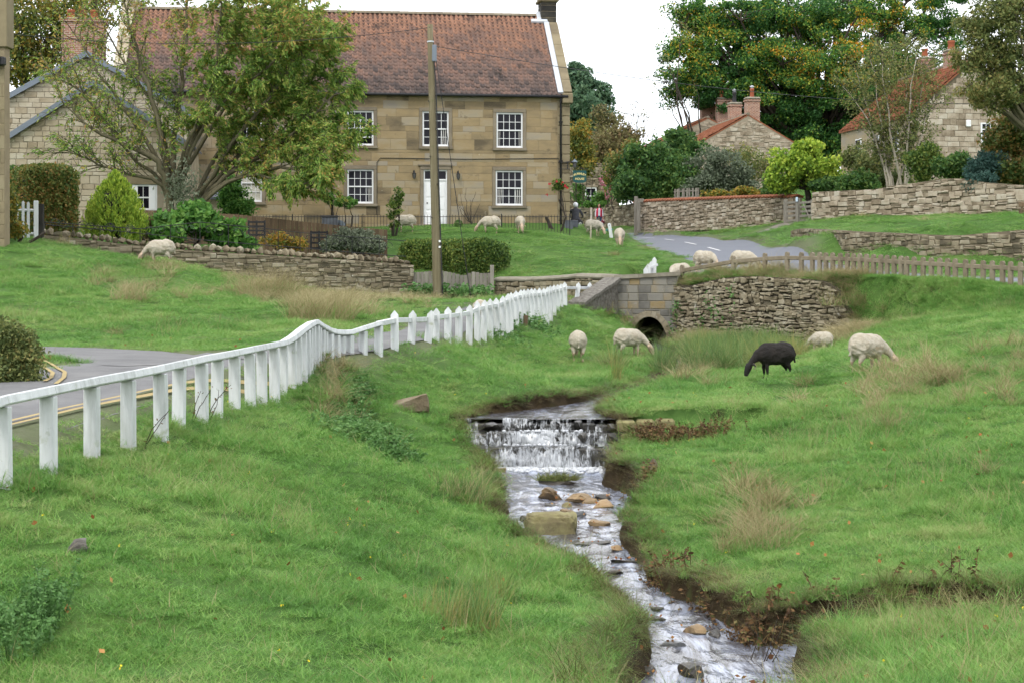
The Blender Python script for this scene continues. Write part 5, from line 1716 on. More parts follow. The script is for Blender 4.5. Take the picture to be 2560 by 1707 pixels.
MB().box(x0 - .1, x0 + .1, -.36, -.33, z1 - .10, z1 + .12, .008).build('notice', M['noticeblue'], ns)
MB().box(x0 - .16, x0 + .16, -.328, -.31, z1 - .14, z1 + .05, .008).build('backboard', M['slate'], ns)

# footpath finger post
p = H(1590, 572, 100)
fp = thing('finger_post', 'wooden footpath finger post by the end of the red-coped wall', 'sign', loc=p)
MB().box(-.11, .11, -.08, .08, -.4, (572 - 492) * 100 / F, .02).build('post', M['oldwood'], fp)
MB().prism([(.11, 1.52), (.42, 1.52), (.50, 1.60), (.50, 1.66), (.42, 1.74), (.11, 1.74)], -.03, .03).build('arm', M['oldwood'], fp)
q = H(1597, 562, 99.6)
MB().box(-.09, .09, -.09, .09, -.4, 1.35, .02).build('gate_post', M['oldwood'], None, loc=q)
tag(COL.objects[-1], 'stout weathered wooden post leaning against the wall end beside the finger post', 'post')

# bench at the right edge
bb = Frame(H(2528, 560, 64), H(2640, 560, 62), z=0.0)
bn = thing('park_bench', 'brown wooden bench on the grass bank at the right edge', 'bench', mw=bb.mw)
x0, zs = bb.px(2532, 530)
_, zseat = bb.px(2532, 553)
for k, zz in enumerate((zs, zs + .26)):
    MB().box(x0, x0 + 1.6, .28, .32, zz - .08, zz + .08, .01).build('back_slat', M['brownwood'], bn)
for k in range(2):
    MB().box(x0, x0 + 1.6, -.18 + k * .22, .02 + k * .22, zseat - .05, zseat + .0, .01).build('seat_slat', M['brownwood'], bn)
for xx in (x0 + .12, x0 + 1.4):
    for yy in (-.12, .24):
        MB().box(xx - .04, xx + .04, yy - .04, yy + .04, zseat - .6, zseat - .051, .01).build('leg', M['brownwood'], bn)
    MB().box(xx - .04, xx + .04, .325, .37, zseat - .3, zs + .36, .01).build('upright', M['brownwood'], bn)

# ---------------------------------------------------------------- telephone pole and wires
pb = at(1094, 60.4)
tpz_ = H(1075, 62, 60.4)
tp_ = thing('telephone_pole', 'tall greenish wooden telephone pole standing by the slat fence', 'pole', loc=pb)
ht = tpz_.z - pb.z
dx = tpz_.x - pb.x
MB().tube([(0, 0, -.6), (0, 0, 0), (dx * .25, 0, ht * .25), (dx * .55, 0, ht * .55), (dx * .85, 0, ht * .85), (dx, 0, ht)], [.165, .16, .148, .132, .11, .098], 14).build('pole', M['pole'], tp_, True)
MB().box(.05, .21, -.14, .02, ht * .865, ht * .925, .02).build('junction_box', M['bluegrey'], tp_, loc=(dx * .9, 0, 0))
MB().lathe([(.125, 0), (.125, .05)], (dx * .93, 0, ht * .935), 12).build('band', M['lead'], tp_)
MB().tube([(dx * .9 + .12, -.12, ht * .87), (dx * .8 + .155, -.08, ht * .78), (dx * .4 + .16, -.06, ht * .4), (.18, -.06, .2)], .022, 5).tube([(dx - .09, -.02, ht * .985), (dx - .02, -.1, ht * .99), (dx + .10, -.02, ht * .97), (dx + .14, -.05, ht * .9)], .012, 5).build('cable', M['black'], tp_)
m = MB()
for k, s_ in ((.2, 1), (.3, -1), (.42, 1), (.52, -1), (.62, 1), (.72, -1)):
    m.box(dx * k - .02 + s_ * .12, dx * k + .02 + s_ * .12, -.16, -.06, ht * k, ht * k + .025)
m.build('step_pegs', M['black'], tp_)
for zz in (2.05, 1.85):
    MB().box(.045, .115, -.175, -.14, zz, zz + .07).build('tag_plate', M['white'], tp_)
def wire(a, b, sag, label, r=.011):
    pts = [a.lerp(b, t) - Vector((0, 0, sag * 4 * t * (1 - t))) for t in np.linspace(0, 1, 24)]
    return tag(MB().tube(pts, r, 4).build('overhead_wire', M['black'], None), label, 'wire')
tw = Vector((pb.x + dx, 60.4, tpz_.z))
wire(tw - Vector((.1, 0, .12)), H(-40, 78, 60), .5, 'overhead wire from the pole top past the cherry tree to the left')
wire(tw - Vector((-.15, 0, .8)), Vector((pb.x + 1.2, 60.1, gz(pb.x + 1.2, 60.1) - .1)), .0, 'slack black stay wire slanting down beside the pole', r=.013)
wire(tw - Vector((-.12, 0, .75)), H(2700, 250, 100), .9, 'thin overhead wire running from the pole to the red-roofed house', r=.012)

# ---------------------------------------------------------------- iron scrollwork on the garden wall
sc = thing('iron_railing', 'low black scrolled iron railing on top of the dry-stone garden wall', 'railing')
scA, scB = wxy([(110, 53.9)])[0], wxy([(1033, 61.8)])[0]
def gwall(px, py):
    Y = 53.9 + (px - 108) / 925 * 7.9
    # follow the straight wall line in plan
    t = 0
    d = np.array([(px - CX) / F, 1.0])
    n_ = np.array([-(scB - scA)[1], (scB - scA)[0]])
    Yp = scA.dot(n_) / d.dot(n_)
    return H(px, py, Yp + .25)
for (ya, yb) in (((562, 594), 0), ((590, 630), 0)):
    pass
line1 = [gwall(p, q) for p, q in ((112, 556), (200, 566), (300, 580), (400, 592), (520, 600), (640, 562 + 10), (700, 575), (820, 590), (960, 600), (1010, 602))]
up_ = [gwall(p, q) for p, q in ((112, 556), (250, 566), (350, 573), (500, 556), (640, 570), (750, 582), (880, 593), (1015, 603))]
dn_ = [gwall(p, q) for p, q in ((112, 562), (250, 574), (350, 584), (500, 600), (640, 612), (750, 620), (880, 632), (1015, 642))]
MB().tube(up_, .014, 5).build('rail', M['black'], sc)
MB().tube(dn_, .014, 5).build('rail', M['black'], sc)
for i in range(1, 8):
    for t in (.0, .5):
        a = up_[i - 1].lerp(up_[i], t)
        b = dn_[i - 1].lerp(dn_[i], t)
        MB().tube([a, b - Vector((0, 0, .25))], .013, 5).build('post', M['black'], sc)
        for s_ in (-1, 1):
            cpt = a.lerp(b, .45) + Vector((s_ * .3, 0, 0))
            pts = [cpt + Vector((s_ * .17 * math.cos(w) * (1 - w / 9), 0, .17 * math.sin(w) * (1 - w / 9))) for w in np.linspace(0, 5.5, 16)]
            MB().tube(pts, .010, 4).build('scroll', M['black'], sc)

# ---------------------------------------------------------------- white posts with chain, bins, stakes near the house corner
posts = [(1447, 1452, 556, 583, 86, .06), (1465, 1471, 555, 582, 90, 0), (1487, 1491, 554, 575, 94, 0), (1504, 1511, 557, 592, 84, -.1), (1525, 1533, 558, 599, 79, -.16)]
labs = ['white round-topped post partly behind the dark wheelie bins', 'white post just left of the grey grazing sheep', 'white post top showing above the back of the grey grazing sheep', 'white post left of the hanging teal basket', 'leaning white post beside the head-down sheep on the road edge']
tops = []
for (a, b, ty, by, Y, ln), lb in zip(posts, labs):
    f_, t_ = H((a + b) / 2, by, Y), H((a + b) / 2, ty, Y)
    h = t_.z - f_.z
    pl = [(-.075, -.4), (.075, -.4)] + [(.075 * math.cos(w), h - .075 + .075 * math.sin(w)) for w in np.linspace(0, math.pi, 7)]
    o = MB().prism(pl, -.06, .06).build('white_post', M['fencewhite'], None, loc=f_, rot=(0, ln, 0))
    tag(o, lb, 'post', 'white chain posts at the house corner')
    tops.append(f_ + Vector((math.sin(ln) * h * .85, 0, h * .85)))
def chain(a, b, sag, label):
    pts = [a.lerp(b, t) - Vector((0, .07, sag * 4 * t * (1 - t))) for t in np.linspace(0, 1, 14)]
    tag(MB().tube(pts, .022, 4).build('chain', M['black'], None), label, 'chain')
chain(tops[0], tops[1], .45, 'black chain sagging behind the bins to the post by the grey sheep')
chain(tops[3], tops[4], .42, 'black chain holding the teal basket between the two leaning white posts')
hb = H(1517, 575, 81.5)
M['teal'] = surf('teal_plastic', [(0.04, 0.22, 0.21), (0.06, 0.28, 0.26)], 3, rough=.4, bump=.03)
tb = thing('hanging_basket', 'teal half-round basket hanging between two leaning white posts', 'basket', loc=hb)
v, f = [], []
for i in range(9):
    for k in range(7):
        a, b = math.pi * i / 8, math.pi * (k / 6 - .5)
        v.append((.27 * math.cos(a), .14 * math.sin(b) * math.sin(a) ** .5, -.40 * math.sin(a) ** .8 * math.cos(b) ** .6 + .0))
for i in range(8):
    for k in range(6):
        f.append((i * 7 + k, i * 7 + k + 1, i * 7 + 8 + k, i * 7 + 7 + k))
obj('bowl', np_mesh('bowl', v, np.array(f), M['teal'], True), tb)
MB().box(-.29, .29, -.15, .15, -.01, .035, .012).build('rim', M['teal'], tb)
for k, (px, Y, lb) in enumerate(((1422, 79.0, 'dark grey wheelie bin nearest the black downpipe'), (1434, 79.6, 'dark grey wheelie bin in front of the motorcycle'))):
    f_ = H(px, 588, Y)
    bn_ = thing('wheelie_bin', lb, 'bin', loc=f_, group='wheelie bins at the house corner')
    g = MB()
    v = [(-.17, -.2, 0), (.17, -.2, 0), (.17, .2, 0), (-.17, .2, 0), (-.2, -.24, .62), (.2, -.24, .62), (.2, .26, .62), (-.2, .26, .62)]
    g.add(v, [(0, 3, 2, 1), (4, 5, 6, 7), (0, 1, 5, 4), (1, 2, 6, 5), (2, 3, 7, 6), (3, 0, 4, 7)])
    g.build('body', M['darkplastic'] if 'darkplastic' in M else M['slate'], bn_)
    MB().box(-.215, .215, -.26, .28, .622, .67, .02).build('lid', M['slate'], bn_)
    for s_ in (-1, 1):
        MB().tube([(s_ * .19, .22, .08), (s_ * .235, .22, .08)], .08, 12).build('wheel', M['black'], bn_)
f_ = hf.world(hf.px(823, 560)[0], -1.4, 0)
f_.z = H(823, 568, f_.y).z
cb = thing('coal_bunker', 'dark box bin standing against the house by the left downpipe', 'bin', loc=f_, rz=th)
MB().box(-.36, .36, -.3, .3, -.4, .42, .02).build('body', M['slate'], cb)
MB().box(-.40, .40, -.34, .32, .422, .50, .03).build('lid', M['black'], cb)
f_ = hf.world(hf.px(846, 560)[0], -1.3, 0)
f_.z = H(846, 566, f_.y).z
tag(MB().prism([(-.28, -.4), (.28, -.4)] + [(.28 * math.cos(w), .05 + .22 * math.sin(w)) for w in np.linspace(0, math.pi, 9)], -.07, .07).build('arched_slab', M['bluegrey'], None, loc=f_), 'blue-grey arched slab leaning behind the railing beside the dark bin', 'slab')
s1 = H(1476, 604, 76)
tag(MB().tube([(0, 0, -.3), (.02, 0, .70)], .035, 6).build('wooden_stake', M['birch'], None, loc=s1), 'pale thin wooden stake in the lawn in front of the grey sheep', 'stake')
s2 = H(1478, 575, 100)
gp = thing('pale_post', 'tall pale post with a thin iron arm behind the grey sheep', 'post', loc=s2)
MB().box(-.06, .06, -.06, .06, -.4, 1.28, .015).build('post', M['birch'], gp)
MB().tube([(.02, -.06, .86), (-.32, -.06, .84)], .015, 5).build('arm', M['black'], gp)
# ================================================================ weir, rocks, sheep, people
M['glasswater'] = None
WA, WB = H(1148, 1050, WEIR_Y), H(1562, 1050, WEIR_Y)
wf_ = Frame(WA, WB, z=0.0)
weir = thing('stone_weir', 'stepped weir of black wet stone blocks with water pouring over it', 'weir', mw=wf_.mw)
rnd = random.Random(5)
STEPS = [(-2.445, -2.62, 0.0, .0, wf_.L), (-2.57, -2.84, -.24, -.1, wf_.L + .04), (-2.79, -3.5, -.48, .05, wf_.L + .1)]
for (zt_, zb_, y_, xa, xb) in STEPS:
    x = xa
    while x < xb:
        w = min(rnd.uniform(.35, .75), xb - x + .05)
        dz, dy = rnd.uniform(-.025, .015), rnd.uniform(-.05, .02)
        MB().box(x + .006, x + w - .006, y_ + dy, y_ + .5, zb_, zt_ + dz, .025).build('stone_block', M['wetstone'], weir)
        x += w
MB().box(-.2, wf_.L + .1, .25, .9, -3.4, -2.47, .03).build('core', M['wetstone'], weir)
for (a, b, t0, t1, y_) in ((1200, 1256, 1052, 1080, -.08), (1433, 1464, 1048, 1078, -.10), (1513, 1544, 1054, 1080, -.07), (1443, 1470, 1076, 1108, -.36), (1508, 1550, 1082, 1110, -.34), (1385, 1402, 1090, 1108, -.33), (1500, 1535, 1112, 1150, -.62)):
    x0, z1 = wf_.px(a, t0, y_); x1, z0 = wf_.px(b, t1, y_)
    obj('boulder', rock_mesh('boulder', ((x1 - x0) * .58, .2, (z1 - z0) * .62), rnd.random(), M['wetstone'], n=2), weir, ((x0 + x1) / 2, y_ + .05, (z0 + z1) / 2), (0, rnd.uniform(-.1, .1), 0))
for (a, b, t0, t1, y_) in ((1544, 1592, 1050, 1082, -.26), (1591, 1640, 1048, 1079, -.2), (1552, 1610, 1082, 1111, -.32), (1609, 1664, 1079, 1106, -.24), (1545, 1600, 1111, 1140, -.38), (1639, 1690, 1046, 1074, -.14), (1662, 1712, 1075, 1098, -.2), (1128, 1166, 1056, 1090, .05), (1120, 1160, 1088, 1120, -.1)):
    x0, z1 = wf_.px(a, t0, y_); x1, z0 = wf_.px(b, t1, y_)
    MB().box(x0, x1 - .012, y_, y_ + .5, z0, z1 - .008, .035).build('abutment_stone', M['mossrock'] if a > 1500 else M['wetstone'], weir)

def cascade_mat():
    t = NT('falling_white_water')
    p = t.n('ShaderNodeBsdfPrincipled')
    p.inputs['Roughness'].default_value = 0.25
    c = t.ramp(t.noise(9, 4, 0.6, (3, 1, .5)), [(0.26, 0.27, 0.28), (0.42, 0.44, 0.46), (0.56, 0.58, 0.61)])
    t.l(c, p.inputs['Base Color'])
    at = t.n('ShaderNodeAttribute', attribute_name='flow')
    a = t.noise(9, 5, 0.7, (2.2, .6, .55), 1.3)
    a = t.math('MULTIPLY_ADD', t.math('SUBTRACT', a, 0.5), 3.2, 0.02)
    a = t.math('MULTIPLY_ADD', t.math('SUBTRACT', t.noise(4.5, 3, .6), .5), 1.8, a)
    a = t.math('ADD', a, at.outputs['Fac'])
    a = t.math('MULTIPLY', a, 1.3, clamp=True)
    tr = t.n('ShaderNodeBsdfTransparent')
    m = t.n('ShaderNodeMixShader')
    t.l(a, m.inputs[0])
    t.l(tr.outputs[0], m.inputs[1])
    t.l(p.outputs[0], m.inputs[2])
    t.l(m.outputs[0], t.out.inputs['Surface'])
    return t.mat
M['cascade'] = cascade_mat()
def cascade():
    V, Fc, A, k0 = [], [], [], 0
    for si, (zt_, zb_, y_, xa, xb, rep) in enumerate(((-2.385, -2.57, -.03, .08, wf_.L - .1, 1), (-2.56, -2.79, -.28, .05, wf_.L - .12, 1), (-2.78, -3.14, -.53, .25, wf_.L - .35, 1), (-2.57, -2.80, -.33, .6, wf_.L - .6, 2), (-2.80, -3.14, -.60, .6, wf_.L - .6, 2))):
        nx, nz = 220, 9
        x = np.linspace(xa, xb, nx)
        t = np.linspace(0, 1, nz)
        X, T = np.meshgrid(x, t, indexing='ij')
        out = .10 * T ** .6 + .09 * fbm(X * 3, T * 1.6 + si, 1.6) + .03 * fbm(X * 12, T * 2 + si, 1.5)
        Y = y_ + .05 - out
        Z = zt_ + .03 * (1 - T) + (zb_ - zt_) * T ** 1.5 + .012 * fbm(X * 9, T * 2 + si, 1)
        mid = np.exp(-((X - wf_.L * .50) / .62) ** 2)
        fl = (.10, .04, .14, .0, .04)[si] + .46 * mid * (si > 0) + .12 * T - .35 * (1 - T) ** 3 * (si > 0) + .5 * fbm(X * 1.6, T * .3 + si * 3, 1.0)
        if si == 0:
            for (a, b) in ((1196, 1256), (1430, 1466), (1510, 1560)):
                x0, x1 = wf_.px(a, 1060)[0], wf_.px(b, 1060)[0]
                fl = np.where((X > x0) & (X < x1), -1.5, fl)
        else:
            x0 = wf_.px(1475, 1090)[0]
            xe = wf_.px(1515, 1090)[0]
            fl = np.where(X > xe, -.6, fl)
            fl = np.where(X < wf_.px(1260, 1090)[0], fl - .12, fl)
        V.append(np.stack([X, Y, Z], -1).reshape(-1, 3))
        i = (np.arange(nx - 1)[:, None] * nz + np.arange(nz - 1)[None]).ravel()
        Fc.append(np.stack([i, i + nz, i + nz + 1, i + 1], 1) + k0)
        A.append(fl.ravel())
        k0 += nx * nz
    o = obj('cascade', np_mesh('cascade', np.concatenate(V), np.concatenate(Fc), M['cascade'], True, {'flow': np.concatenate(A)}), stream)
    o.matrix_world = wf_.mw
    o['kind'] = 'stuff'
    # thin sheets lying on the treads, and churned foam at the foot
    mb = MB()
    g = np.random.default_rng(4)
    for _ in range(420):
        t = g.random()
        x = wf_.L * (.14 + .72 * g.random())
        yy = -.58 - abs(g.normal(0, .30))
        r = g.uniform(.012, .04)
        mb.ell((x, yy, wlev(28.2) + .01), (r * 1.6, r * 1.3, r * .8), 6, 3)
    for st, (z_, y_) in enumerate(((-2.56, -.22), (-2.77, -.46))):
        for _ in range(22):
            x = wf_.L * (.5 + g.normal(0, .15))
            r = g.uniform(.01, .03)
            mb.ell((x, y_ - g.random() * .1, z_ + .02), (r * 1.5, r, r), 6, 3)
    o = mb.build('pale_water', M['pale_water'], stream, True)
    o.matrix_world = wf_.mw
    o['kind'] = 'stuff'
M['pale_water'] = surf('white_foam', [(0.45, 0.468, 0.495), (0.594, 0.612, 0.639)], 20, bump=.3, rough=.4)
cascade()

# ---- rocks in and by the stream
def rock_at(px, py, wpx, hpx, dpx, mat, label, seed, on='water', name='stream_rock', n=3, rz=0.0, cat='rock'):
    if on == 'water':
        x, Y = on_water(px, py)
        z = wlev(Y)
    else:
        x, Y = (px - CX) * on / F, on
        z = gz(x, Y)
    s = F / Y
    me = rock_mesh(name, (wpx / 2 / s, dpx / 2, hpx / s * .8), seed, mat, n=n, boxy=.6)
    o = obj(name, me, None, (x, Y, z + hpx / s * .10), (random.uniform(-.1, .1), random.uniform(-.08, .08), rz))
    return tag(o, label, cat, 'rocks lying in the stream' if on == 'water' else None)
M['rock_tan'] = surf('tan_stream_rock', [(0.10, 0.075, 0.045), (0.26, 0.18, 0.095), (0.36, 0.26, 0.14)], 4, rough=.6, bump=.6, bscale=10, bdist=.03)
M['rock_dark'] = surf('dark_wet_rock', [(0.015, 0.014, 0.012), (0.045, 0.04, 0.032), (0.10, 0.08, 0.055)], 5, rough=.3, bump=.6, bscale=10, bdist=.03, spots=[((0.16, 0.06, 0.03), .66, 14)])
M['rock_grey'] = surf('grey_stream_rock', [(0.05, 0.052, 0.055), (0.12, 0.125, 0.125)], 4, rough=.4, bump=.5, bscale=10)
M['bankstone'] = surf('brown_grey_bank_stone', [(0.10, 0.08, 0.055), (0.20, 0.155, 0.10), (0.30, 0.255, 0.19)], 5, bump=.8, bscale=14, bdist=.04)
RK = [
 (1222, 1180, 36, 24, .35, 'rock_dark', 'dark rounded rock at the left foot of the weir'), (1255, 1181, 34, 19, .3, 'rock_tan', 'orange-brown rock touching the dark one at the left foot of the weir'),
 (1378, 1244, 80, 30, .45, 'rock', 'left half of the long brown slab across the stream below the islet'), (1446, 1248, 104, 24, .4, 'rock_tan', 'tan middle piece of the long rock slab across the stream'), (1505, 1246, 58, 14, .3, 'rock_dark', 'dark wet right end of the long rock slab'),
 (1474, 1255, 42, 14, .25, 'rock_tan', 'small tan rock just in front of the long slab'), (1508, 1268, 76, 22, .35, 'rock', 'low brown-grey rock near the right bank below the long slab'), (1375, 1264, 36, 12, .25, 'rock_dark', 'small dark rock with red leaves left of mid-stream'),
 (1420, 1264, 34, 13, .25, 'mossrock', 'small speckled rock in mid-stream above the orange one'), (1418, 1282, 46, 18, .28, 'rock_tan', 'orange rock directly behind the big mossy block'), (1455, 1289, 40, 16, .28, 'rock_grey', 'blue-grey rock right of the orange one'),
 (1490, 1312, 70, 19, .3, 'rock_tan', 'tan lens-shaped rock right of the big mossy block'), (1478, 1358, 96, 10, .3, 'rock_dark', 'flat dark rock with a fringe of grass in mid-stream'), (1312, 1302, 34, 20, .3, 'rock_dark', 'dark rock by the left bank beside the big mossy block'),
 (1540, 1373, 38, 15, .25, 'rock', 'small leaf-covered rock near the right bank'), (1352, 1376, 60, 13, .3, 'rock_dark', 'low dark leafy rock near the left bank below the mossy block'), (1440, 1402, 90, 8, .25, 'rock_dark', 'left part of the low dark ledge across the stream'),
 (1560, 1404, 90, 9, .25, 'rock_dark', 'right part of the low dark ledge, scattered with brown leaves'), (1480, 1424, 34, 13, .22, 'rock', 'brown rock in the riffle below the dark ledge'), (1532, 1432, 52, 13, .25, 'rock_dark', 'dark red-leaved rock in the riffle near the right bank'),
 (1640, 1520, 46, 8, .25, 'rock_dark', 'thin dark rock breaking the surface above the leafy ledge'), (1632, 1546, 78, 12, .3, 'rock_dark', 'dark ledge with orange leaves by the left bank'), (1738, 1578, 84, 32, .35, 'rock_tan', 'big orange-brown rock by the right bank near the bottom'),
 (1790, 1585, 40, 18, .3, 'rock_dark', 'dark rock tucked behind the big orange-brown rock'), (1686, 1612, 80, 18, .3, 'rock_grey', 'smooth grey rock under the water left of mid-stream'), (1724, 1686, 88, 28, .3, 'rock_dark', 'rounded dark mossy rock at the bottom of the stream'), (1622, 1682, 50, 26, .3, 'rock_dark', 'dark rock under the tussock at the bottom left bank'),
]
for i, (px, py, w, h, d, m, lb) in enumerate(RK):
    rock_at(px, py, w, h, d, M[m], lb, i * 3 + 1, rz=random.uniform(-.3, .3))
bx, bY = on_water(1376, 1330)
mb_ = thing('mossy_block', 'big squared mossy stone block standing in the stream', 'rock', loc=(bx, bY, wlev(bY)), rz=-.06)
obj('block', rock_mesh('block', (.33, .26, .21), 77, M['mossrock'], n=4, boxy=.35, cuts=0, rough=.6), mb_, (0, .05, .03))
obj('shoulder', rock_mesh('shoulder', (.12, .2, .13), 78, M['mossrock'], n=3, boxy=.5, cuts=2), mb_, (.22, .12, .14))
rock_at(1634, 1222, 44, 42, .35, M['rock'], 'upright brown boulder with a pale top on the right bank', 201, on=24.4, name='bank_boulder', cat='boulder')
rock_at(1016, 985, 118, 52, .6, M['bankstone'], 'broad weathered stone set in the bank left above the weir', 202, on=28.7, name='bank_stone', cat='boulder')
rock_at(192, 1378, 80, 40, .35, M['pebbly'], 'grey lichened stone lying in the grass of the left foreground', 203, on=13.5, name='field_stone', cat='stone')

# ---------------------------------------------------------------- sheep
def fuse(mb, voxel, name, smooth=2):
    """melts overlapping shapes into one continuous skin"""
    me = mb.mesh('tmp', M['white'])
    o = bpy.data.objects.new('tmp', me)
    COL.objects.link(o)
    r = o.modifiers.new('r', 'REMESH')
    r.mode = 'VOXEL'
    r.voxel_size = voxel
    if smooth:
        s = o.modifiers.new('s', 'SMOOTH')
        s.factor, s.iterations = .5, smooth
    bpy.context.view_layer.update()
    out = bpy.data.meshes.new_from_object(o.evaluated_get(bpy.context.evaluated_depsgraph_get()))
    bpy.data.objects.remove(o)
    out.name = name
    out.materials.clear()
    for p in out.polygons:
        p.use_smooth = True
    return out
def sheep_mesh(turn=0.0, seed=0, wool=None, skin=None, fat=1.0):
    mb = MB()
    mb.ell((0, 0, .53), (.40, .215 * fat, .235), 18, 12)
    mb.ell((-.17, 0, .54), (.25, .23 * fat, .245), 16, 10)
    mb.ell((.17, 0, .52), (.22, .20 * fat, .235), 16, 10)
    mb.ell((0, 0, .45), (.30, .20 * fat, .15), 16, 10)
    c, s = math.cos(turn), math.sin(turn)
    T = lambda x, y, z: (.30 + (x - .30) * c - y * s, (x - .30) * s + y * c, z)
    mb.tube([T(.24, 0, .57), T(.40, 0, .49), T(.52, 0, .38), T(.58, 0, .30)], [.155, .105, .07, .056], 12)
    mb.tube([T(.565, 0, .335), T(.605, 0, .265), T(.65, 0, .155), T(.668, 0, .075)], [.055, .080, .060, .042], 12)
    for q in (-1, 1):
        mb.tube([(.21, q * .10, .42), (.22, q * .105, .26), (.205, q * .10, .12), (.215, q * .10, .04), (.23, q * .10, .0)], [.07, .042, .027, .025, .033], 10)
        mb.tube([(-.23, q * .11, .46), (-.22, q * .12, .33), (-.29, q * .115, .21), (-.275, q * .11, .06), (-.255, q * .11, .0)], [.115, .075, .032, .025, .033], 10)
    mb.tube([(-.37, 0, .62), (-.425, 0, .50), (-.43, 0, .34)], [.05, .045, .03], 8)
    me = fuse(mb, .021, 'sheep', 2)
    n = len(me.vertices)
    co = np.empty(n * 3, np.float32)
    me.vertices.foreach_get('co', co)
    co = co.reshape(-1, 3)
    no = np.array([v.normal[:] for v in me.vertices])
    hx = (co[:, 0] - .30) * c + co[:, 1] * s + .30
    w = sm(.28, .36, co[:, 2]) * sm(.52, .40, hx)
    bump = .020 * fbm(co[:, 0] * 6 + co[:, 1] * 5, co[:, 2] * 7 - co[:, 1] * 4 + seed, 3.0) + .018 * fbm(co[:, 0] * 3 + co[:, 1] * 2, co[:, 2] * 3 + co[:, 1], 3.0)
    co = co + no * (bump * w)[:, None]
    me.vertices.foreach_set('co', co.ravel())
    me.materials.append(wool)
    me.materials.append(skin)
    pc = np.array([co[list(p.vertices)].mean(0) for p in me.polygons])
    hxp = (pc[:, 0] - .30) * c + pc[:, 1] * s + .30
    sk = (hxp > .555) | ((pc[:, 2] < .24))
    me.polygons.foreach_set('material_index', sk.astype(np.int32))
    me.update()
    return me
M['wool'] = surf('cream_wool', [(0.28, 0.239, 0.173), (0.4, 0.36, 0.286), (0.466, 0.433, 0.366)], 6, bump=.9, bscale=38, bdist=.02, spots=[((0.28, 0.213, 0.127), .66, 3.0)])
M['wool_grey'] = surf('grey_wool', [(0.212, 0.196, 0.162), (0.323, 0.297, 0.246), (0.391, 0.365, 0.315)], 6, bump=.9, bscale=38, bdist=.02)
M['wool_black'] = surf('black_wool', [(0.0072, 0.00672, 0.0063), (0.0162, 0.0135, 0.0117), (0.027, 0.0216, 0.018)], 8, bump=1.0, bscale=38, bdist=.03)
M['pinkskin'] = surf('pale_sheep_face', [(0.357, 0.255, 0.178), (0.476, 0.374, 0.281)], 10, bump=.3)
M['blackskin'] = surf('black_sheep_face', [(0.007, 0.007, 0.007), (0.02, 0.018, 0.016)], 10, bump=.3)
SM = [sheep_mesh(0, 1, M['wool'], M['pinkskin']), sheep_mesh(.55, 2, M['wool'], M['pinkskin'], 1.06), sheep_mesh(-.5, 3, M['wool'], M['pinkskin'], .97)]
SM_G = sheep_mesh(-.4, 4, M['wool_grey'], M['pinkskin'], 1.08)
SM_B = sheep_mesh(.15, 5, M['wool_black'], M['blackskin'], 1.22)
SM_K = sheep_mesh(-.2, 6, M['wool'], M['blackskin'], 1.0)
def foot(px, py, Y0, lo=.85, hi=1.18):
    Ys = np.linspace(Y0 * lo, Y0 * hi, 160)
    x = (px - CX) * Ys / F
    z = ground(x, Ys)
    r = YH - z * F / Ys
    k = np.argmin(np.abs(r - py) + np.abs(Ys - Y0) / Y0 * 25)
    return Vector((x[k], Ys[k], z[k]))
M['horn'] = surf('sheep_horn', [(0.16, 0.13, 0.09), (0.28, 0.24, 0.18)], 12, bump=.4)
M['eye'] = surf('dark_eye', [(0.01, 0.008, 0.006), (0.02, 0.015, 0.01)], 10, rough=.15, bump=0)
SH = [
 (402, 662, 52.5, 180, 1.0, 0, 'cream sheep grazing along the dry-stone garden wall on the left'), (1015, 580, 73.0, 186, .98, 0, 'cream sheep grazing by the railing left of the white door'), (1226, 584, 72.5, 176, .98, 0, 'cream sheep low in the grass by the railing right of the telephone pole'),
 (1301, 583, 72.8, -84, .95, 0, 'small-looking sheep facing the viewer in front of the railing below the curtained window'), (1484, 590, 78, -28, .98, 3, 'grey-fleeced sheep grazing among the white chain posts'), (1549, 618, 71, -92, 1.06, 0, 'cream sheep grazing head-on to the viewer at the road edge'),
 (1762, 680, 62.5, -30, .98, 2, 'cream sheep grazing between the road and the stone rail'), (1858, 684, 59.2, -16, 1.0, 5, 'white sheep with a black face behind the stone posts'), (1700, 714, 59.4, 215, 1.02, 1, 'cream sheep half hidden by the first stone post at the bridge end'),
 (1444, 902, 47.5, 92, .98, 0, 'cream sheep seen from behind on the meadow below the bridge'), (1572, 893, 48.5, 24, 1.0, 2, 'cream sheep grazing beside the reeds near the bridge arch'), (1938, 946, 36.6, 192, .98, 4, 'black sheep grazing on the right bank'),
 (2054, 890, 46, 128, .84, 1, 'cream sheep grazing below the retaining wall beyond the black sheep'), (2168, 932, 33, 30, 1.02, 2, 'large cream sheep grazing on the slope right of the black sheep'), (1203, 812, 43.2, 80, .80, 0, 'sheep whose white back shows above the white pickets'),
]
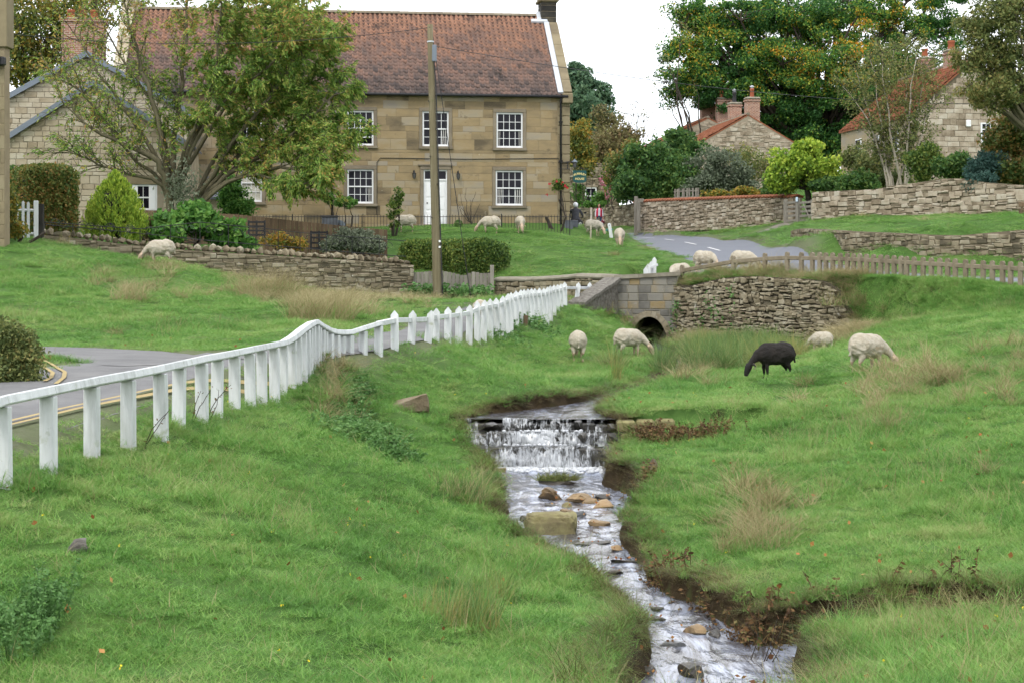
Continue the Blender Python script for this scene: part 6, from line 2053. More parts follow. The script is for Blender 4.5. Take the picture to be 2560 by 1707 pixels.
for (px, py, Y, hd, sc_, v, lb) in SH:
    p = foot(px, py, Y)
    me = (SM + [SM_G, SM_B, SM_K])[v]
    o = thing('sheep', lb, 'sheep', loc=(p.x, p.y, p.z - .015), rz=math.radians(hd), group='sheep grazing on the green')
    o.scale = (sc_,) * 3
    obj('body', me, o)
    tn_ = (0, .55, -.5, -.4, .15, -.2)[v]
    c, s = math.cos(tn_), math.sin(tn_)
    T = lambda x, y, z: Vector((.30 + (x - .30) * c - y * s, (x - .30) * s + y * c, z))
    for q in (-1, 1):
        obj('eye', EYE if 'EYE' in globals() else globals().setdefault('EYE', MB().ell((0, 0, 0), (.012, .012, .012), 8, 6).mesh('eye', M['eye'], True)), o, T(.625, q * .068, .225))
    sk_ = M['blackskin'] if v in (4, 5) else M['pinkskin']
    for q in (-1, 1):
        MB().tube([T(.575, q * .05, .315), T(.56, q * .12, .325), T(.55, q * .20, .285)], [.020, .042, .012], 8, sq=.45).build('ear', sk_, o, True)
    if v in (3, 4, 5, 1):
        for q in (-1, 1):
            pts = [T(.565, q * .04, .30), T(.53, q * .09, .33), T(.51, q * .13, .28), T(.54, q * .145, .23), T(.58, q * .14, .235)]
            MB().tube(pts, [.022, .02, .016, .011, .004], 7).build('horn', M['horn'], o, True)

# ---------------------------------------------------------------- people
M['jeans'] = surf('blue_jeans', [(0.02, 0.035, 0.08), (0.05, 0.08, 0.15)], 14, bump=.3)
M['shirt'] = surf('pale_grey_patterned_top', [(0.42, 0.44, 0.50), (0.60, 0.62, 0.66)], 9, bump=.2, spots=[((0.12, 0.13, 0.2), .64, 14)])
M['skin'] = surf('skin', [(0.40, 0.22, 0.15), (0.50, 0.30, 0.21)], 8, bump=.1)
M['pinkvest'] = surf('pink_red_gilet', [(0.40, 0.02, 0.055), (0.55, 0.04, 0.09)], 8, bump=.4, bscale=20)
M['hair'] = surf('dark_brown_hair', [(0.012, 0.007, 0.005), (0.035, 0.018, 0.012)], 12, bump=.5, stretch=(4, 4, .6))
M['jacket'] = surf('dark_grey_jacket', [(0.035, 0.036, 0.045), (0.085, 0.088, 0.10)], 8, bump=.4)
M['shoe'] = surf('dark_shoe', [(0.02, 0.018, 0.018), (0.05, 0.045, 0.04)], 8, bump=.2)
M['helmet'] = surf('white_helmet', [(0.72, 0.74, 0.78), (0.82, 0.84, 0.87)], 3, rough=.15, bump=0)
def zone(me, mats, fn):
    for m in mats:
        me.materials.append(m)
    me.polygons.foreach_set('material_index', [fn(p.center) for p in me.polygons])
    me.update()
    return me
def fingers(mb, w, d, side):
    """a palm with four fingers of unequal length and a thumb off its side"""
    w, d = Vector(w), Vector(d).normalized()
    a = d.cross(Vector((0, 1, 0))).normalized()
    mb.tube([w, w + d * .05, w + d * .09], [.024, .034, .030], 8, sq=.6)
    for k, L in enumerate((.062, .075, .070, .052)):
        o = w + d * .085 + a * (.022 * (k - 1.5))
        mb.tube([o, o + d * L * .5 + Vector((0, -.008, 0)), o + d * L + Vector((0, -.028, 0))], [.0095, .009, .007], 6)
    mb.tube([w + d * .03 - a * .02 * side, w + d * .06 - a * .05 * side, w + d * .09 - a * .055 * side], [.012, .011, .008], 6)
wp = foot(1498, 578, 105)
wm = thing('person', 'woman walking in a pink-red gilet, pale top and blue jeans by the rubble wall', 'person', loc=wp)
S_ = 1.60 / 1.65
mb = MB()
mb.tube([(-.10, 0, .92), (-.105, -.03, .50), (-.11, .02, .09)], [.098, .062, .045], 10)
mb.tube([(.10, 0, .92), (.115, .07, .50), (.10, .16, .10)], [.098, .062, .045], 10)
for (x, y) in ((-.11, .0), (.10, .14)):
    mb.tube([(x, y + .05, .05), (x, y - .08, .045), (x, y - .15, .03)], [.045, .045, .03], 8)
mb.tube([(0, 0, .84), (0, 0, .98), (0, 0, 1.15), (0, .01, 1.32), (0, .01, 1.40)], [.165, .15, .145, .17, .09], 14, sq=.62)
mb.tube([(0, .01, 1.36), (0, 0, 1.48)], [.055, .05], 10)
mb.ell((0, -.01, 1.55), (.073, .092, .112), 14, 10)
mb.tube([(0, -.095, 1.565), (0, -.115, 1.535), (0, -.10, 1.525)], [.010, .016, .012], 6)
for q in (-1, 1):
    mb.tube([(q * .16, .01, 1.34), (q * .225, .02, 1.10), (q * .235, -.02, .88)], [.058, .046, .034], 10)
    fingers(mb, (q * .235, -.02, .87), (0, -.12, -1), q)
    mb.ell((q * .075, .0, 1.545), (.012, .022, .03), 8, 6)
me = fuse(mb, .0125, 'body', 1)
zone(me, [M['jeans'], M['shirt'], M['skin'], M['shoe']], lambda c: 3 if c.z < .085 else 2 if (c.z > 1.405 or (abs(c.x) > .19 and c.z < .885)) else 0 if (c.z < .93 and abs(c.x) < .2) else 1)
obj('body', me, wm, scl=(S_,) * 3)
for q in (-1, 1):
    MB().ell((q * .028, -.098, 1.565), (.011, .008, .008), 8, 6).build('eye', M['eye'], wm, True, scl=(S_,) * 3)
MB().tube([(-.022, -.094, 1.503), (0, -.1, 1.50), (.022, -.094, 1.503)], .006, 5).build('mouth', M['pinkvest'], wm, scl=(S_,) * 3)
h_ = MB()
h_.ell((0, .025, 1.58), (.095, .10, .105), 14, 10)
for q in (-1, 1):
    h_.tube([(q * .07, -.01, 1.60), (q * .098, .0, 1.48), (q * .10, -.01, 1.36)], [.04, .042, .03], 8)
h_.tube([(0, .08, 1.58), (0, .10, 1.42), (0, .09, 1.30)], [.08, .085, .06], 8)
hm = fuse(h_, .014, 'hair', 2)
hm.materials.append(M['hair'])
obj('hair', hm, wm, scl=(S_,) * 3)
v, f = [], []
rows = [(.86, .19), (.98, .178), (1.12, .172), (1.26, .195), (1.36, .16), (1.40, .10)]
na = 20
for (z_, r) in rows:
    for k in range(na + 1):
        w = -math.pi / 2 + .42 + (2 * math.pi - .84) * k / na
        v.append((r * 1.05 * math.cos(w), .008 + r * .70 * math.sin(w), z_))
for i in range(len(rows) - 1):
    for k in range(na):
        f.append((i * (na + 1) + k, i * (na + 1) + k + 1, (i + 1) * (na + 1) + k + 1, (i + 1) * (na + 1) + k))
gl = obj('gilet', np_mesh('gilet', v, np.array(f), M['pinkvest'], True), wm, scl=(S_,) * 3)
gl.modifiers.new('t', 'SOLIDIFY').thickness = .025
bgp = wp + Vector((.25, -.12, .50))
M['bagmar'] = surf('maroon_and_white_bag', [(0.10, 0.015, 0.025), (0.16, 0.03, 0.04), (0.60, 0.56, 0.56), (0.70, 0.68, 0.68)], 4.5, contrast=4.0, bump=.2)
bg = thing('shoulder_bag', 'maroon and white bag held by the woman in the pink gilet', 'bag', loc=bgp)
obj('bag', rock_mesh('bag', (.17, .10, .19), 8, M['bagmar'], n=3, rough=.1), bg, (0, 0, .03))
MB().tube([(-.10, 0, .16), (-.06, 0, .30), (-.01, 0, .34), (.06, 0, .29), (.10, 0, .16)], .014, 6).build('strap', M['bagmar'], bg)

mp = Vector(H(1437, 592, 88))
mc = thing('motorcycle', 'dark motorcycle seen from behind with its tail light lit, beside the wheelie bins', 'motorcycle', loc=mp, rz=-.12)
for (y, r) in ((0, .31), (1.38, .31)):
    w = MB().tube([(-.06, y, r), (.06, y, r)], .2, 20).build('wheel', M['lead'], mc)
    t = []
    tm = MB()
    for k in range(24):
        a0, a1 = 2 * math.pi * k / 24, 2 * math.pi * (k + 1) / 24
        q = []
        for a in (a0, a1):
            for (xx, rr) in ((-.07, .21), (-.075, r - .03), (0, r), (.075, r - .03), (.07, .21)):
                q.append((xx, y + rr * math.cos(a), r + rr * math.sin(a)))
        tm.add(q, [(i, i + 1, i + 6, i + 5) for i in range(4)])
    tm.build('tyre', M['black'], w)
MB().ell((0, .65, .62), (.20, .45, .26), 14, 10).box(-.14, .14, -.1, .5, .62, .80, .05).build('body', M['darkpaint'] if 'darkpaint' in M else M['slate'], mc, True)
MB().box(-.15, .15, -.15, .55, .805, .88, .03).build('seat', M['black'], mc)
MB().tube([(-.36, 1.0, 1.02), (-.15, 1.1, 1.0), (.15, 1.1, 1.0), (.36, 1.0, 1.02)], .018, 8).build('handlebar', M['black'], mc)
for q in (-1, 1):
    MB().tube([(q * .25, 1.06, 1.02), (q * .42, 1.02, 1.22)], .01, 5).ell((q * .46, 1.0, 1.25), (.08, .02, .05), 10, 8).build('mirror', M['black'], mc, True)
    MB().tube([(q * .2, .2, .45), (q * .22, -.25, .5)], .06, 10).build('exhaust', M['lead'], mc, True)
    MB().box(q * .30 - .10, q * .30 + .10, -.1, .35, .5, .82, .05).build('pannier', M['black'], mc)
tl = NT('lit_tail_light')
e = tl.n('ShaderNodeEmission'); e.inputs['Color'].default_value = (1, .45, .42, 1); e.inputs['Strength'].default_value = 4.0
tl.l(e.outputs[0], tl.out.inputs['Surface'])
MB().box(-.07, .07, -.19, -.155, .66, .78, .02).build('tail_light', tl.mat, mc)
rd = thing('person', 'motorcyclist in a white helmet and dark grey jacket, seen from behind', 'person', loc=mp, rz=-.12)
mb = MB()
mb.tube([(0, .25, .86), (0, .30, 1.05), (0, .38, 1.25), (0, .42, 1.40), (0, .44, 1.46)], [.19, .19, .21, .20, .10], 14, sq=.7)
for q in (-1, 1):
    mb.tube([(q * .20, .42, 1.38), (q * .33, .58, 1.15), (q * .33, .95, 1.06)], [.075, .06, .045], 10)
    fingers(mb, (q * .33, .95, 1.06), (0, 1, -.1), q)
    mb.tube([(q * .12, .28, .90), (q * .24, .72, .80), (q * .24, .50, .40)], [.105, .08, .055], 10)
    mb.tube([(q * .24, .46, .38), (q * .24, .60, .34), (q * .24, .68, .33)], [.05, .05, .035], 8)
mb.tube([(0, .44, 1.42), (0, .46, 1.52)], [.07, .07], 10)
mb.ell((0, .47, 1.60), (.085, .10, .115), 12, 10)
me = fuse(mb, .0145, 'body', 1)
zone(me, [M['jacket'], M['skin'], M['shoe'], M['black']], lambda c: 2 if c.z < .42 else 1 if c.z > 1.5 else 3 if (abs(c.x) > .2 and c.y > .93) else 0)
obj('body', me, rd)
MB().ell((0, .46, 1.63), (.135, .16, .145), 16, 12).build('helmet', M['helmet'], rd, True)
MB().ell((0, .54, 1.62), (.122, .105, .07), 14, 8).build('visor', M['glass'], rd, True)
# ================================================================ trees, shrubs, hedges
def leaf_mat(name, cols, trans=.38, island=.9, scale=.35, tint=0.0, rough=.6):
    return surf(name, cols, scale, 3, rough=rough, bump=0, rnd=island, island=True, contrast=1.1, spec=.25, trans=trans, attr=('tint', tint) if tint else None)
M['lf_cherry'] = leaf_mat('cherry_leaf', [(0.0818, 0.167, 0.0303), (0.153, 0.274, 0.0473), (0.244, 0.355, 0.0664), (0.372, 0.392, 0.0947), (0.467, 0.274, 0.0853)], tint=.55)
M['lf_beech'] = leaf_mat('beech_leaf', [(0.0314, 0.0981, 0.0252), (0.073, 0.202, 0.0404), (0.144, 0.292, 0.0454), (0.34, 0.365, 0.0454), (0.628, 0.336, 0.0354), (0.705, 0.239, 0.0354)], tint=.8)
M['lf_dark'] = leaf_mat('dark_leaf', [(0.026, 0.0693, 0.0217), (0.0542, 0.13, 0.0347), (0.0976, 0.196, 0.0477), (0.174, 0.26, 0.065)], tint=.5)
M['lf_far'] = leaf_mat('far_dark_leaf', [(0.0595, 0.122, 0.0756), (0.0948, 0.176, 0.0972), (0.135, 0.216, 0.114)], tint=.5)
M['lf_olive'] = leaf_mat('olive_leaf', [(0.0789, 0.112, 0.0367), (0.148, 0.187, 0.0584), (0.21, 0.233, 0.0751), (0.297, 0.243, 0.0834)], tint=.5)
M['lf_autumn'] = leaf_mat('autumn_leaf', [(0.0798, 0.123, 0.0348), (0.176, 0.208, 0.0434), (0.303, 0.246, 0.0434), (0.398, 0.208, 0.0348)], tint=.5)
M['lf_lime'] = leaf_mat('lime_leaf', [(0.0943, 0.189, 0.0282), (0.208, 0.339, 0.0415), (0.339, 0.471, 0.0565), (0.49, 0.566, 0.0849)], tint=.5)
M['lf_bright'] = leaf_mat('bright_leaf', [(0.0362, 0.102, 0.0217), (0.0725, 0.189, 0.0362), (0.123, 0.275, 0.0508), (0.203, 0.348, 0.0725)], tint=.5)
M['lf_hedge'] = leaf_mat('hedge_leaf', [(0.0464, 0.0928, 0.0232), (0.116, 0.174, 0.0418), (0.197, 0.197, 0.051), (0.325, 0.186, 0.0579)], tint=.5)
M['lf_privet'] = leaf_mat('privet_leaf', [(0.0352, 0.0783, 0.0196), (0.0783, 0.147, 0.0313), (0.147, 0.216, 0.0431), (0.255, 0.293, 0.0686)], tint=.5)
M['lf_silver'] = leaf_mat('silver_leaf', [(0.118, 0.15, 0.0981), (0.183, 0.221, 0.144), (0.261, 0.293, 0.203)], tint=.5)
M['lf_brown'] = leaf_mat('brown_twig_leaf', [(0.0906, 0.0725, 0.0399), (0.154, 0.136, 0.058), (0.2, 0.2, 0.0725), (0.271, 0.181, 0.0997)], tint=.5)
M['lf_pink'] = leaf_mat('pink_flower', [(0.362, 0.087, 0.131), (0.522, 0.189, 0.246), (0.652, 0.435, 0.464)], tint=.5)
M['lf_red'] = leaf_mat('red_flower', [(0.507, 0.0145, 0.0435), (0.725, 0.029, 0.0725)], tint=.5)
M['lf_blue'] = leaf_mat('blue_conifer', [(0.029, 0.0725, 0.058), (0.0508, 0.116, 0.0943), (0.087, 0.16, 0.123)], tint=.5)
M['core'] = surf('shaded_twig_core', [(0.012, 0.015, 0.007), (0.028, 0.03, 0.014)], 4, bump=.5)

def rdir(g, n):
    d = g.normal(size=(n, 3))
    return d / np.linalg.norm(d, axis=1)[:, None]
def leaf_quads(P, g, size, asp=.5, droop=0.0, axis=None, var=.35, fold=0.0):
    """one small diamond per point"""
    n = len(P)
    a = rdir(g, n) if axis is None else axis + .5 * rdir(g, n)
    a[:, 2] -= droop
    a /= np.linalg.norm(a, axis=1)[:, None]
    b = np.cross(a, rdir(g, n))
    b /= np.linalg.norm(b, axis=1)[:, None] + 1e-9
    L = size * (1 + var * g.uniform(-1, 1, n))[:, None]
    v = np.stack([P - a * L * .5, P + b * L * asp * .5, P + a * L * .5, P - b * L * asp * .5], 1).reshape(-1, 3)
    f = np.arange(4 * n).reshape(-1, 4)
    return v, f
def leaves_obj(name, P, g, size, mat, parent, tint=None, **k):
    v, f = leaf_quads(P, g, size, **k)
    t = np.zeros(len(P)) if tint is None else tint
    me = np_mesh(name, v, f, mat, False, {'tint': np.repeat(t, 4)})
    return obj(name, me, parent)

class Wood:
    """branches gathered into one mesh"""
    def __init__(s):
        s.V, s.F, s.n = [], [], 0
    def tube(s, P, R, k=5):
        P = np.asarray(P, float)
        T = np.gradient(P, axis=0)
        T /= np.linalg.norm(T, axis=1)[:, None] + 1e-9
        ref = np.array([0.31, 0.83, 0.46])
        A = np.cross(T, ref)
        A /= np.linalg.norm(A, axis=1)[:, None] + 1e-9
        B = np.cross(T, A)
        w = 2 * np.pi * np.arange(k) / k
        R = np.asarray(R, float)
        ring = P[:, None] + R[:, None, None] * (A[:, None] * np.cos(w)[None, :, None] + B[:, None] * np.sin(w)[None, :, None])
        m = len(P)
        i = np.arange(m - 1)[:, None] * k
        j = np.arange(k)[None]
        j2 = (j + 1) % k
        f = np.stack([(i + j), (i + j2), (i + k + j2), (i + k + j)], -1).reshape(-1, 4)
        s.V.append(ring.reshape(-1, 3))
        s.F.append(f + s.n)
        s.n += m * k
    def build(s, name, mat, parent):
        return obj(name, np_mesh(name, np.concatenate(s.V), np.concatenate(s.F), mat, True), parent)

def curve(g, a, b, n, wob, up=0.0):
    t = np.linspace(0, 1, n)[:, None]
    P = a[None] * (1 - t) + b[None] * t
    L = np.linalg.norm(b - a)
    off = g.normal(size=3) * wob * L
    P = P + off[None] * (t * (1 - t) * 2) + np.array([0, 0, 1])[None] * (up * L * t * (1 - t))
    P[1:-1] += g.normal(size=(n - 2, 3)) * wob * L * .12
    return P

def env_tree(name, label, cat, base, env, leaf, mat, bark, trunk_r=.25, fork=.35, seed=0, tint=None, asp=.55, droop=.2, clump_r=.55, flat_=.75, limb_r=.4, group=None, per=60, bare=0.0, sprout=True, multi=1):
    """a tree whose crown fills ellipses given as (px, row, rx, ry, distance, clumps)"""
    g = np.random.default_rng(seed)
    base = np.array(base)
    t = thing(name, label, cat, loc=tuple(base), group=group)
    C, S = [], []
    for (px, py, rx, ry, Y, n) in env:
        c = np.array(H(px, py, Y))
        R = np.array([rx * Y / F, (rx + ry) / 2 * Y / F * .8, ry * Y / F])
        d = rdir(g, n) * (g.random(n) ** (1 / 2.2))[:, None]
        C.append(c + d * R)
        S.append(np.full(n, min(rx, ry) * Y / F))
    C = np.concatenate(C)
    cr = clump_r
    top = C.mean(0)
    W = Wood()
    stems = []
    for m in range(multi):
        e = base + (top - base) * np.array([fork, fork, fork]) + (g.normal(size=3) * np.array([.5, .3, .1]) * (multi > 1))
        P = curve(g, base - np.array([0, 0, .5]), e, 7, .05)
        W.tube(P - base, np.linspace(trunk_r, trunk_r * .7, 7), 8)
        stems.append(e)
    k = max(5, len(C) // 7)
    prim = C[g.choice(len(C), k, replace=False)]
    nodes = []
    for q in prim:
        e = stems[np.argmin([np.linalg.norm(x[:2] - q[:2]) for x in stems])]
        P = curve(g, e, q, 8, .10, .12)
        W.tube(P - base, np.linspace(trunk_r * limb_r, trunk_r * .06, 8), 5)
        nodes.append(P[2:])
    nodes = np.concatenate(nodes)
    for q in C:
        j = np.argmin(((nodes - q) ** 2).sum(1))
        P = curve(g, nodes[j], q, 5, .12, .05)
        W.tube(P - base, np.linspace(trunk_r * .09, trunk_r * .03, 5), 4)
    W.build('trunk', bark, t)
    if per:
        keep = g.random(len(C)) >= bare
        CC = C[keep]
        n = per
        sub = rdir(g, len(CC) * n).reshape(len(CC), n, 3) * (g.random((len(CC), n, 1)) ** .45) * cr * g.uniform(.55, 1.25, (len(CC), 1, 1))
        sub[:, :, 2] *= flat_
        P = (CC[:, None] + sub).reshape(-1, 3) - base
        tt = None if tint is None else np.repeat(np.array([tint(c, g) for c in CC]), n)
        leaves_obj('crown', P, g, leaf, mat, t, tint=tt, asp=asp, droop=droop)
    return t

# ---------------------------------------------------------------- cherry tree before the pale house
def cherry():
    g = np.random.default_rng(12)
    YC = 66.0
    root = np.array(H(440, 552, YC))
    t = thing('cherry_tree', 'spreading cherry tree with drooping leafy branches in front of the two houses', 'tree', loc=tuple(root))
    W = Wood()
    def pts(L, dy):
        return np.array([H(x, y, YC + dy * k / (len(L) - 1)) for k, (x, y) in enumerate(L)])
    limbs = [
     ([(428,548),(424,500),(412,440),(395,400),(340,372),(280,345),(215,320),(160,262)], -1.5, .24),
     ([(424,520),(418,450),(385,380),(335,310),(275,225),(225,150),(185,85)], 1.0, .16),
     ([(424,510),(420,440),(405,350),(385,260),(350,165),(322,65),(305,-25)], -.5, .19),
     ([(428,500),(432,420),(440,330),(452,230),(458,125),(468,20),(472,-55)], 1.2, .18),
     ([(435,500),(455,420),(490,330),(530,235),(568,140),(600,55),(620,-35)], -1.2, .16),
     ([(470,545),(500,490),(545,420),(602,330),(672,240),(735,150),(785,85)], .8, .17),
     ([(470,545),(520,478),(572,432),(645,392),(725,350),(775,290),(835,238)], -1.0, .16),
     ([(480,540),(540,470),(600,438),(685,420),(765,425),(825,405),(868,372)], -2.0, .14),
     ([(465,540),(495,470),(545,385),(602,295),(652,200),(692,100),(705,5)], 1.8, .14),
     ([(424,500),(405,455),(350,440),(290,432),(235,405),(185,385)], -2.2, .10),
     ([(430,500),(445,430),(470,350),(505,290),(540,180),(545,80),(550,-20)], -2.5, .12),
     ([(480,540),(530,480),(610,430),(700,455),(770,470),(800,455)], -2.8, .09),
     ([(424,520),(400,440),(330,400),(265,300),(200,225),(150,190)], -.5, .10),
     ([(465,540),(520,450),(600,330),(690,230),(750,150),(805,104)], -1.6, .13),
     ([(470,545),(540,450),(640,340),(715,265),(775,210),(825,182)], .6, .13),
     ([(435,500),(480,400),(550,280),(620,170),(660,60),(670,-20)], 2.4, .13),
     ([(470,545),(560,440),(650,380),(730,345),(795,312)], 1.6, .11),
     ([(424,510),(430,420),(400,300),(360,220),(280,120),(250,20)], 2.0, .11),
     ([(440,500),(470,400),(520,300),(590,220),(690,160),(760,60)], -2.2, .11),
    ]
    twigs = []
    for (L, dy, r) in limbs:
        P = pts(L, dy)
        # densify
        u = np.linspace(0, len(P) - 1, 18)
        Q = np.stack([np.interp(u, np.arange(len(P)), P[:, k]) for k in range(3)], 1)
        ker = np.array([.25, .5, .25])
        for _ in range(2):
            Q[1:-1] = .25 * Q[:-2] + .5 * Q[1:-1] + .25 * Q[2:]
        Q[2:-1] += g.normal(size=(15, 3)) * .035
        rr = r * .66 * (1 - np.linspace(0, 1, 18)) ** .8 + .016
        W.tube(Q - root, rr, 8)
        for i in range(5, 18):
            for _ in range(2 if i > 8 else 1):
                o = Q[i]
                d = (Q[min(i + 1, 17)] - Q[i - 1])
                d /= np.linalg.norm(d)
                d = d * .7 + rdir(g, 1)[0] * .75 + np.array([0, 0, .35])
                d /= np.linalg.norm(d)
                Ln = g.uniform(.8, 1.7)
                n = 7
                B = [o]
                for k in range(n - 1):
                    d = d + g.normal(size=3) * .14 + np.array([0, 0, .05])
                    d /= np.linalg.norm(d)
                    B.append(B[-1] + d * Ln / (n - 1))
                B = np.array(B)
                W.tube(B - root, np.linspace(.026, .008, n), 4)
                for j in range(2, n):
                    for _ in range(2):
                        d2 = rdir(g, 1)[0] * .8 + (B[j] - B[j - 1]) / np.linalg.norm(B[j] - B[j - 1]) * .9
                        d2 /= np.linalg.norm(d2)
                        l2 = g.uniform(.35, .8)
                        px = CX + B[j][0] / B[j][1] * F
                        dr = .20 if px > 480 else .05
                        Cc = [B[j]]
                        for k in range(4):
                            d2 = d2 + g.normal(size=3) * .15 - np.array([0, 0, dr])
                            d2 /= np.linalg.norm(d2)
                            Cc.append(Cc[-1] + d2 * l2 / 4)
                        Cc = np.array(Cc)
                        W.tube(Cc - root, np.linspace(.011, .005, 5), 3)
                        twigs.append(Cc)
    W.build('trunk', M['bark'], t)
    P, A, T = [], [], []
    for Cc in twigs:
        m = Cc.mean(0)
        px, py = CX + m[0] / m[1] * F, YH - m[2] / m[1] * F
        dens = 1.0 if px > 560 else .75 if px > 470 else .36 if px > 380 else .18
        if py > 380 and px < 600:
            dens *= .4
        n = g.poisson(37 * dens)
        if n == 0:
            continue
        u = g.uniform(.2, 4, n)
        q = np.stack([np.interp(u, np.arange(5), Cc[:, k]) for k in range(3)], 1) + g.normal(size=(n, 3)) * .05
        P.append(q)
        d = (Cc[-1] - Cc[0]) / np.linalg.norm(Cc[-1] - Cc[0])
        A.append(np.repeat(d[None], n, 0))
        T.append(np.full(n, .25 * (py < 130) + (.12 if px < 420 else 0) + g.normal() * .12 - .15))
    P, A, T = np.concatenate(P), np.concatenate(A), np.concatenate(T)
    P[:, 2] -= .05
    leaves_obj('crown', P - root, g, .155, M['lf_cherry'], t, tint=T, asp=.36, droop=.55, axis=A)
    # leafy growth at the fork
    q = np.array(H(455, 480, 65.2)) + g.normal(size=(900, 3)) * np.array([.32, .2, .55])
    leaves_obj('epicormic_leaves', q - root, g, .15, M['lf_silver'], t, asp=.45, droop=.4)
cherry()

def z_at(px, Y):
    return at(px, Y)
# ---------------------------------------------------------------- far and big trees
def beech_tint(c, g):
    px, py = CX + c[0] / c[1] * F, YH - c[2] / c[1] * F
    v = -.55 + g.normal() * .14
    for (x, y, r, a) in ((1725, 110, 70, .5), (1820, 95, 60, .35), (2180, 70, 90, .5), (2130, 130, 80, .4), (1965, 130, 70, .5), (1990, 210, 70, .35), (2060, 190, 60, .5), (1740, 240, 50, .35), (2270, 30, 60, .4), (1660, 85, 40, .4)):
        v += .55 * a * math.exp(-((px - x) ** 2 + (py - y) ** 2) / (2 * r * r) * 2)
    if py > 230:
        v -= .15
    return v
env_tree('beech_tree', 'huge beech tree turning from dark green to orange behind the cottages', 'tree', at(2070, 134), [
    (1850, 60, 190, 90, 132, 90), (1720, 150, 75, 80, 130, 40), (2060, 60, 230, 100, 134, 120), (2290, 60, 140, 120, 136, 70), (1920, 190, 170, 95, 131, 90), (2130, 200, 190, 90, 130, 90), (2000, 300, 220, 70, 132, 80), (1800, 235, 90, 60, 130, 36), (2250, 280, 120, 90, 134, 46), (1740, 45, 60, 40, 131, 14), (1700, 220, 45, 40, 131, 12), (2090, 375, 110, 60, 131, 40), (1980, 360, 90, 50, 132, 26), (2200, 360, 80, 60, 133, 26)],
    .20, M['lf_beech'], M['bark_dark'], trunk_r=.7, fork=.45, seed=31, tint=beech_tint, clump_r=1.05, per=290, asp=.62, droop=.25, flat_=.6)
env_tree('roadside_tree', 'bare-twigged tree with a few leaves at the edge of the beech crown', 'tree', at(1770, 127), [(1680, 240, 70, 55, 126, 26), (1640, 190, 60, 60, 126, 20), (1700, 60, 60, 60, 126, 22)],
    .16, M['lf_olive'], M['bark_dark'], trunk_r=.22, fork=.3, seed=32, clump_r=.5, per=10, bare=.5)
env_tree('garden_tree', 'olive-leaved tree hanging into the upper right corner', 'tree', at(2640, 74), [(2530, 30, 110, 60, 73, 56), (2500, 110, 95, 60, 73, 46), (2540, 190, 100, 80, 73, 60), (2470, 230, 70, 50, 73, 26), (2420, 150, 50, 40, 73, 12), (2590, 280, 60, 60, 74, 22), (2430, 60, 40, 45, 73, 9)],
    .17, M['lf_olive'], M['bark'], trunk_r=.3, fork=.5, seed=33, clump_r=.5, per=110, asp=.42, droop=.5)
def birch():
    g = np.random.default_rng(34)
    b = np.array(at(2245, 84))
    t = thing('birch_tree', 'slender multi-stemmed birch with pale stems before the red-roofed house', 'tree', loc=tuple(b))
    W, Tw = Wood(), Wood()
    P_, A_ = [], []
    for (x, y, dy) in ((2105, 215, -1), (2140, 175, 1), (2175, 150, 0), (2205, 135, -1.2), (2235, 125, 1), (2265, 118, .5), (2290, 130, -.8), (2320, 165, .6), (2345, 215, -.5)):
        e = np.array(H(x, y, 84 + dy))
        s0 = b + np.array([g.uniform(-.35, .35), g.uniform(-.3, .3), -.2])
        P = curve(g, s0, e, 12, .05, .25)
        W.tube(P - b, np.linspace(.075, .012, 12), 6)
        for i in range(3, 12):
            for _ in range(6):
                d = rdir(g, 1)[0] * .8 + np.array([0, 0, .7])
                d /= np.linalg.norm(d)
                L = g.uniform(.7, 1.6)
                Q = [P[i]]
                for k in range(5):
                    d = d + g.normal(size=3) * .12 - np.array([0, 0, .06])
                    d /= np.linalg.norm(d)
                    Q.append(Q[-1] + d * L / 5)
                Q = np.array(Q)
                Tw.tube(Q - b, np.linspace(.014, .005, 6), 3)
                n = g.poisson(26)
                u = g.uniform(1, 5, n)
                P_.append(np.stack([np.interp(u, np.arange(6), Q[:, k]) for k in range(3)], 1) + g.normal(size=(n, 3)) * .10)
    W.build('stems', M['birch'], t)
    Tw.build('twigs', M['bark_dark'], t)
    P_ = np.concatenate(P_)
    leaves_obj('crown', P_ - b, g, .125, M['lf_olive'], t, asp=.6, droop=.4)
birch()
env_tree('dark_tree', 'dark round-headed tree rising behind the right end of the long house', 'tree', at(1440, 172), [(1445, 225, 42, 70, 170, 46), (1470, 290, 65, 60, 168, 56), (1425, 300, 40, 70, 171, 30), (1500, 250, 25, 40, 170, 14)],
    .42, M['lf_far'], M['bark_dark'], trunk_r=.4, fork=.3, seed=35, clump_r=1.0, per=120)
env_tree('thin_tree', 'thin half-bare brown-green tree between the dark tree and the bare one', 'tree', at(1520, 158), [(1520, 300, 42, 55, 157, 34), (1500, 350, 60, 30, 156, 26)],
    .26, M['lf_brown'], M['bark_dark'], trunk_r=.25, fork=.3, seed=36, clump_r=.8, per=60, bare=.2)
env_tree('bare_tree', 'small leafless tree against the white sky left of the cottage chimneys', 'tree', at(1585, 150), [(1580, 290, 50, 55, 149, 60), (1620, 300, 40, 35, 150, 24)],
    .15, M['lf_brown'], M['bark_dark'], trunk_r=.22, fork=.25, seed=37, clump_r=.6, per=8, bare=.7)
env_tree('autumn_tree', 'loose yellow-green autumn tree behind the pale house at the upper left', 'tree', at(120, 112), [(70, 60, 90, 90, 110, 60), (200, 20, 110, 60, 110, 44), (60, 170, 70, 50, 110, 36), (140, 110, 60, 60, 111, 20), (20, 20, 50, 60, 111, 18), (330, 5, 60, 40, 112, 14)],
    .24, M['lf_autumn'], M['bark_dark'], trunk_r=.4, fork=.35, seed=38, clump_r=.85, per=80, tint=lambda c, g: -.35 + g.normal() * .15)
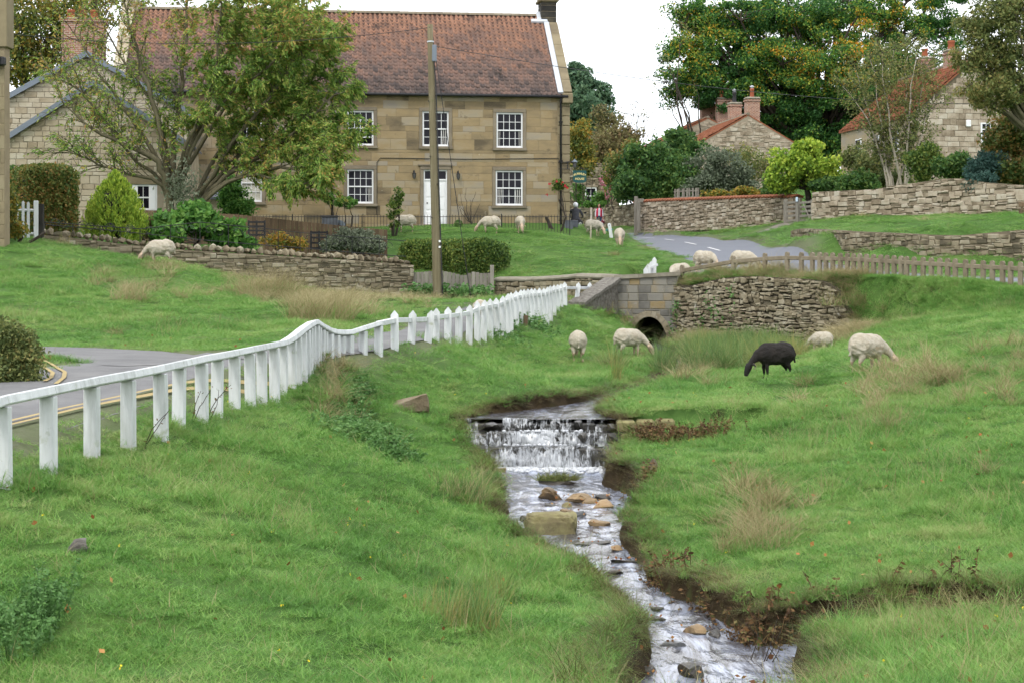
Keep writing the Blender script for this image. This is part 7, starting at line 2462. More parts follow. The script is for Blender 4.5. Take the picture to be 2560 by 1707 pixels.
# shrubs across the road
def shrub(label, env, mat, seed, leaf=.16, per=90, clump=.5, name='garden_shrub', asp=.6, tint=None, droop=.15, bark=None, cat='shrub', base=None, tr=.06, group=None):
    (px, py, rx, ry, Y, n) = env[0]
    b = base or at(px, Y)
    return env_tree(name, label, cat, b, env, leaf, mat, bark or M['bark_dark'], trunk_r=tr, fork=.3, seed=seed, clump_r=clump, per=per, asp=asp, droop=droop, tint=tint, multi=3, group=group)
shrub('large dark green rounded bush below the cottage chimneys', [(1640, 425, 95, 70, 104, 90), (1600, 470, 70, 40, 103, 36), (1700, 370, 60, 50, 106, 40), (1690, 455, 70, 45, 103, 40), (1640, 492, 90, 22, 104, 34), (1740, 485, 60, 20, 103, 18)], M['lf_dark'], 41, .22, 120, .7)
shrub('brownish-pink flowering bush at the left of the large dark bush', [(1555, 430, 45, 55, 106, 34), (1580, 390, 45, 40, 107, 24)], M['lf_hedge'], 42, .2, 90, .6)
shrub('grey-green bush right of the large dark bush above the wall', [(1790, 430, 75, 55, 103, 60), (1760, 465, 60, 30, 102, 28), (1850, 455, 50, 35, 103, 26)], M['lf_silver'], 43, .18, 90, .6, tint=lambda c, g: -.7 + g.normal() * .15)
shrub('tall thin olive shrub against the cottage gable', [(1900, 420, 60, 50, 106, 36), (1850, 395, 40, 40, 108, 20)], M['lf_olive'], 44, .17, 60, .6)
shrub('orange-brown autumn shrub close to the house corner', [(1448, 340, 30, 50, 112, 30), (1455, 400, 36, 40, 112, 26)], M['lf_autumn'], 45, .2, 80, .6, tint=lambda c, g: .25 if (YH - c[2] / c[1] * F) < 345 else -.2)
shrub('mixed green and brown scrub behind the barn wall', [(1515, 370, 55, 45, 130, 60), (1560, 345, 50, 30, 131, 34), (1480, 385, 40, 30, 129, 26)], M['lf_brown'], 46, .24, 80, .8)
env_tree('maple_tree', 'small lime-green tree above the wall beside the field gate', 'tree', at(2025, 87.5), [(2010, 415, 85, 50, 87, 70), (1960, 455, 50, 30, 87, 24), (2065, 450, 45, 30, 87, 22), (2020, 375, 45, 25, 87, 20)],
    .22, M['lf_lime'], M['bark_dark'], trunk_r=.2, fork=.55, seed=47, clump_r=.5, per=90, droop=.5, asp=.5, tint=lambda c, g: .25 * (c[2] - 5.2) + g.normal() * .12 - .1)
shrub('low yellow-brown hedge on top of the red-coped wall', [(1870, 482, 60, 9, 94, 30), (1950, 478, 40, 9, 91, 20), (1800, 486, 40, 7, 97, 16)], M['lf_autumn'], 48, .16, 60, .3, name='low_hedge', cat='hedge')
shrub('dark tangled greenery under the lime-green tree', [(2090, 465, 60, 18, 86, 30), (1940, 470, 40, 20, 90, 20), (2150, 455, 50, 25, 84, 24)], M['lf_dark'], 49, .18, 80, .4)
shrub('rounded green-brown shrub left of the clipped hedge on the right', [(2310, 405, 38, 52, 80, 50)], M['lf_privet'], 50, .16, 110, .42, tint=lambda c, g: .1 + g.normal() * .15)
shrub('clipped dark green hedge behind the right-hand wall', [(2395, 415, 55, 28, 78, 50)], M['lf_dark'], 51, .15, 110, .38, name='clipped_hedge', cat='hedge')
shrub('blue-green conifer bush overhanging the right-hand wall', [(2468, 420, 42, 45, 75, 44), (2455, 455, 40, 25, 74, 18)], M['lf_blue'], 52, .18, 110, .4, asp=.3)
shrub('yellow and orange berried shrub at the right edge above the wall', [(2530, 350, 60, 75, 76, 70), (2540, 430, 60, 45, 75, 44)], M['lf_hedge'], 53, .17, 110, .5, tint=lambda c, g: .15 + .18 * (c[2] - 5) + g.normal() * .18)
shrub('ivy and shrubs along the front of the red-roofed house', [(2180, 430, 55, 50, 88, 40), (2130, 400, 30, 40, 90, 20), (2230, 450, 50, 40, 87, 26)], M['lf_olive'], 54, .16, 80, .5, tint=lambda c, g: -.25)
shrub('purple-pink flowering shrub by the barn wall', [(1530, 475, 18, 30, 111, 16), (1515, 450, 14, 20, 112, 8)], M['lf_pink'], 55, .14, 50, .4)
shrub('yellow-green garden plants on the wall behind the motorcyclist', [(1445, 490, 22, 30, 113, 20), (1500, 500, 30, 18, 112, 22), (1475, 512, 40, 8, 111, 14)], M['lf_bright'], 56, .14, 60, .35, tint=lambda c, g: g.normal() * .2 + .05)
# gardens on the left
shrub('broad-leaved bright green shrub spilling over the garden wall', [(470, 555, 75, 32, 59.4, 60), (420, 590, 40, 25, 58.5, 24), (560, 580, 50, 30, 59.6, 36), (610, 610, 30, 18, 59.6, 14), (500, 530, 40, 25, 60.5, 20)], M['lf_bright'], 57, .24, 46, .35, asp=.65, droop=.45)
shrub('pointed green climbing shrub against the house beside the blind window', [(580, 490, 32, 45, 69.5, 40), (565, 455, 14, 22, 69.8, 10), (600, 520, 30, 26, 69.2, 18)], M['lf_bright'], 58, .13, 100, .32, tint=lambda c, g: -.15)
shrub('silvery grey-green bush between the board fence and the hedge', [(880, 600, 60, 28, 64.6, 50), (930, 615, 40, 20, 64.4, 24), (830, 615, 30, 14, 64.4, 14)], M['lf_silver'], 59, .10, 120, .3)
shrub('rusty brown flower stems in front of the board fence', [(735, 612, 40, 14, 62.5, 26), (690, 600, 40, 16, 62.2, 20)], M['lf_autumn'], 60, .10, 50, .22, tint=lambda c, g: .3)
shrub('russet shrub between the lime conifer and the broad-leaved shrub', [(375, 570, 24, 35, 60, 24)], M['lf_brown'], 61, .12, 70, .3)
shrub('orange-berried shrub in front of the white picket gate', [(15, 520, 28, 45, 51.6, 30), (22, 575, 30, 22, 51.4, 20), (5, 490, 18, 24, 51.6, 10)], M['lf_autumn'], 62, .11, 80, .28)
shrub('green shrub behind the picket gate against the pale wall', [(30, 455, 22, 40, 66, 22)], M['lf_dark'], 63, .14, 70, .35, tint=lambda c, g: .3)
shrub('tall leafy climber standing between two sheep by the railing', [(985, 530, 16, 40, 71.6, 22), (998, 490, 7, 22, 71.6, 8)], M['lf_privet'], 64, .10, 50, .2)
shrub('green rose climbing under the lower sash window', [(870, 505, 30, 13, 76.8, 18), (820, 495, 18, 14, 76.8, 8)], M['lf_bright'], 65, .11, 60, .2, name='climbing_rose')
shrub('climbing rose with red blooms round the right downpipe', [(1395, 465, 22, 12, 78.0, 14)], M['lf_privet'], 66, .11, 50, .2, name='climbing_rose')
bl = thing('rose_blooms', 'cluster of red rose blooms beside the right downpipe', 'flowers', loc=H(1395, 460, 77.6))
for (px, py) in ((1373, 461), (1391, 455), (1405, 457), (1413, 466), (1419, 471), (1367, 487)):
    g_ = np.random.default_rng(px)
    leaves_obj('bloom', np.array(H(px, py, 77.7)) - np.array(H(1395, 460, 77.6)) + g_.normal(size=(16, 3)) * .03, g_, .055, M['lf_red'], bl, asp=.8)
W_ = Wood()
g_ = np.random.default_rng(9)
o_ = np.array(H(1180, 562, 78.2))
for (x, y) in ((1150, 480), (1145, 510), (1165, 470), (1190, 480), (1140, 500), (1175, 500), (1200, 510)):
    W_.tube(curve(g_, o_, np.array(H(x, y, 78.6)), 9, .12) - o_, np.linspace(.022, .006, 9), 4)
cb_ = thing('bare_climber', 'bare twisted climber stems on the house wall right of the door', 'climber', loc=tuple(o_))
W_.build('stems', M['bark_dark'], cb_)
tpy = thing('potted_ball', 'small clipped green ball in a pot before the house railing', 'plant', loc=H(1146, 578, 75.6))
g_ = np.random.default_rng(10)
leaves_obj('foliage', rdir(g_, 700) * .19 * g_.uniform(.75, 1, (700, 1)) + np.array([0, 0, .30]), g_, .06, M['lf_dark'], tpy)
MB().lathe([(.10, 0), (.14, .16), (.15, .17)], (0, 0, -.02), 12).build('pot', M['terracotta'], tpy, True)
tag(MB().box(-.28, .28, -.1, .1, 0, .16, .03).build('planter', M['terracotta'], None, loc=H(1034, 578, 75.4)), 'long terracotta planter behind the first sheep at the railing', 'planter')

# clipped hedges: leaves over a dark core
def box_hedge(name, label, A, B, top, bot, depth, mat, n, leaf, seed, rnd_=.35, bulge=.1):
    g = np.random.default_rng(seed)
    fr_ = Frame(H(A[0], 700, A[1]), H(B[0], 700, B[1]), z=0)
    t = thing(name, label, 'hedge', mw=fr_.mw)
    zt, zb = prof(fr_, top), prof(fr_, bot)
    L = fr_.L
    P = []
    for _ in range(n):
        x = g.uniform(0, L)
        y = g.uniform(0, depth)
        z1, z0 = zt(x), zb(x)
        k = g.random()
        hh = z1 - z0
        if k < .58:
            y, z = 0, g.uniform(z0, z1)
        elif k < .82:
            z = z1
        else:
            x, z = (0 if k < .9 else L), g.uniform(z0, z1)
        # soften the corners
        r = rnd_
        dx = max(0, r - x, x - (L - r)); dz = max(0, z - (z1 - r)); dy_ = max(0, r - y)
        m = math.sqrt(dx * dx + dz * dz + dy_ * dy_)
        if m > r:
            f = r / m
            x = (r - dx * f) if x < r else (L - r + dx * f) if x > L - r else x
            z = (z1 - r + dz * f) if z > z1 - r else z
            y = (r - dy_ * f) if y < r else y
        P.append((x, y, z))
    P = np.array(P)
    P += bulge * fbm(P[:, 0] * 1.3, P[:, 2] * 1.3, 1.2)[:, None] * np.array([.3, -1, .6]) + g.normal(size=P.shape) * .05
    leaves_obj('foliage', P, g, leaf, mat, t, tint=.25 * fbm(P[:, 0], P[:, 2], 1.1), asp=.6)
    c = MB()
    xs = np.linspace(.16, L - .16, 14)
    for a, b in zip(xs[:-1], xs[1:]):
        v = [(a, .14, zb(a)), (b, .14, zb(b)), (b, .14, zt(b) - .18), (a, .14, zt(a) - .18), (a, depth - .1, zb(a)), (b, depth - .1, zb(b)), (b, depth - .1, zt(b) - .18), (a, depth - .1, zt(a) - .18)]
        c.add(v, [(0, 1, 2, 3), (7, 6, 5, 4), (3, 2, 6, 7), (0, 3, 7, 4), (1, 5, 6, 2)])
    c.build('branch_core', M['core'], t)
    return t
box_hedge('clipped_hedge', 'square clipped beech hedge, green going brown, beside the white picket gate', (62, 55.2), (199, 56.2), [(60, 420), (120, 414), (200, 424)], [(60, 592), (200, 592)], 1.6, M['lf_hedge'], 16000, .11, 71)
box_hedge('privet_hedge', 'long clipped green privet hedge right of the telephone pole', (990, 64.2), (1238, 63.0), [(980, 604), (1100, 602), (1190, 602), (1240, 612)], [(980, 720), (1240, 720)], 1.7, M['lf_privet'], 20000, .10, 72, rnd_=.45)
# lime conifer
def conifer():
    g = np.random.default_rng(73)
    b = np.array(at(288, 57.6))
    t = thing('lime_conifer', 'feathery yellow-green conifer bush above the garden wall', 'shrub', loc=tuple(b))
    P, A, T = [], [], []
    Wd = Wood()
    topz = H(285, 428, 57.6).z - b[2]
    for i in range(520):
        u = g.random() ** .8
        w = g.uniform(0, 2 * np.pi)
        R = 1.08 * math.sin(min(1, (1 - u) * 1.18) * math.pi / 2) ** .8 * (.75 + .3 * g.random())
        if u < .15:
            R *= .9
        tip = np.array([R * math.cos(w), R * math.sin(w) * .8, .12 + u * (topz - .1)])
        d = np.array([math.cos(w) * .35, math.sin(w) * .35, 1.0])
        d /= np.linalg.norm(d)
        L = g.uniform(.25, .5)
        n = 46
        s = g.random(n)
        q = tip[None] - d[None] * (s * L)[:, None] + g.normal(size=(n, 3)) * (.02 + .07 * s)[:, None]
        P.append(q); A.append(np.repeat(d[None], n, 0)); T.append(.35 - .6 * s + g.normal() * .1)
    for k in range(14):
        w = 2 * math.pi * k / 14
        Wd.tube(np.array([[0, 0, -.2], [.2 * math.cos(w), .2 * math.sin(w), .3], [.7 * math.cos(w), .6 * math.sin(w), 1.0]]), [.05, .035, .01], 5)
    Wd.build('stems', M['bark_dark'], t)
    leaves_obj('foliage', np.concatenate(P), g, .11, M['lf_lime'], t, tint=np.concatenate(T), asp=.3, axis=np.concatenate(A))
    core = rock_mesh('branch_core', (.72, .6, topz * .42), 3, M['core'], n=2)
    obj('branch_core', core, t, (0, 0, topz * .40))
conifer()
# roadside bush at the left edge
shrub('twiggy brown and green roadside bush at the left edge by the lane', [(20, 885, 70, 80, 23.4, 140), (-60, 850, 80, 95, 23.6, 80), (20, 945, 70, 42, 23.2, 70)], M['lf_olive'], 74, .06, 110, .20, name='roadside_bush', asp=.5, tint=lambda c, g: g.normal() * .2, tr=.03)
# ================================================================ grass, rushes, weeds
def blade_mat(name, cols, rnd=.55, trans=.3, scale=.36, zg=None):
    t = NT(name)
    f = t.math('MULTIPLY_ADD', t.math('SUBTRACT', t.noise(scale, 3, .6), .5), 1.7, .5)
    f = t.math('MULTIPLY_ADD', t.math('SUBTRACT', t.noise(2.6, 1, .6), .5), .7, f)
    t.pos()
    f = t.math('MULTIPLY_ADD', t.math('SUBTRACT', t.geo.outputs['Random Per Island'], .5), rnd, f)
    oi = t.n('ShaderNodeObjectInfo')
    f = t.math('MULTIPLY_ADD', t.math('SUBTRACT', oi.outputs['Random'], .5), .35, f)
    f = t.math('MAXIMUM', t.math('MINIMUM', f, 1.0), 0.0)
    c = t.ramp(f, cols)
    b = t.n('ShaderNodeBsdfPrincipled')
    b.inputs['Roughness'].default_value = .55
    b.inputs['Specular IOR Level'].default_value = .25
    t.l(c, b.inputs['Base Color'])
    tr = t.n('ShaderNodeBsdfTranslucent')
    t.l(c, tr.inputs['Color'])
    m = t.n('ShaderNodeMixShader')
    m.inputs[0].default_value = trans
    t.l(b.outputs[0], m.inputs[1]); t.l(tr.outputs[0], m.inputs[2]); t.l(m.outputs[0], t.out.inputs['Surface'])
    return t.mat
M['blade'] = blade_mat('grass_blade', [(0.0657, 0.16, 0.0306), (0.111, 0.258, 0.05), (0.164, 0.333, 0.0693), (0.224, 0.376, 0.0902), (0.328, 0.383, 0.146)])
M['straw'] = blade_mat('dry_grass', [(0.201, 0.177, 0.0767), (0.33, 0.283, 0.142), (0.425, 0.366, 0.206)])
M['rush'] = blade_mat('rush_stem', [(0.0597, 0.115, 0.0336), (0.0995, 0.186, 0.0538), (0.169, 0.247, 0.074), (0.319, 0.284, 0.0941)])
M['bank'] = blade_mat('bank_grass', [(0.0649, 0.0779, 0.026), (0.11, 0.143, 0.0389), (0.156, 0.182, 0.0519), (0.221, 0.168, 0.0779)])
M['bankdry'] = blade_mat('brown_bank_grass', [(0.03, 0.022, 0.012), (0.075, 0.052, 0.025), (0.13, 0.10, 0.045), (0.10, 0.12, 0.035)])
M['weed'] = blade_mat('nettle_leaf', [(0.062, 0.14, 0.0354), (0.106, 0.231, 0.0649), (0.177, 0.314, 0.0944)])
M['deadleaf'] = surf('fallen_leaf', [(0.20, 0.06, 0.02), (0.32, 0.13, 0.04), (0.40, 0.25, 0.09)], 2, rnd=1.0, island=True, bump=0)
M['buttercup'] = surf('yellow_flower', [(0.63, 0.495, 0.018), (0.72, 0.594, 0.045)], 2, bump=0)

def blades(g, n, R, h, w, lean, hv=.4, curl=.5, base=None, seg=3, taper=.15):
    """n blades standing in a disc of radius R"""
    r = R * np.sqrt(g.random(n))
    a = g.uniform(0, 2 * np.pi, n)
    P = np.stack([r * np.cos(a), r * np.sin(a), np.zeros(n) - .015], 1)
    d = g.normal(size=(n, 2)) * lean + np.array([.12, .0])
    hh = h * (1 + hv * g.uniform(-1, 1, n))
    ww = w * (1 + .4 * g.uniform(-1, 1, n))
    az = g.uniform(0, np.pi, n)
    side = np.stack([np.cos(az), np.sin(az), np.zeros(n)], 1)
    V = []
    for k in range(seg + 1):
        t = k / seg
        c = P + np.stack([d[:, 0] * hh * (t + curl * t * t), d[:, 1] * hh * (t + curl * t * t), hh * (t - .25 * t * t * np.minimum(1, np.hypot(d[:, 0], d[:, 1])))], 1)
        wk = ww * (1 - t) ** .7 if k < seg else ww * taper
        V.append(c - side * wk[:, None] / 2)
        V.append(c + side * wk[:, None] / 2)
    V = np.stack(V, 1)
    m = 2 * (seg + 1)
    f = []
    for k in range(seg):
        f.append(np.array([2 * k, 2 * k + 1, 2 * k + 3, 2 * k + 2]))
    Fq = (np.array(f)[None] + (np.arange(n) * m)[:, None, None]).reshape(-1, 4)
    return V.reshape(-1, 3), Fq
GRASS = bpy.data.collections.new('grass_tufts')
def tuft(name, parts, col=GRASS):
    V, Fq, mi, mats, k = [], [], [], [], 0
    for (v, f, m) in parts:
        V.append(v); Fq.append(f + k); k += len(v)
        mats.append(m)
        mi.append(np.full(len(f), len(mats) - 1))
    me = np_mesh(name, np.concatenate(V), np.concatenate(Fq), mats, True, midx=np.concatenate(mi))
    o = bpy.data.objects.new(name, me)
    col.objects.link(o)
    return o
g = np.random.default_rng(77)
B = lambda *a, m='blade', **k: (*blades(g, *a, **k), M[m])
# 0-3 short turf, 4-5 longer turf, 6 turf with dry stalks, 7 dry tussock bits, 8 bank grass, 9 rush
for i in range(4):
    tuft('tuft_%02d' % i, [B(150, .20, .042 + .009 * i, .0058, .65), B(2, .2, .08, .004, .5, m='straw')])
for i in range(4, 6):
    tuft('tuft_%02d' % i, [B(120, .17, .085 + .015 * (i - 4), .0058, .7), B(4, .16, .16, .005, .5, m='straw')])
tuft('tuft_06', [B(80, .2, .075, .0075, .55), B(9, .2, .26, .005, .35, m='straw')])
tuft('tuft_07', [B(70, .14, .26, .008, .55, m='straw'), B(40, .16, .12, .008, .5)])
tuft('tuft_08', [B(60, .13, .085, .0075, .9, m='bank', curl=1.2), B(30, .13, .08, .0075, .6), B(6, .13, .12, .005, .6, m='straw')])
tuft('tuft_09', [B(46, .09, .42, .009, .16, m='rush', curl=.2)])

tuft('tuft_10', [B(50, .12, .09, .008, 1.1, m='bankdry', curl=1.4), B(10, .12, .10, .006, .8, m='straw')])

def scatter(name, P, rot, scl, idx, col, label=None):
    """a mesh of points, with a tuft put on each"""
    me = bpy.data.meshes.new(name)
    me.vertices.add(len(P))
    me.vertices.foreach_set('co', np.asarray(P, np.float32).ravel())
    for nm, ty, key, a in (('rot', 'FLOAT_VECTOR', 'vector', rot), ('scl', 'FLOAT_VECTOR', 'vector', scl), ('idx', 'INT', 'value', idx)):
        at_ = me.attributes.new(nm, ty, 'POINT')
        at_.data.foreach_set(key, np.asarray(a, np.int32 if ty == 'INT' else np.float32).ravel())
    o = obj(name, me)
    o['kind'] = 'stuff'
    ng = bpy.data.node_groups.new(name + '_nodes', 'GeometryNodeTree')
    ng.interface.new_socket('Geometry', in_out='INPUT', socket_type='NodeSocketGeometry')
    ng.interface.new_socket('Geometry', in_out='OUTPUT', socket_type='NodeSocketGeometry')
    N = ng.nodes
    gi, go = N.new('NodeGroupInput'), N.new('NodeGroupOutput')
    ci = N.new('GeometryNodeCollectionInfo')
    ci.inputs['Collection'].default_value = col
    ci.inputs['Separate Children'].default_value = True
    ci.inputs['Reset Children'].default_value = True
    ip = N.new('GeometryNodeInstanceOnPoints')
    ip.inputs['Pick Instance'].default_value = True
    def na(nm, ty):
        x = N.new('GeometryNodeInputNamedAttribute')
        x.data_type = ty
        x.inputs['Name'].default_value = nm
        return x.outputs[0]
    er = N.new('FunctionNodeEulerToRotation')
    L = ng.links
    L.new(gi.outputs[0], ip.inputs['Points'])
    L.new(ci.outputs[0], ip.inputs['Instance'])
    L.new(na('idx', 'INT'), ip.inputs['Instance Index'])
    L.new(na('rot', 'FLOAT_VECTOR'), er.inputs[0])
    L.new(er.outputs[0], ip.inputs['Rotation'])
    L.new(na('scl', 'FLOAT_VECTOR'), ip.inputs['Scale'])
    L.new(ip.outputs[0], go.inputs[0])
    o.modifiers.new('scatter', 'NODES').node_group = ng
    return o
def slope_rot(x, y, g):
    e = .12
    z0 = ground(x, y)
    zx, zy = (ground(x + e, y) - z0) / e, (ground(x, y + e) - z0) / e
    zx, zy = np.clip(zx, -1.2, 1.2), np.clip(zy, -1.2, 1.2)
    return z0, np.stack([np.arctan(zy) * .7, -np.arctan(zx) * .7, g.uniform(0, 2 * np.pi, len(x))], 1)

def blocked(x, y):
    """spots taken by buildings, hedges, roads"""
    return (way_dist(x, y) < .06)
def meadow():
    g = np.random.default_rng(5)
    X, Y, S = [], [], []
    for (y0, y1, dens, s) in ((8.5, 14, 62, .95), (14, 21, 46, 1.0), (21, 31, 30, 1.1), (31, 46, 17, 1.3), (46, 64, 9, 1.6), (64, 82, 5, 1.9), (82, 104, 2.2, 2.3)):
        ym = (y0 + y1) / 2
        hw_ = .33 * y1 + 1.0
        n = int(dens * (y1 - y0) * 2 * hw_)
        x, y = g.uniform(-hw_, hw_, n), g.uniform(y0, y1, n)
        k = np.abs(x) < .33 * y + 1.0
        X.append(x[k]); Y.append(y[k]); S.append(np.full(k.sum(), s))
    n = 8000
    X.append(g.uniform(9.3, 19, n)); Y.append(g.uniform(43.5, 53, n)); S.append(np.full(n, 1.15))
    x, y, s = np.concatenate(X), np.concatenate(Y), np.concatenate(S)
    wd = way_dist(x, y)
    wa, lev = water_dist(x, y)
    keep = (wa > .11) & ((wd > .12) | ((wd > -.12) & (g.random(len(x)) < .25)))
    x, y, s, wd, wa, lev = x[keep], y[keep], s[keep], wd[keep], wa[keep], lev[keep]
    z, rot = slope_rot(x, y, g)
    # behind the garden wall the ground belongs to beds; leave only the lawn before the house
    d, sd, _ = poly_dist(x, y, EDGE)
    px = CX + x / y * F
    bed = (sd > 0) & (px < 985) & (y < 70)
    house_ = (y > 75.5) & (px < 1440)
    keep = ~bed & ~house_ & ~((d < .3) & (y > 44) & (px < 2130))
    x, y, s, wd, wa, lev, z, rot, px = (a[keep] for a in (x, y, s, wd, wa, lev, z, rot, px))
    n = len(x)
    big = fbm(x, y, .35) + .5 * fbm(x + 40, y, 1.2)
    idx = g.integers(0, 4, n)
    r = g.random(n)
    idx = np.where((big > .12) & (r < .55), g.integers(4, 6, n), idx)
    idx = np.where((big > .30) & (r < .25) | (r < .018), 6, idx)
    dry = fbm(x + 90, y + 13, .5)
    # dry patches the photograph shows: slope right of the stream, below the walls
    def patch(cx, cy, rx, ry, a):
        return a * np.exp(-(((px - cx) / rx) ** 2 + ((y - cy) / ry) ** 2))
    dp = patch(1890, 21.5, 50, 1.6, .4) + patch(2350, 31, 260, 3, .12) + patch(680, 51, 70, 5, .7) + patch(800, 47, 70, 5, .6) + patch(2100, 50, 60, 3, .9) + patch(1850, 55, 200, 2, .8) + patch(950, 52, 120, 5, .35) + patch(830, 28, 40, 2.0, .5) + patch(400, 46, 120, 4, .12) + patch(1700, 44, 60, 6, .3)
    idx = np.where((g.random(n) < dp) | ((dry > .5) & (r < .04)), 7, idx)
    edge = np.exp(-((wa - .08) / .22) ** 2) * (z - lev < .9)
    idx = np.where(g.random(n) < edge * .9, 8, idx)
    sc = s[:, None] * g.uniform(.75, 1.25, (n, 1)) * np.array([1, 1, 1.0])[None]
    sc[:, 2] *= (1.0 + .5 * np.clip(big, -.4, .5)) / np.maximum(1, s * .85)
    sc[:, 2] *= np.where(y > 60, .75, 1.0)
    sc[:, 2] *= np.where((idx == 8) & (g.random(n) < .4), 1.3, 1.0)
    return scatter('grass', np.stack([x, y, z], 1), rot, sc, idx, GRASS), n
meadow_o, n_ = meadow()

# overhanging fringe along both banks
def fringe():
    g = np.random.default_rng(15)
    n = 26000
    y = g.uniform(9.5, 34, n)
    x = np.interp(y, S_DOWN[::-1, 1], S_DOWN[::-1, 0]) + g.uniform(-3, 3, n)
    wa, lev = water_dist(x, y)
    k = (wa > .11) & (wa < .34) & (g.random(n) < .5)
    x, y, wa = x[k], y[k], wa[k]
    z, rot = slope_rot(x, y, g)
    m = len(x)
    idx = np.where(g.random(m) < .55, 8, np.where(g.random(m) < .35, 4, 2))
    sc = g.uniform(.6, 1.15, (m, 1)) * np.array([[.8, .8, 1.0]])
    n3 = 26000
    y3 = g.uniform(9.5, 34, n3)
    x3 = np.interp(y3, S_DOWN[::-1, 1], S_DOWN[::-1, 0]) + g.uniform(-3, 4.5, n3)
    wa3, _ = water_dist(x3, y3)
    k = (wa3 > .015) & (wa3 < .16) & (g.random(n3) < .8)
    x3, y3 = x3[k], y3[k]
    z3, rot3 = slope_rot(x3, y3, g)
    x, y, z, rot = np.concatenate([x, x3]), np.concatenate([y, y3]), np.concatenate([z, z3]), np.concatenate([rot, rot3])
    idx = np.concatenate([idx, np.full(len(x3), 10)])
    sc = np.concatenate([sc, g.uniform(.5, 1.1, (len(x3), 1)) * np.array([[.7, .7, .9]])])
    # growth along the top of the retaining wall
    q = 420
    px = g.uniform(1700, 2140, q)
    Yl = np.interp(px, [1686, 2135], [57.7, 51.5]) + g.uniform(.05, .75, q)
    X2 = (px - CX) * Yl / F
    row = np.interp(px, [1700, 1760, 1850, 2060, 2110, 2140], [712, 704, 691, 702, 740, 790])
    Z2 = np.maximum((YH - row) * Yl / F, ground(X2, Yl)) - .02
    P2 = np.stack([X2, Yl, Z2], 1)
    r2 = np.stack([g.normal(.2, .15, q), g.normal(0, .15, q), g.uniform(0, 6.28, q)], 1)
    s2 = g.uniform(.7, 1.2, (q, 1)) * np.array([[1.3, 1.3, 1]])
    i2 = np.where(g.random(q) < .5, 5, np.where(g.random(q) < .5, 8, 7))
    scatter('bank_grass', np.concatenate([np.stack([x, y, z], 1), P2]), np.concatenate([rot, r2]), np.concatenate([sc, s2]), np.concatenate([idx, i2]), GRASS)
fringe()

# rushes before the bridge and in the left foreground
RUSH = bpy.data.collections.new('rush_tufts')
for i in range(3):
    tuft('rush_%02d' % i, [B(36 + 12 * i, .14, .46 + .06 * i, .009, .22, m='rush', curl=.3, hv=.6), B(16, .14, .36, .007, .35, m='straw'), B(40, .2, .14, .009, .5)], RUSH)
def rushes():
    g = np.random.default_rng(16)
    px = np.concatenate([g.uniform(1640, 1960, 330), g.normal(1545, 14, 8), g.uniform(1900, 2010, 40)])
    Y = np.concatenate([g.uniform(40, 52, 330), g.normal(41, .5, 8), g.uniform(43, 47, 40)])
    x = (px - CX) * Y / F
    wa, _ = water_dist(x, Y)
    k = (wa > .05) & ~((px < 1715) & (Y > 45))
    x, Y = x[k], Y[k]
    m = len(x)
    z = ground(x, Y)
    rot = np.stack([g.normal(0, .06, m), g.normal(0, .06, m), g.uniform(0, 6.28, m)], 1)
    sc = g.uniform(.6, 1.05, (m, 1)) * np.array([[1.5, 1.5, 1.0]])
    scatter('rushes', np.stack([x, Y, z - .02], 1), rot, sc, g.integers(0, 3, m), RUSH)
rushes()
def plant(name, label, cat, px, py, Y, parts, h=1.0, group=None):
    p = foot(px, py, Y)
    t = thing(name, label, cat, loc=p, group=group)
    for (nm, pr) in parts:
        obj(nm, np_mesh(nm, pr[0], pr[1], pr[2], True), t)
    t.scale = (h,) * 3
    return t
gg = np.random.default_rng(18)
def Bg(*a, m='blade', **k):
    return (*blades(gg, *a, **k), M[m])
plant('rush_clump', 'clump of dark upright rushes in the left foreground grass', 'rushes', 1140, 1560, 13.8, [('stems', Bg(330, .36, .36, .008, .20, m='rush', curl=.3)), ('dry_stems', Bg(70, .36, .30, .006, .3, m='straw'))])
plant('rush_clump', 'thin clump of rushes right of the larger clump on the left bank', 'rushes', 1245, 1500, 15.5, [('stems', Bg(120, .16, .32, .008, .2, m='rush', curl=.3))])
plant('rush_clump', 'tall dry rushes on the left bank just below the weir', 'rushes', 1150, 1250, 23.0, [('stems', Bg(200, .34, .40, .010, .25, m='rush', curl=.3)), ('dry_stems', Bg(150, .34, .42, .008, .35, m='straw'))])
plant('rush_clump', 'small rush tuft standing alone on the meadow beyond the weir', 'rushes', 1538, 950, 40, [('stems', Bg(90, .14, .50, .012, .18, m='rush', curl=.3))])
for (px, py, Y, n, R, h, lb) in ((665, 745, 47.5, 800, .75, .85, 'big pale dry grass tussock below the garden wall'), (800, 800, 41.5, 900, .75, .75, 'second pale dry tussock nearer the white fence bend'), (320, 748, 44, 300, .45, .5, 'small dry tussock on the left green below the grazing sheep'), (400, 672, 51.2, 420, .75, .30, 'low mixed tussock hiding the legs of the sheep by the garden wall'),
                              (880, 790, 46, 400, .6, .6, 'dry grass spilling right of the second tussock'), (1890, 1370, 20.0, 420, .45, .36, 'pale dry grass tussock on the right bank slope'), (1955, 1330, 20.6, 160, .4, .28, 'thin dry grass beside the pale tussock on the right slope'), (2120, 760, 50, 500, .8, .6, 'dry grass at the right end of the rubble retaining wall')):
    plant('dry_tussock', lb, 'grass tussock', px, py, Y, [('dry_blades', Bg(n, R, h, .010 if Y > 30 else .006, .40, m='straw', curl=.8)), ('green_blades', Bg(n // 3, R, h * .55, .010 if Y > 30 else .006, .5, m='blade'))], group='dry grass tussocks')
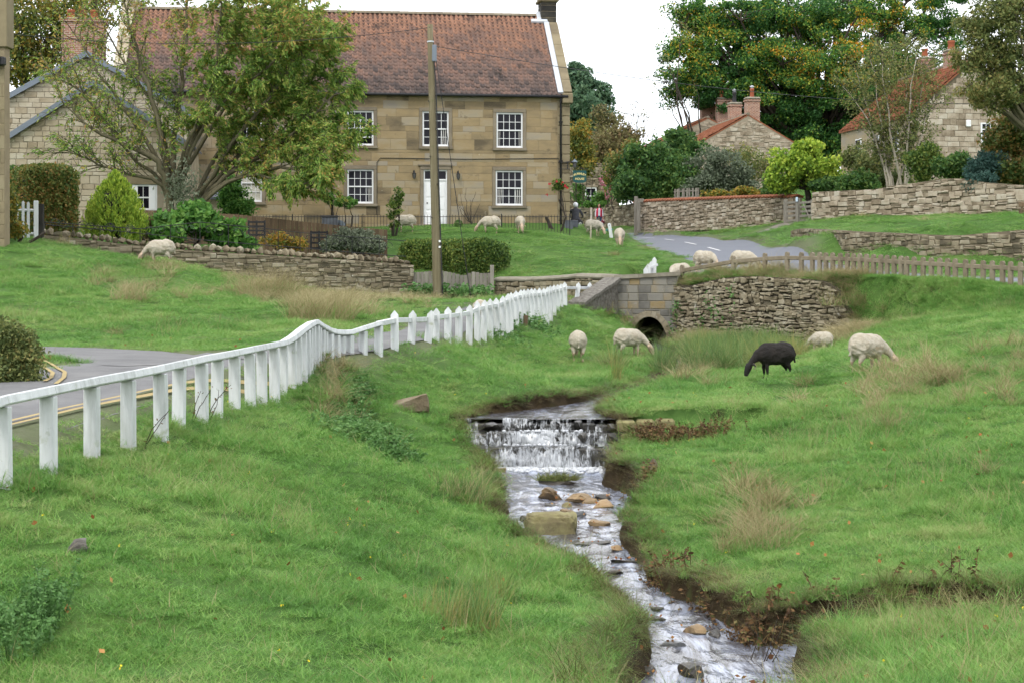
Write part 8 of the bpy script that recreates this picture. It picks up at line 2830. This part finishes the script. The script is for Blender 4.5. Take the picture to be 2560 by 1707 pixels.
# nettles: leafy stems
def weeds(name, label, spots, n, hgt, leaf, seed, mat='weed'):
    g = np.random.default_rng(seed)
    P, A = [], []
    W = Wood()
    for (px, Y, rp, ry, m) in spots:
        xx = (px + g.normal(0, rp, m) - CX) * Y / F
        yy = Y + g.normal(0, ry, m)
        zz = ground(xx, yy)
        for a, b, c in zip(xx, yy, zz):
            h = hgt * g.uniform(.6, 1.2)
            tip = np.array([a + g.normal(0, .08), b + g.normal(0, .08), c + h])
            W.tube(np.array([[a, b, c - .05], [(a + tip[0]) / 2, (b + tip[1]) / 2, c + h / 2], tip]), [.006, .005, .002], 3)
            t = g.uniform(.15, 1, n)
            q = np.array([a, b, c])[None] * (1 - t)[:, None] + tip[None] * t[:, None]
            w = g.uniform(0, 6.28, n)
            dv = np.stack([np.cos(w), np.sin(w), np.full(n, -.35)], 1)
            P.append(q + dv * leaf * .5)
            A.append(dv)
    P, A = np.concatenate(P), np.concatenate(A)
    v, f = leaf_quads(P, g, leaf, .5, axis=A)
    k = len(v)
    Vv, Fv = np.concatenate(W.V), np.concatenate(W.F) + k
    me = np_mesh(name, np.concatenate([v, Vv]), np.concatenate([f, Fv]), M[mat])
    o = obj(name, me)
    o['kind'] = 'stuff'
    return o
weeds('nettles', '', [(880, 26.2, 26, .5, 110), (940, 25.3, 30, .5, 120), (900, 28.0, 10, .6, 60), (990, 24.4, 40, .5, 60), (840, 24.6, 30, .5, 50)], 26, .22, .06, 81)
weeds('nettles', '', [(1330, 47, 30, 1.2, 70), (1240, 42.5, 30, 1.0, 60), (1080, 41, 10, .6, 10)], 18, .28, .08, 82)
weeds('nettles', '', [(50, 11.3, 45, .35, 60), (110, 11.6, 30, .3, 24)], 40, .30, .034, 83)
weeds('wall_weeds', '', [(1120, 61.0, 40, .25, 60), (1060, 60.6, 20, .3, 24), (1180, 60.8, 30, .3, 40)], 20, .55, .16, 84)
# sprigs rooted in the retaining wall
def wall_sprigs():
    g = np.random.default_rng(88)
    P = []
    for (px, py, n, r) in ((1842, 730, 90, .16), (1790, 775, 60, .22), (1815, 790, 70, .25), (1760, 800, 50, .2), (1700, 770, 60, .15), (1690, 790, 40, .12), (1800, 750, 40, .2), (1900, 815, 40, .25), (1690, 830, 60, .2), (1770, 740, 30, .12), (1850, 790, 40, .3)):
        Y = np.interp(px, [1686, 2135], [57.62, 51.35]) - .16
        P.append(np.array(H(px, py, Y)) + g.normal(size=(n, 3)) * np.array([r, .05, r * .9]))
    v, f = leaf_quads(np.concatenate(P), g, .10, .6, droop=.3)
    o = obj('wall_weeds', np_mesh('wall_weeds', v, f, M['weed']))
    o['kind'] = 'stuff'
wall_sprigs()
# twiggy brown growth on the right bank
M['dock'] = surf('brown_dock', [(0.05, 0.028, 0.014), (0.10, 0.055, 0.025), (0.15, 0.085, 0.035), (0.10, 0.10, 0.03)], 3, rnd=.9, island=True, bump=0)
weeds('bank_weeds', '', [(1600, 24.2, 16, .3, 40), (1660, 18.8, 30, .3, 30), (1740, 17.4, 26, .3, 24), (1830, 16.4, 30, .25, 36), (1960, 15.9, 40, .22, 50), (2080, 15.9, 50, .2, 60), (2200, 15.9, 50, .2, 60), (2350, 15.6, 50, .2, 40), (1690, 27.9, 40, .2, 110), (1625, 28.2, 20, .15, 50), (1780, 28.0, 30, .2, 60)], 12, .24, .05, 86, 'dock')
# saplings with a few brown leaves at the bottom right
def sapling(px, Y, n, label, seed):
    g = np.random.default_rng(seed)
    x, y = (px - CX) * Y / F, Y
    b = np.array([x, y, max(gz(x, y), wlev(y)) - .05])
    t = thing('alder_sapling', label, 'sapling', loc=tuple(b), group='alder saplings at the water edge')
    W = Wood()
    P = []
    for k in range(n):
        tip = b + np.array([g.normal(0, .16), g.normal(0, .08), g.uniform(.22, .5)])
        Q = curve(g, b + g.normal(size=3) * np.array([.12, .05, 0]), tip, 6, .08)
        W.tube(Q - b, np.linspace(.006, .002, 6), 4)
        for j in range(2, 6):
            P.append(Q[j] + g.normal(size=3) * .025)
    W.build('stems', M['bark_dark'], t)
    leaves_obj('leaves', np.array(P) - b, g, .055, M['lf_brownleaf'], t, asp=.6, droop=.2)
M['lf_brownleaf'] = leaf_mat('brown_alder_leaf', [(0.07, 0.07, 0.02), (0.13, 0.085, 0.03), (0.19, 0.095, 0.035), (0.12, 0.05, 0.03)])
sapling(1830, 13.2, 9, 'spindly alder sapling with brown leaves at the bottom of the stream', 91)
sapling(1905, 13.0, 10, 'brown-leaved alder sapling in the middle of the row at the bottom right', 92)
sapling(1985, 13.1, 9, 'alder sapling nearest the grassy spur at the bottom right', 93)
sapling(1900, 15.4, 5, 'upright twig with yellowing leaves against the far bank at the bottom right', 94)
# brambles by the lane fence
def bramble(px, Y, label, seed):
    g = np.random.default_rng(seed)
    b = np.array(at(px, Y))
    t = thing('bramble', label, 'bramble', loc=tuple(b), group='brown bramble stems by the white fence')
    W = Wood(); P = []
    for k in range(2):
        Q = curve(g, b, b + np.array([g.uniform(.05, .35), g.normal(0, .05), g.uniform(.35, .5)]), 8, .08)
        W.tube(Q - b, np.linspace(.006, .003, 8), 4)
        P += [Q[j] + g.normal(size=3) * .02 for j in range(2, 8)]
    W.build('stems', M['bark_dark'], t)
    leaves_obj('leaves', np.array(P) - b, g, .035, M['lf_brownleaf'], t)
bramble(482, 20.3, 'brown bramble stem crossing a white post near the lane', 95)
bramble(520, 20.9, 'bramble stem leaning right against the white fence', 96)
bramble(362, 18.4, 'short brown bramble between two near white posts', 97)

# scattered leaves and buttercups
def litter():
    g = np.random.default_rng(19)
    n = 700
    y = 10 + 24 * g.random(n) ** 1.3
    x = g.uniform(-.3, .33, n) * y
    wa, _ = water_dist(x, y)
    k = (wa > 0) & (way_dist(x, y) > .1) & (g.random(n) < np.where(x > 1, .75, .3))
    x, y = x[k], y[k]
    P = np.stack([x, y, ground(x, y) + .055], 1)
    v, f = leaf_quads(P, g, .055, .75)
    o = obj('fallen_leaves', np_mesh('fallen_leaves', v, f, M['deadleaf']))
    o['kind'] = 'stuff'
    # leaves caught on the rocks and in the riffles
    P = []
    for (px, py, w, h, d, m, lb) in RK:
        X, Yv = on_water(px, py)
        s = F / Yv
        for _ in range(int(w / 9)):
            P.append((X + g.normal(0, w / s * .30), Yv + g.normal(0, .08), wlev(Yv) + .03 + h / s * .35 * g.random()))
    v, f = leaf_quads(np.array(P), g, .035, .75)
    o = obj('wet_leaves', np_mesh('wet_leaves', v, f, M['deadleaf']))
    o['kind'] = 'stuff'
    n = 90
    y = 10 + 22 * g.random(n)
    x = g.uniform(-.28, .32, n) * y
    wa, _ = water_dist(x, y)
    k = (wa > .3) & (way_dist(x, y) > .3)
    P = np.stack([x[k], y[k], ground(x[k], y[k]) + .10], 1)
    v, f = leaf_quads(np.repeat(P, 3, 0) + g.normal(size=(3 * len(P), 3)) * .006, g, .015, .9)
    o = obj('buttercups', np_mesh('buttercups', v, f, M['buttercup']))
    o['kind'] = 'stuff'
litter()
# grass islet below the weir
ix, iy = on_water(1395, 1207)
it = thing('grass_islet', 'small grassy islet in the stream just below the weir', 'islet', loc=(ix, iy, wlev(iy)))
obj('mound', rock_mesh('mound', (.42, .2, .09), 5, M['rock_dark'], n=2), it, (0, 0, .0))
for nm, pr in (('grass', Bg(420, .17, .10, .009, .5, m='bank')), ('tall_grass', Bg(60, .12, .2, .006, .3, m='bank'))):
    v, f, m = pr
    v = v * np.array([2.0, .8, 1]) + np.array([0, 0, .06])
    obj(nm, np_mesh(nm, v, f, m, True), it)
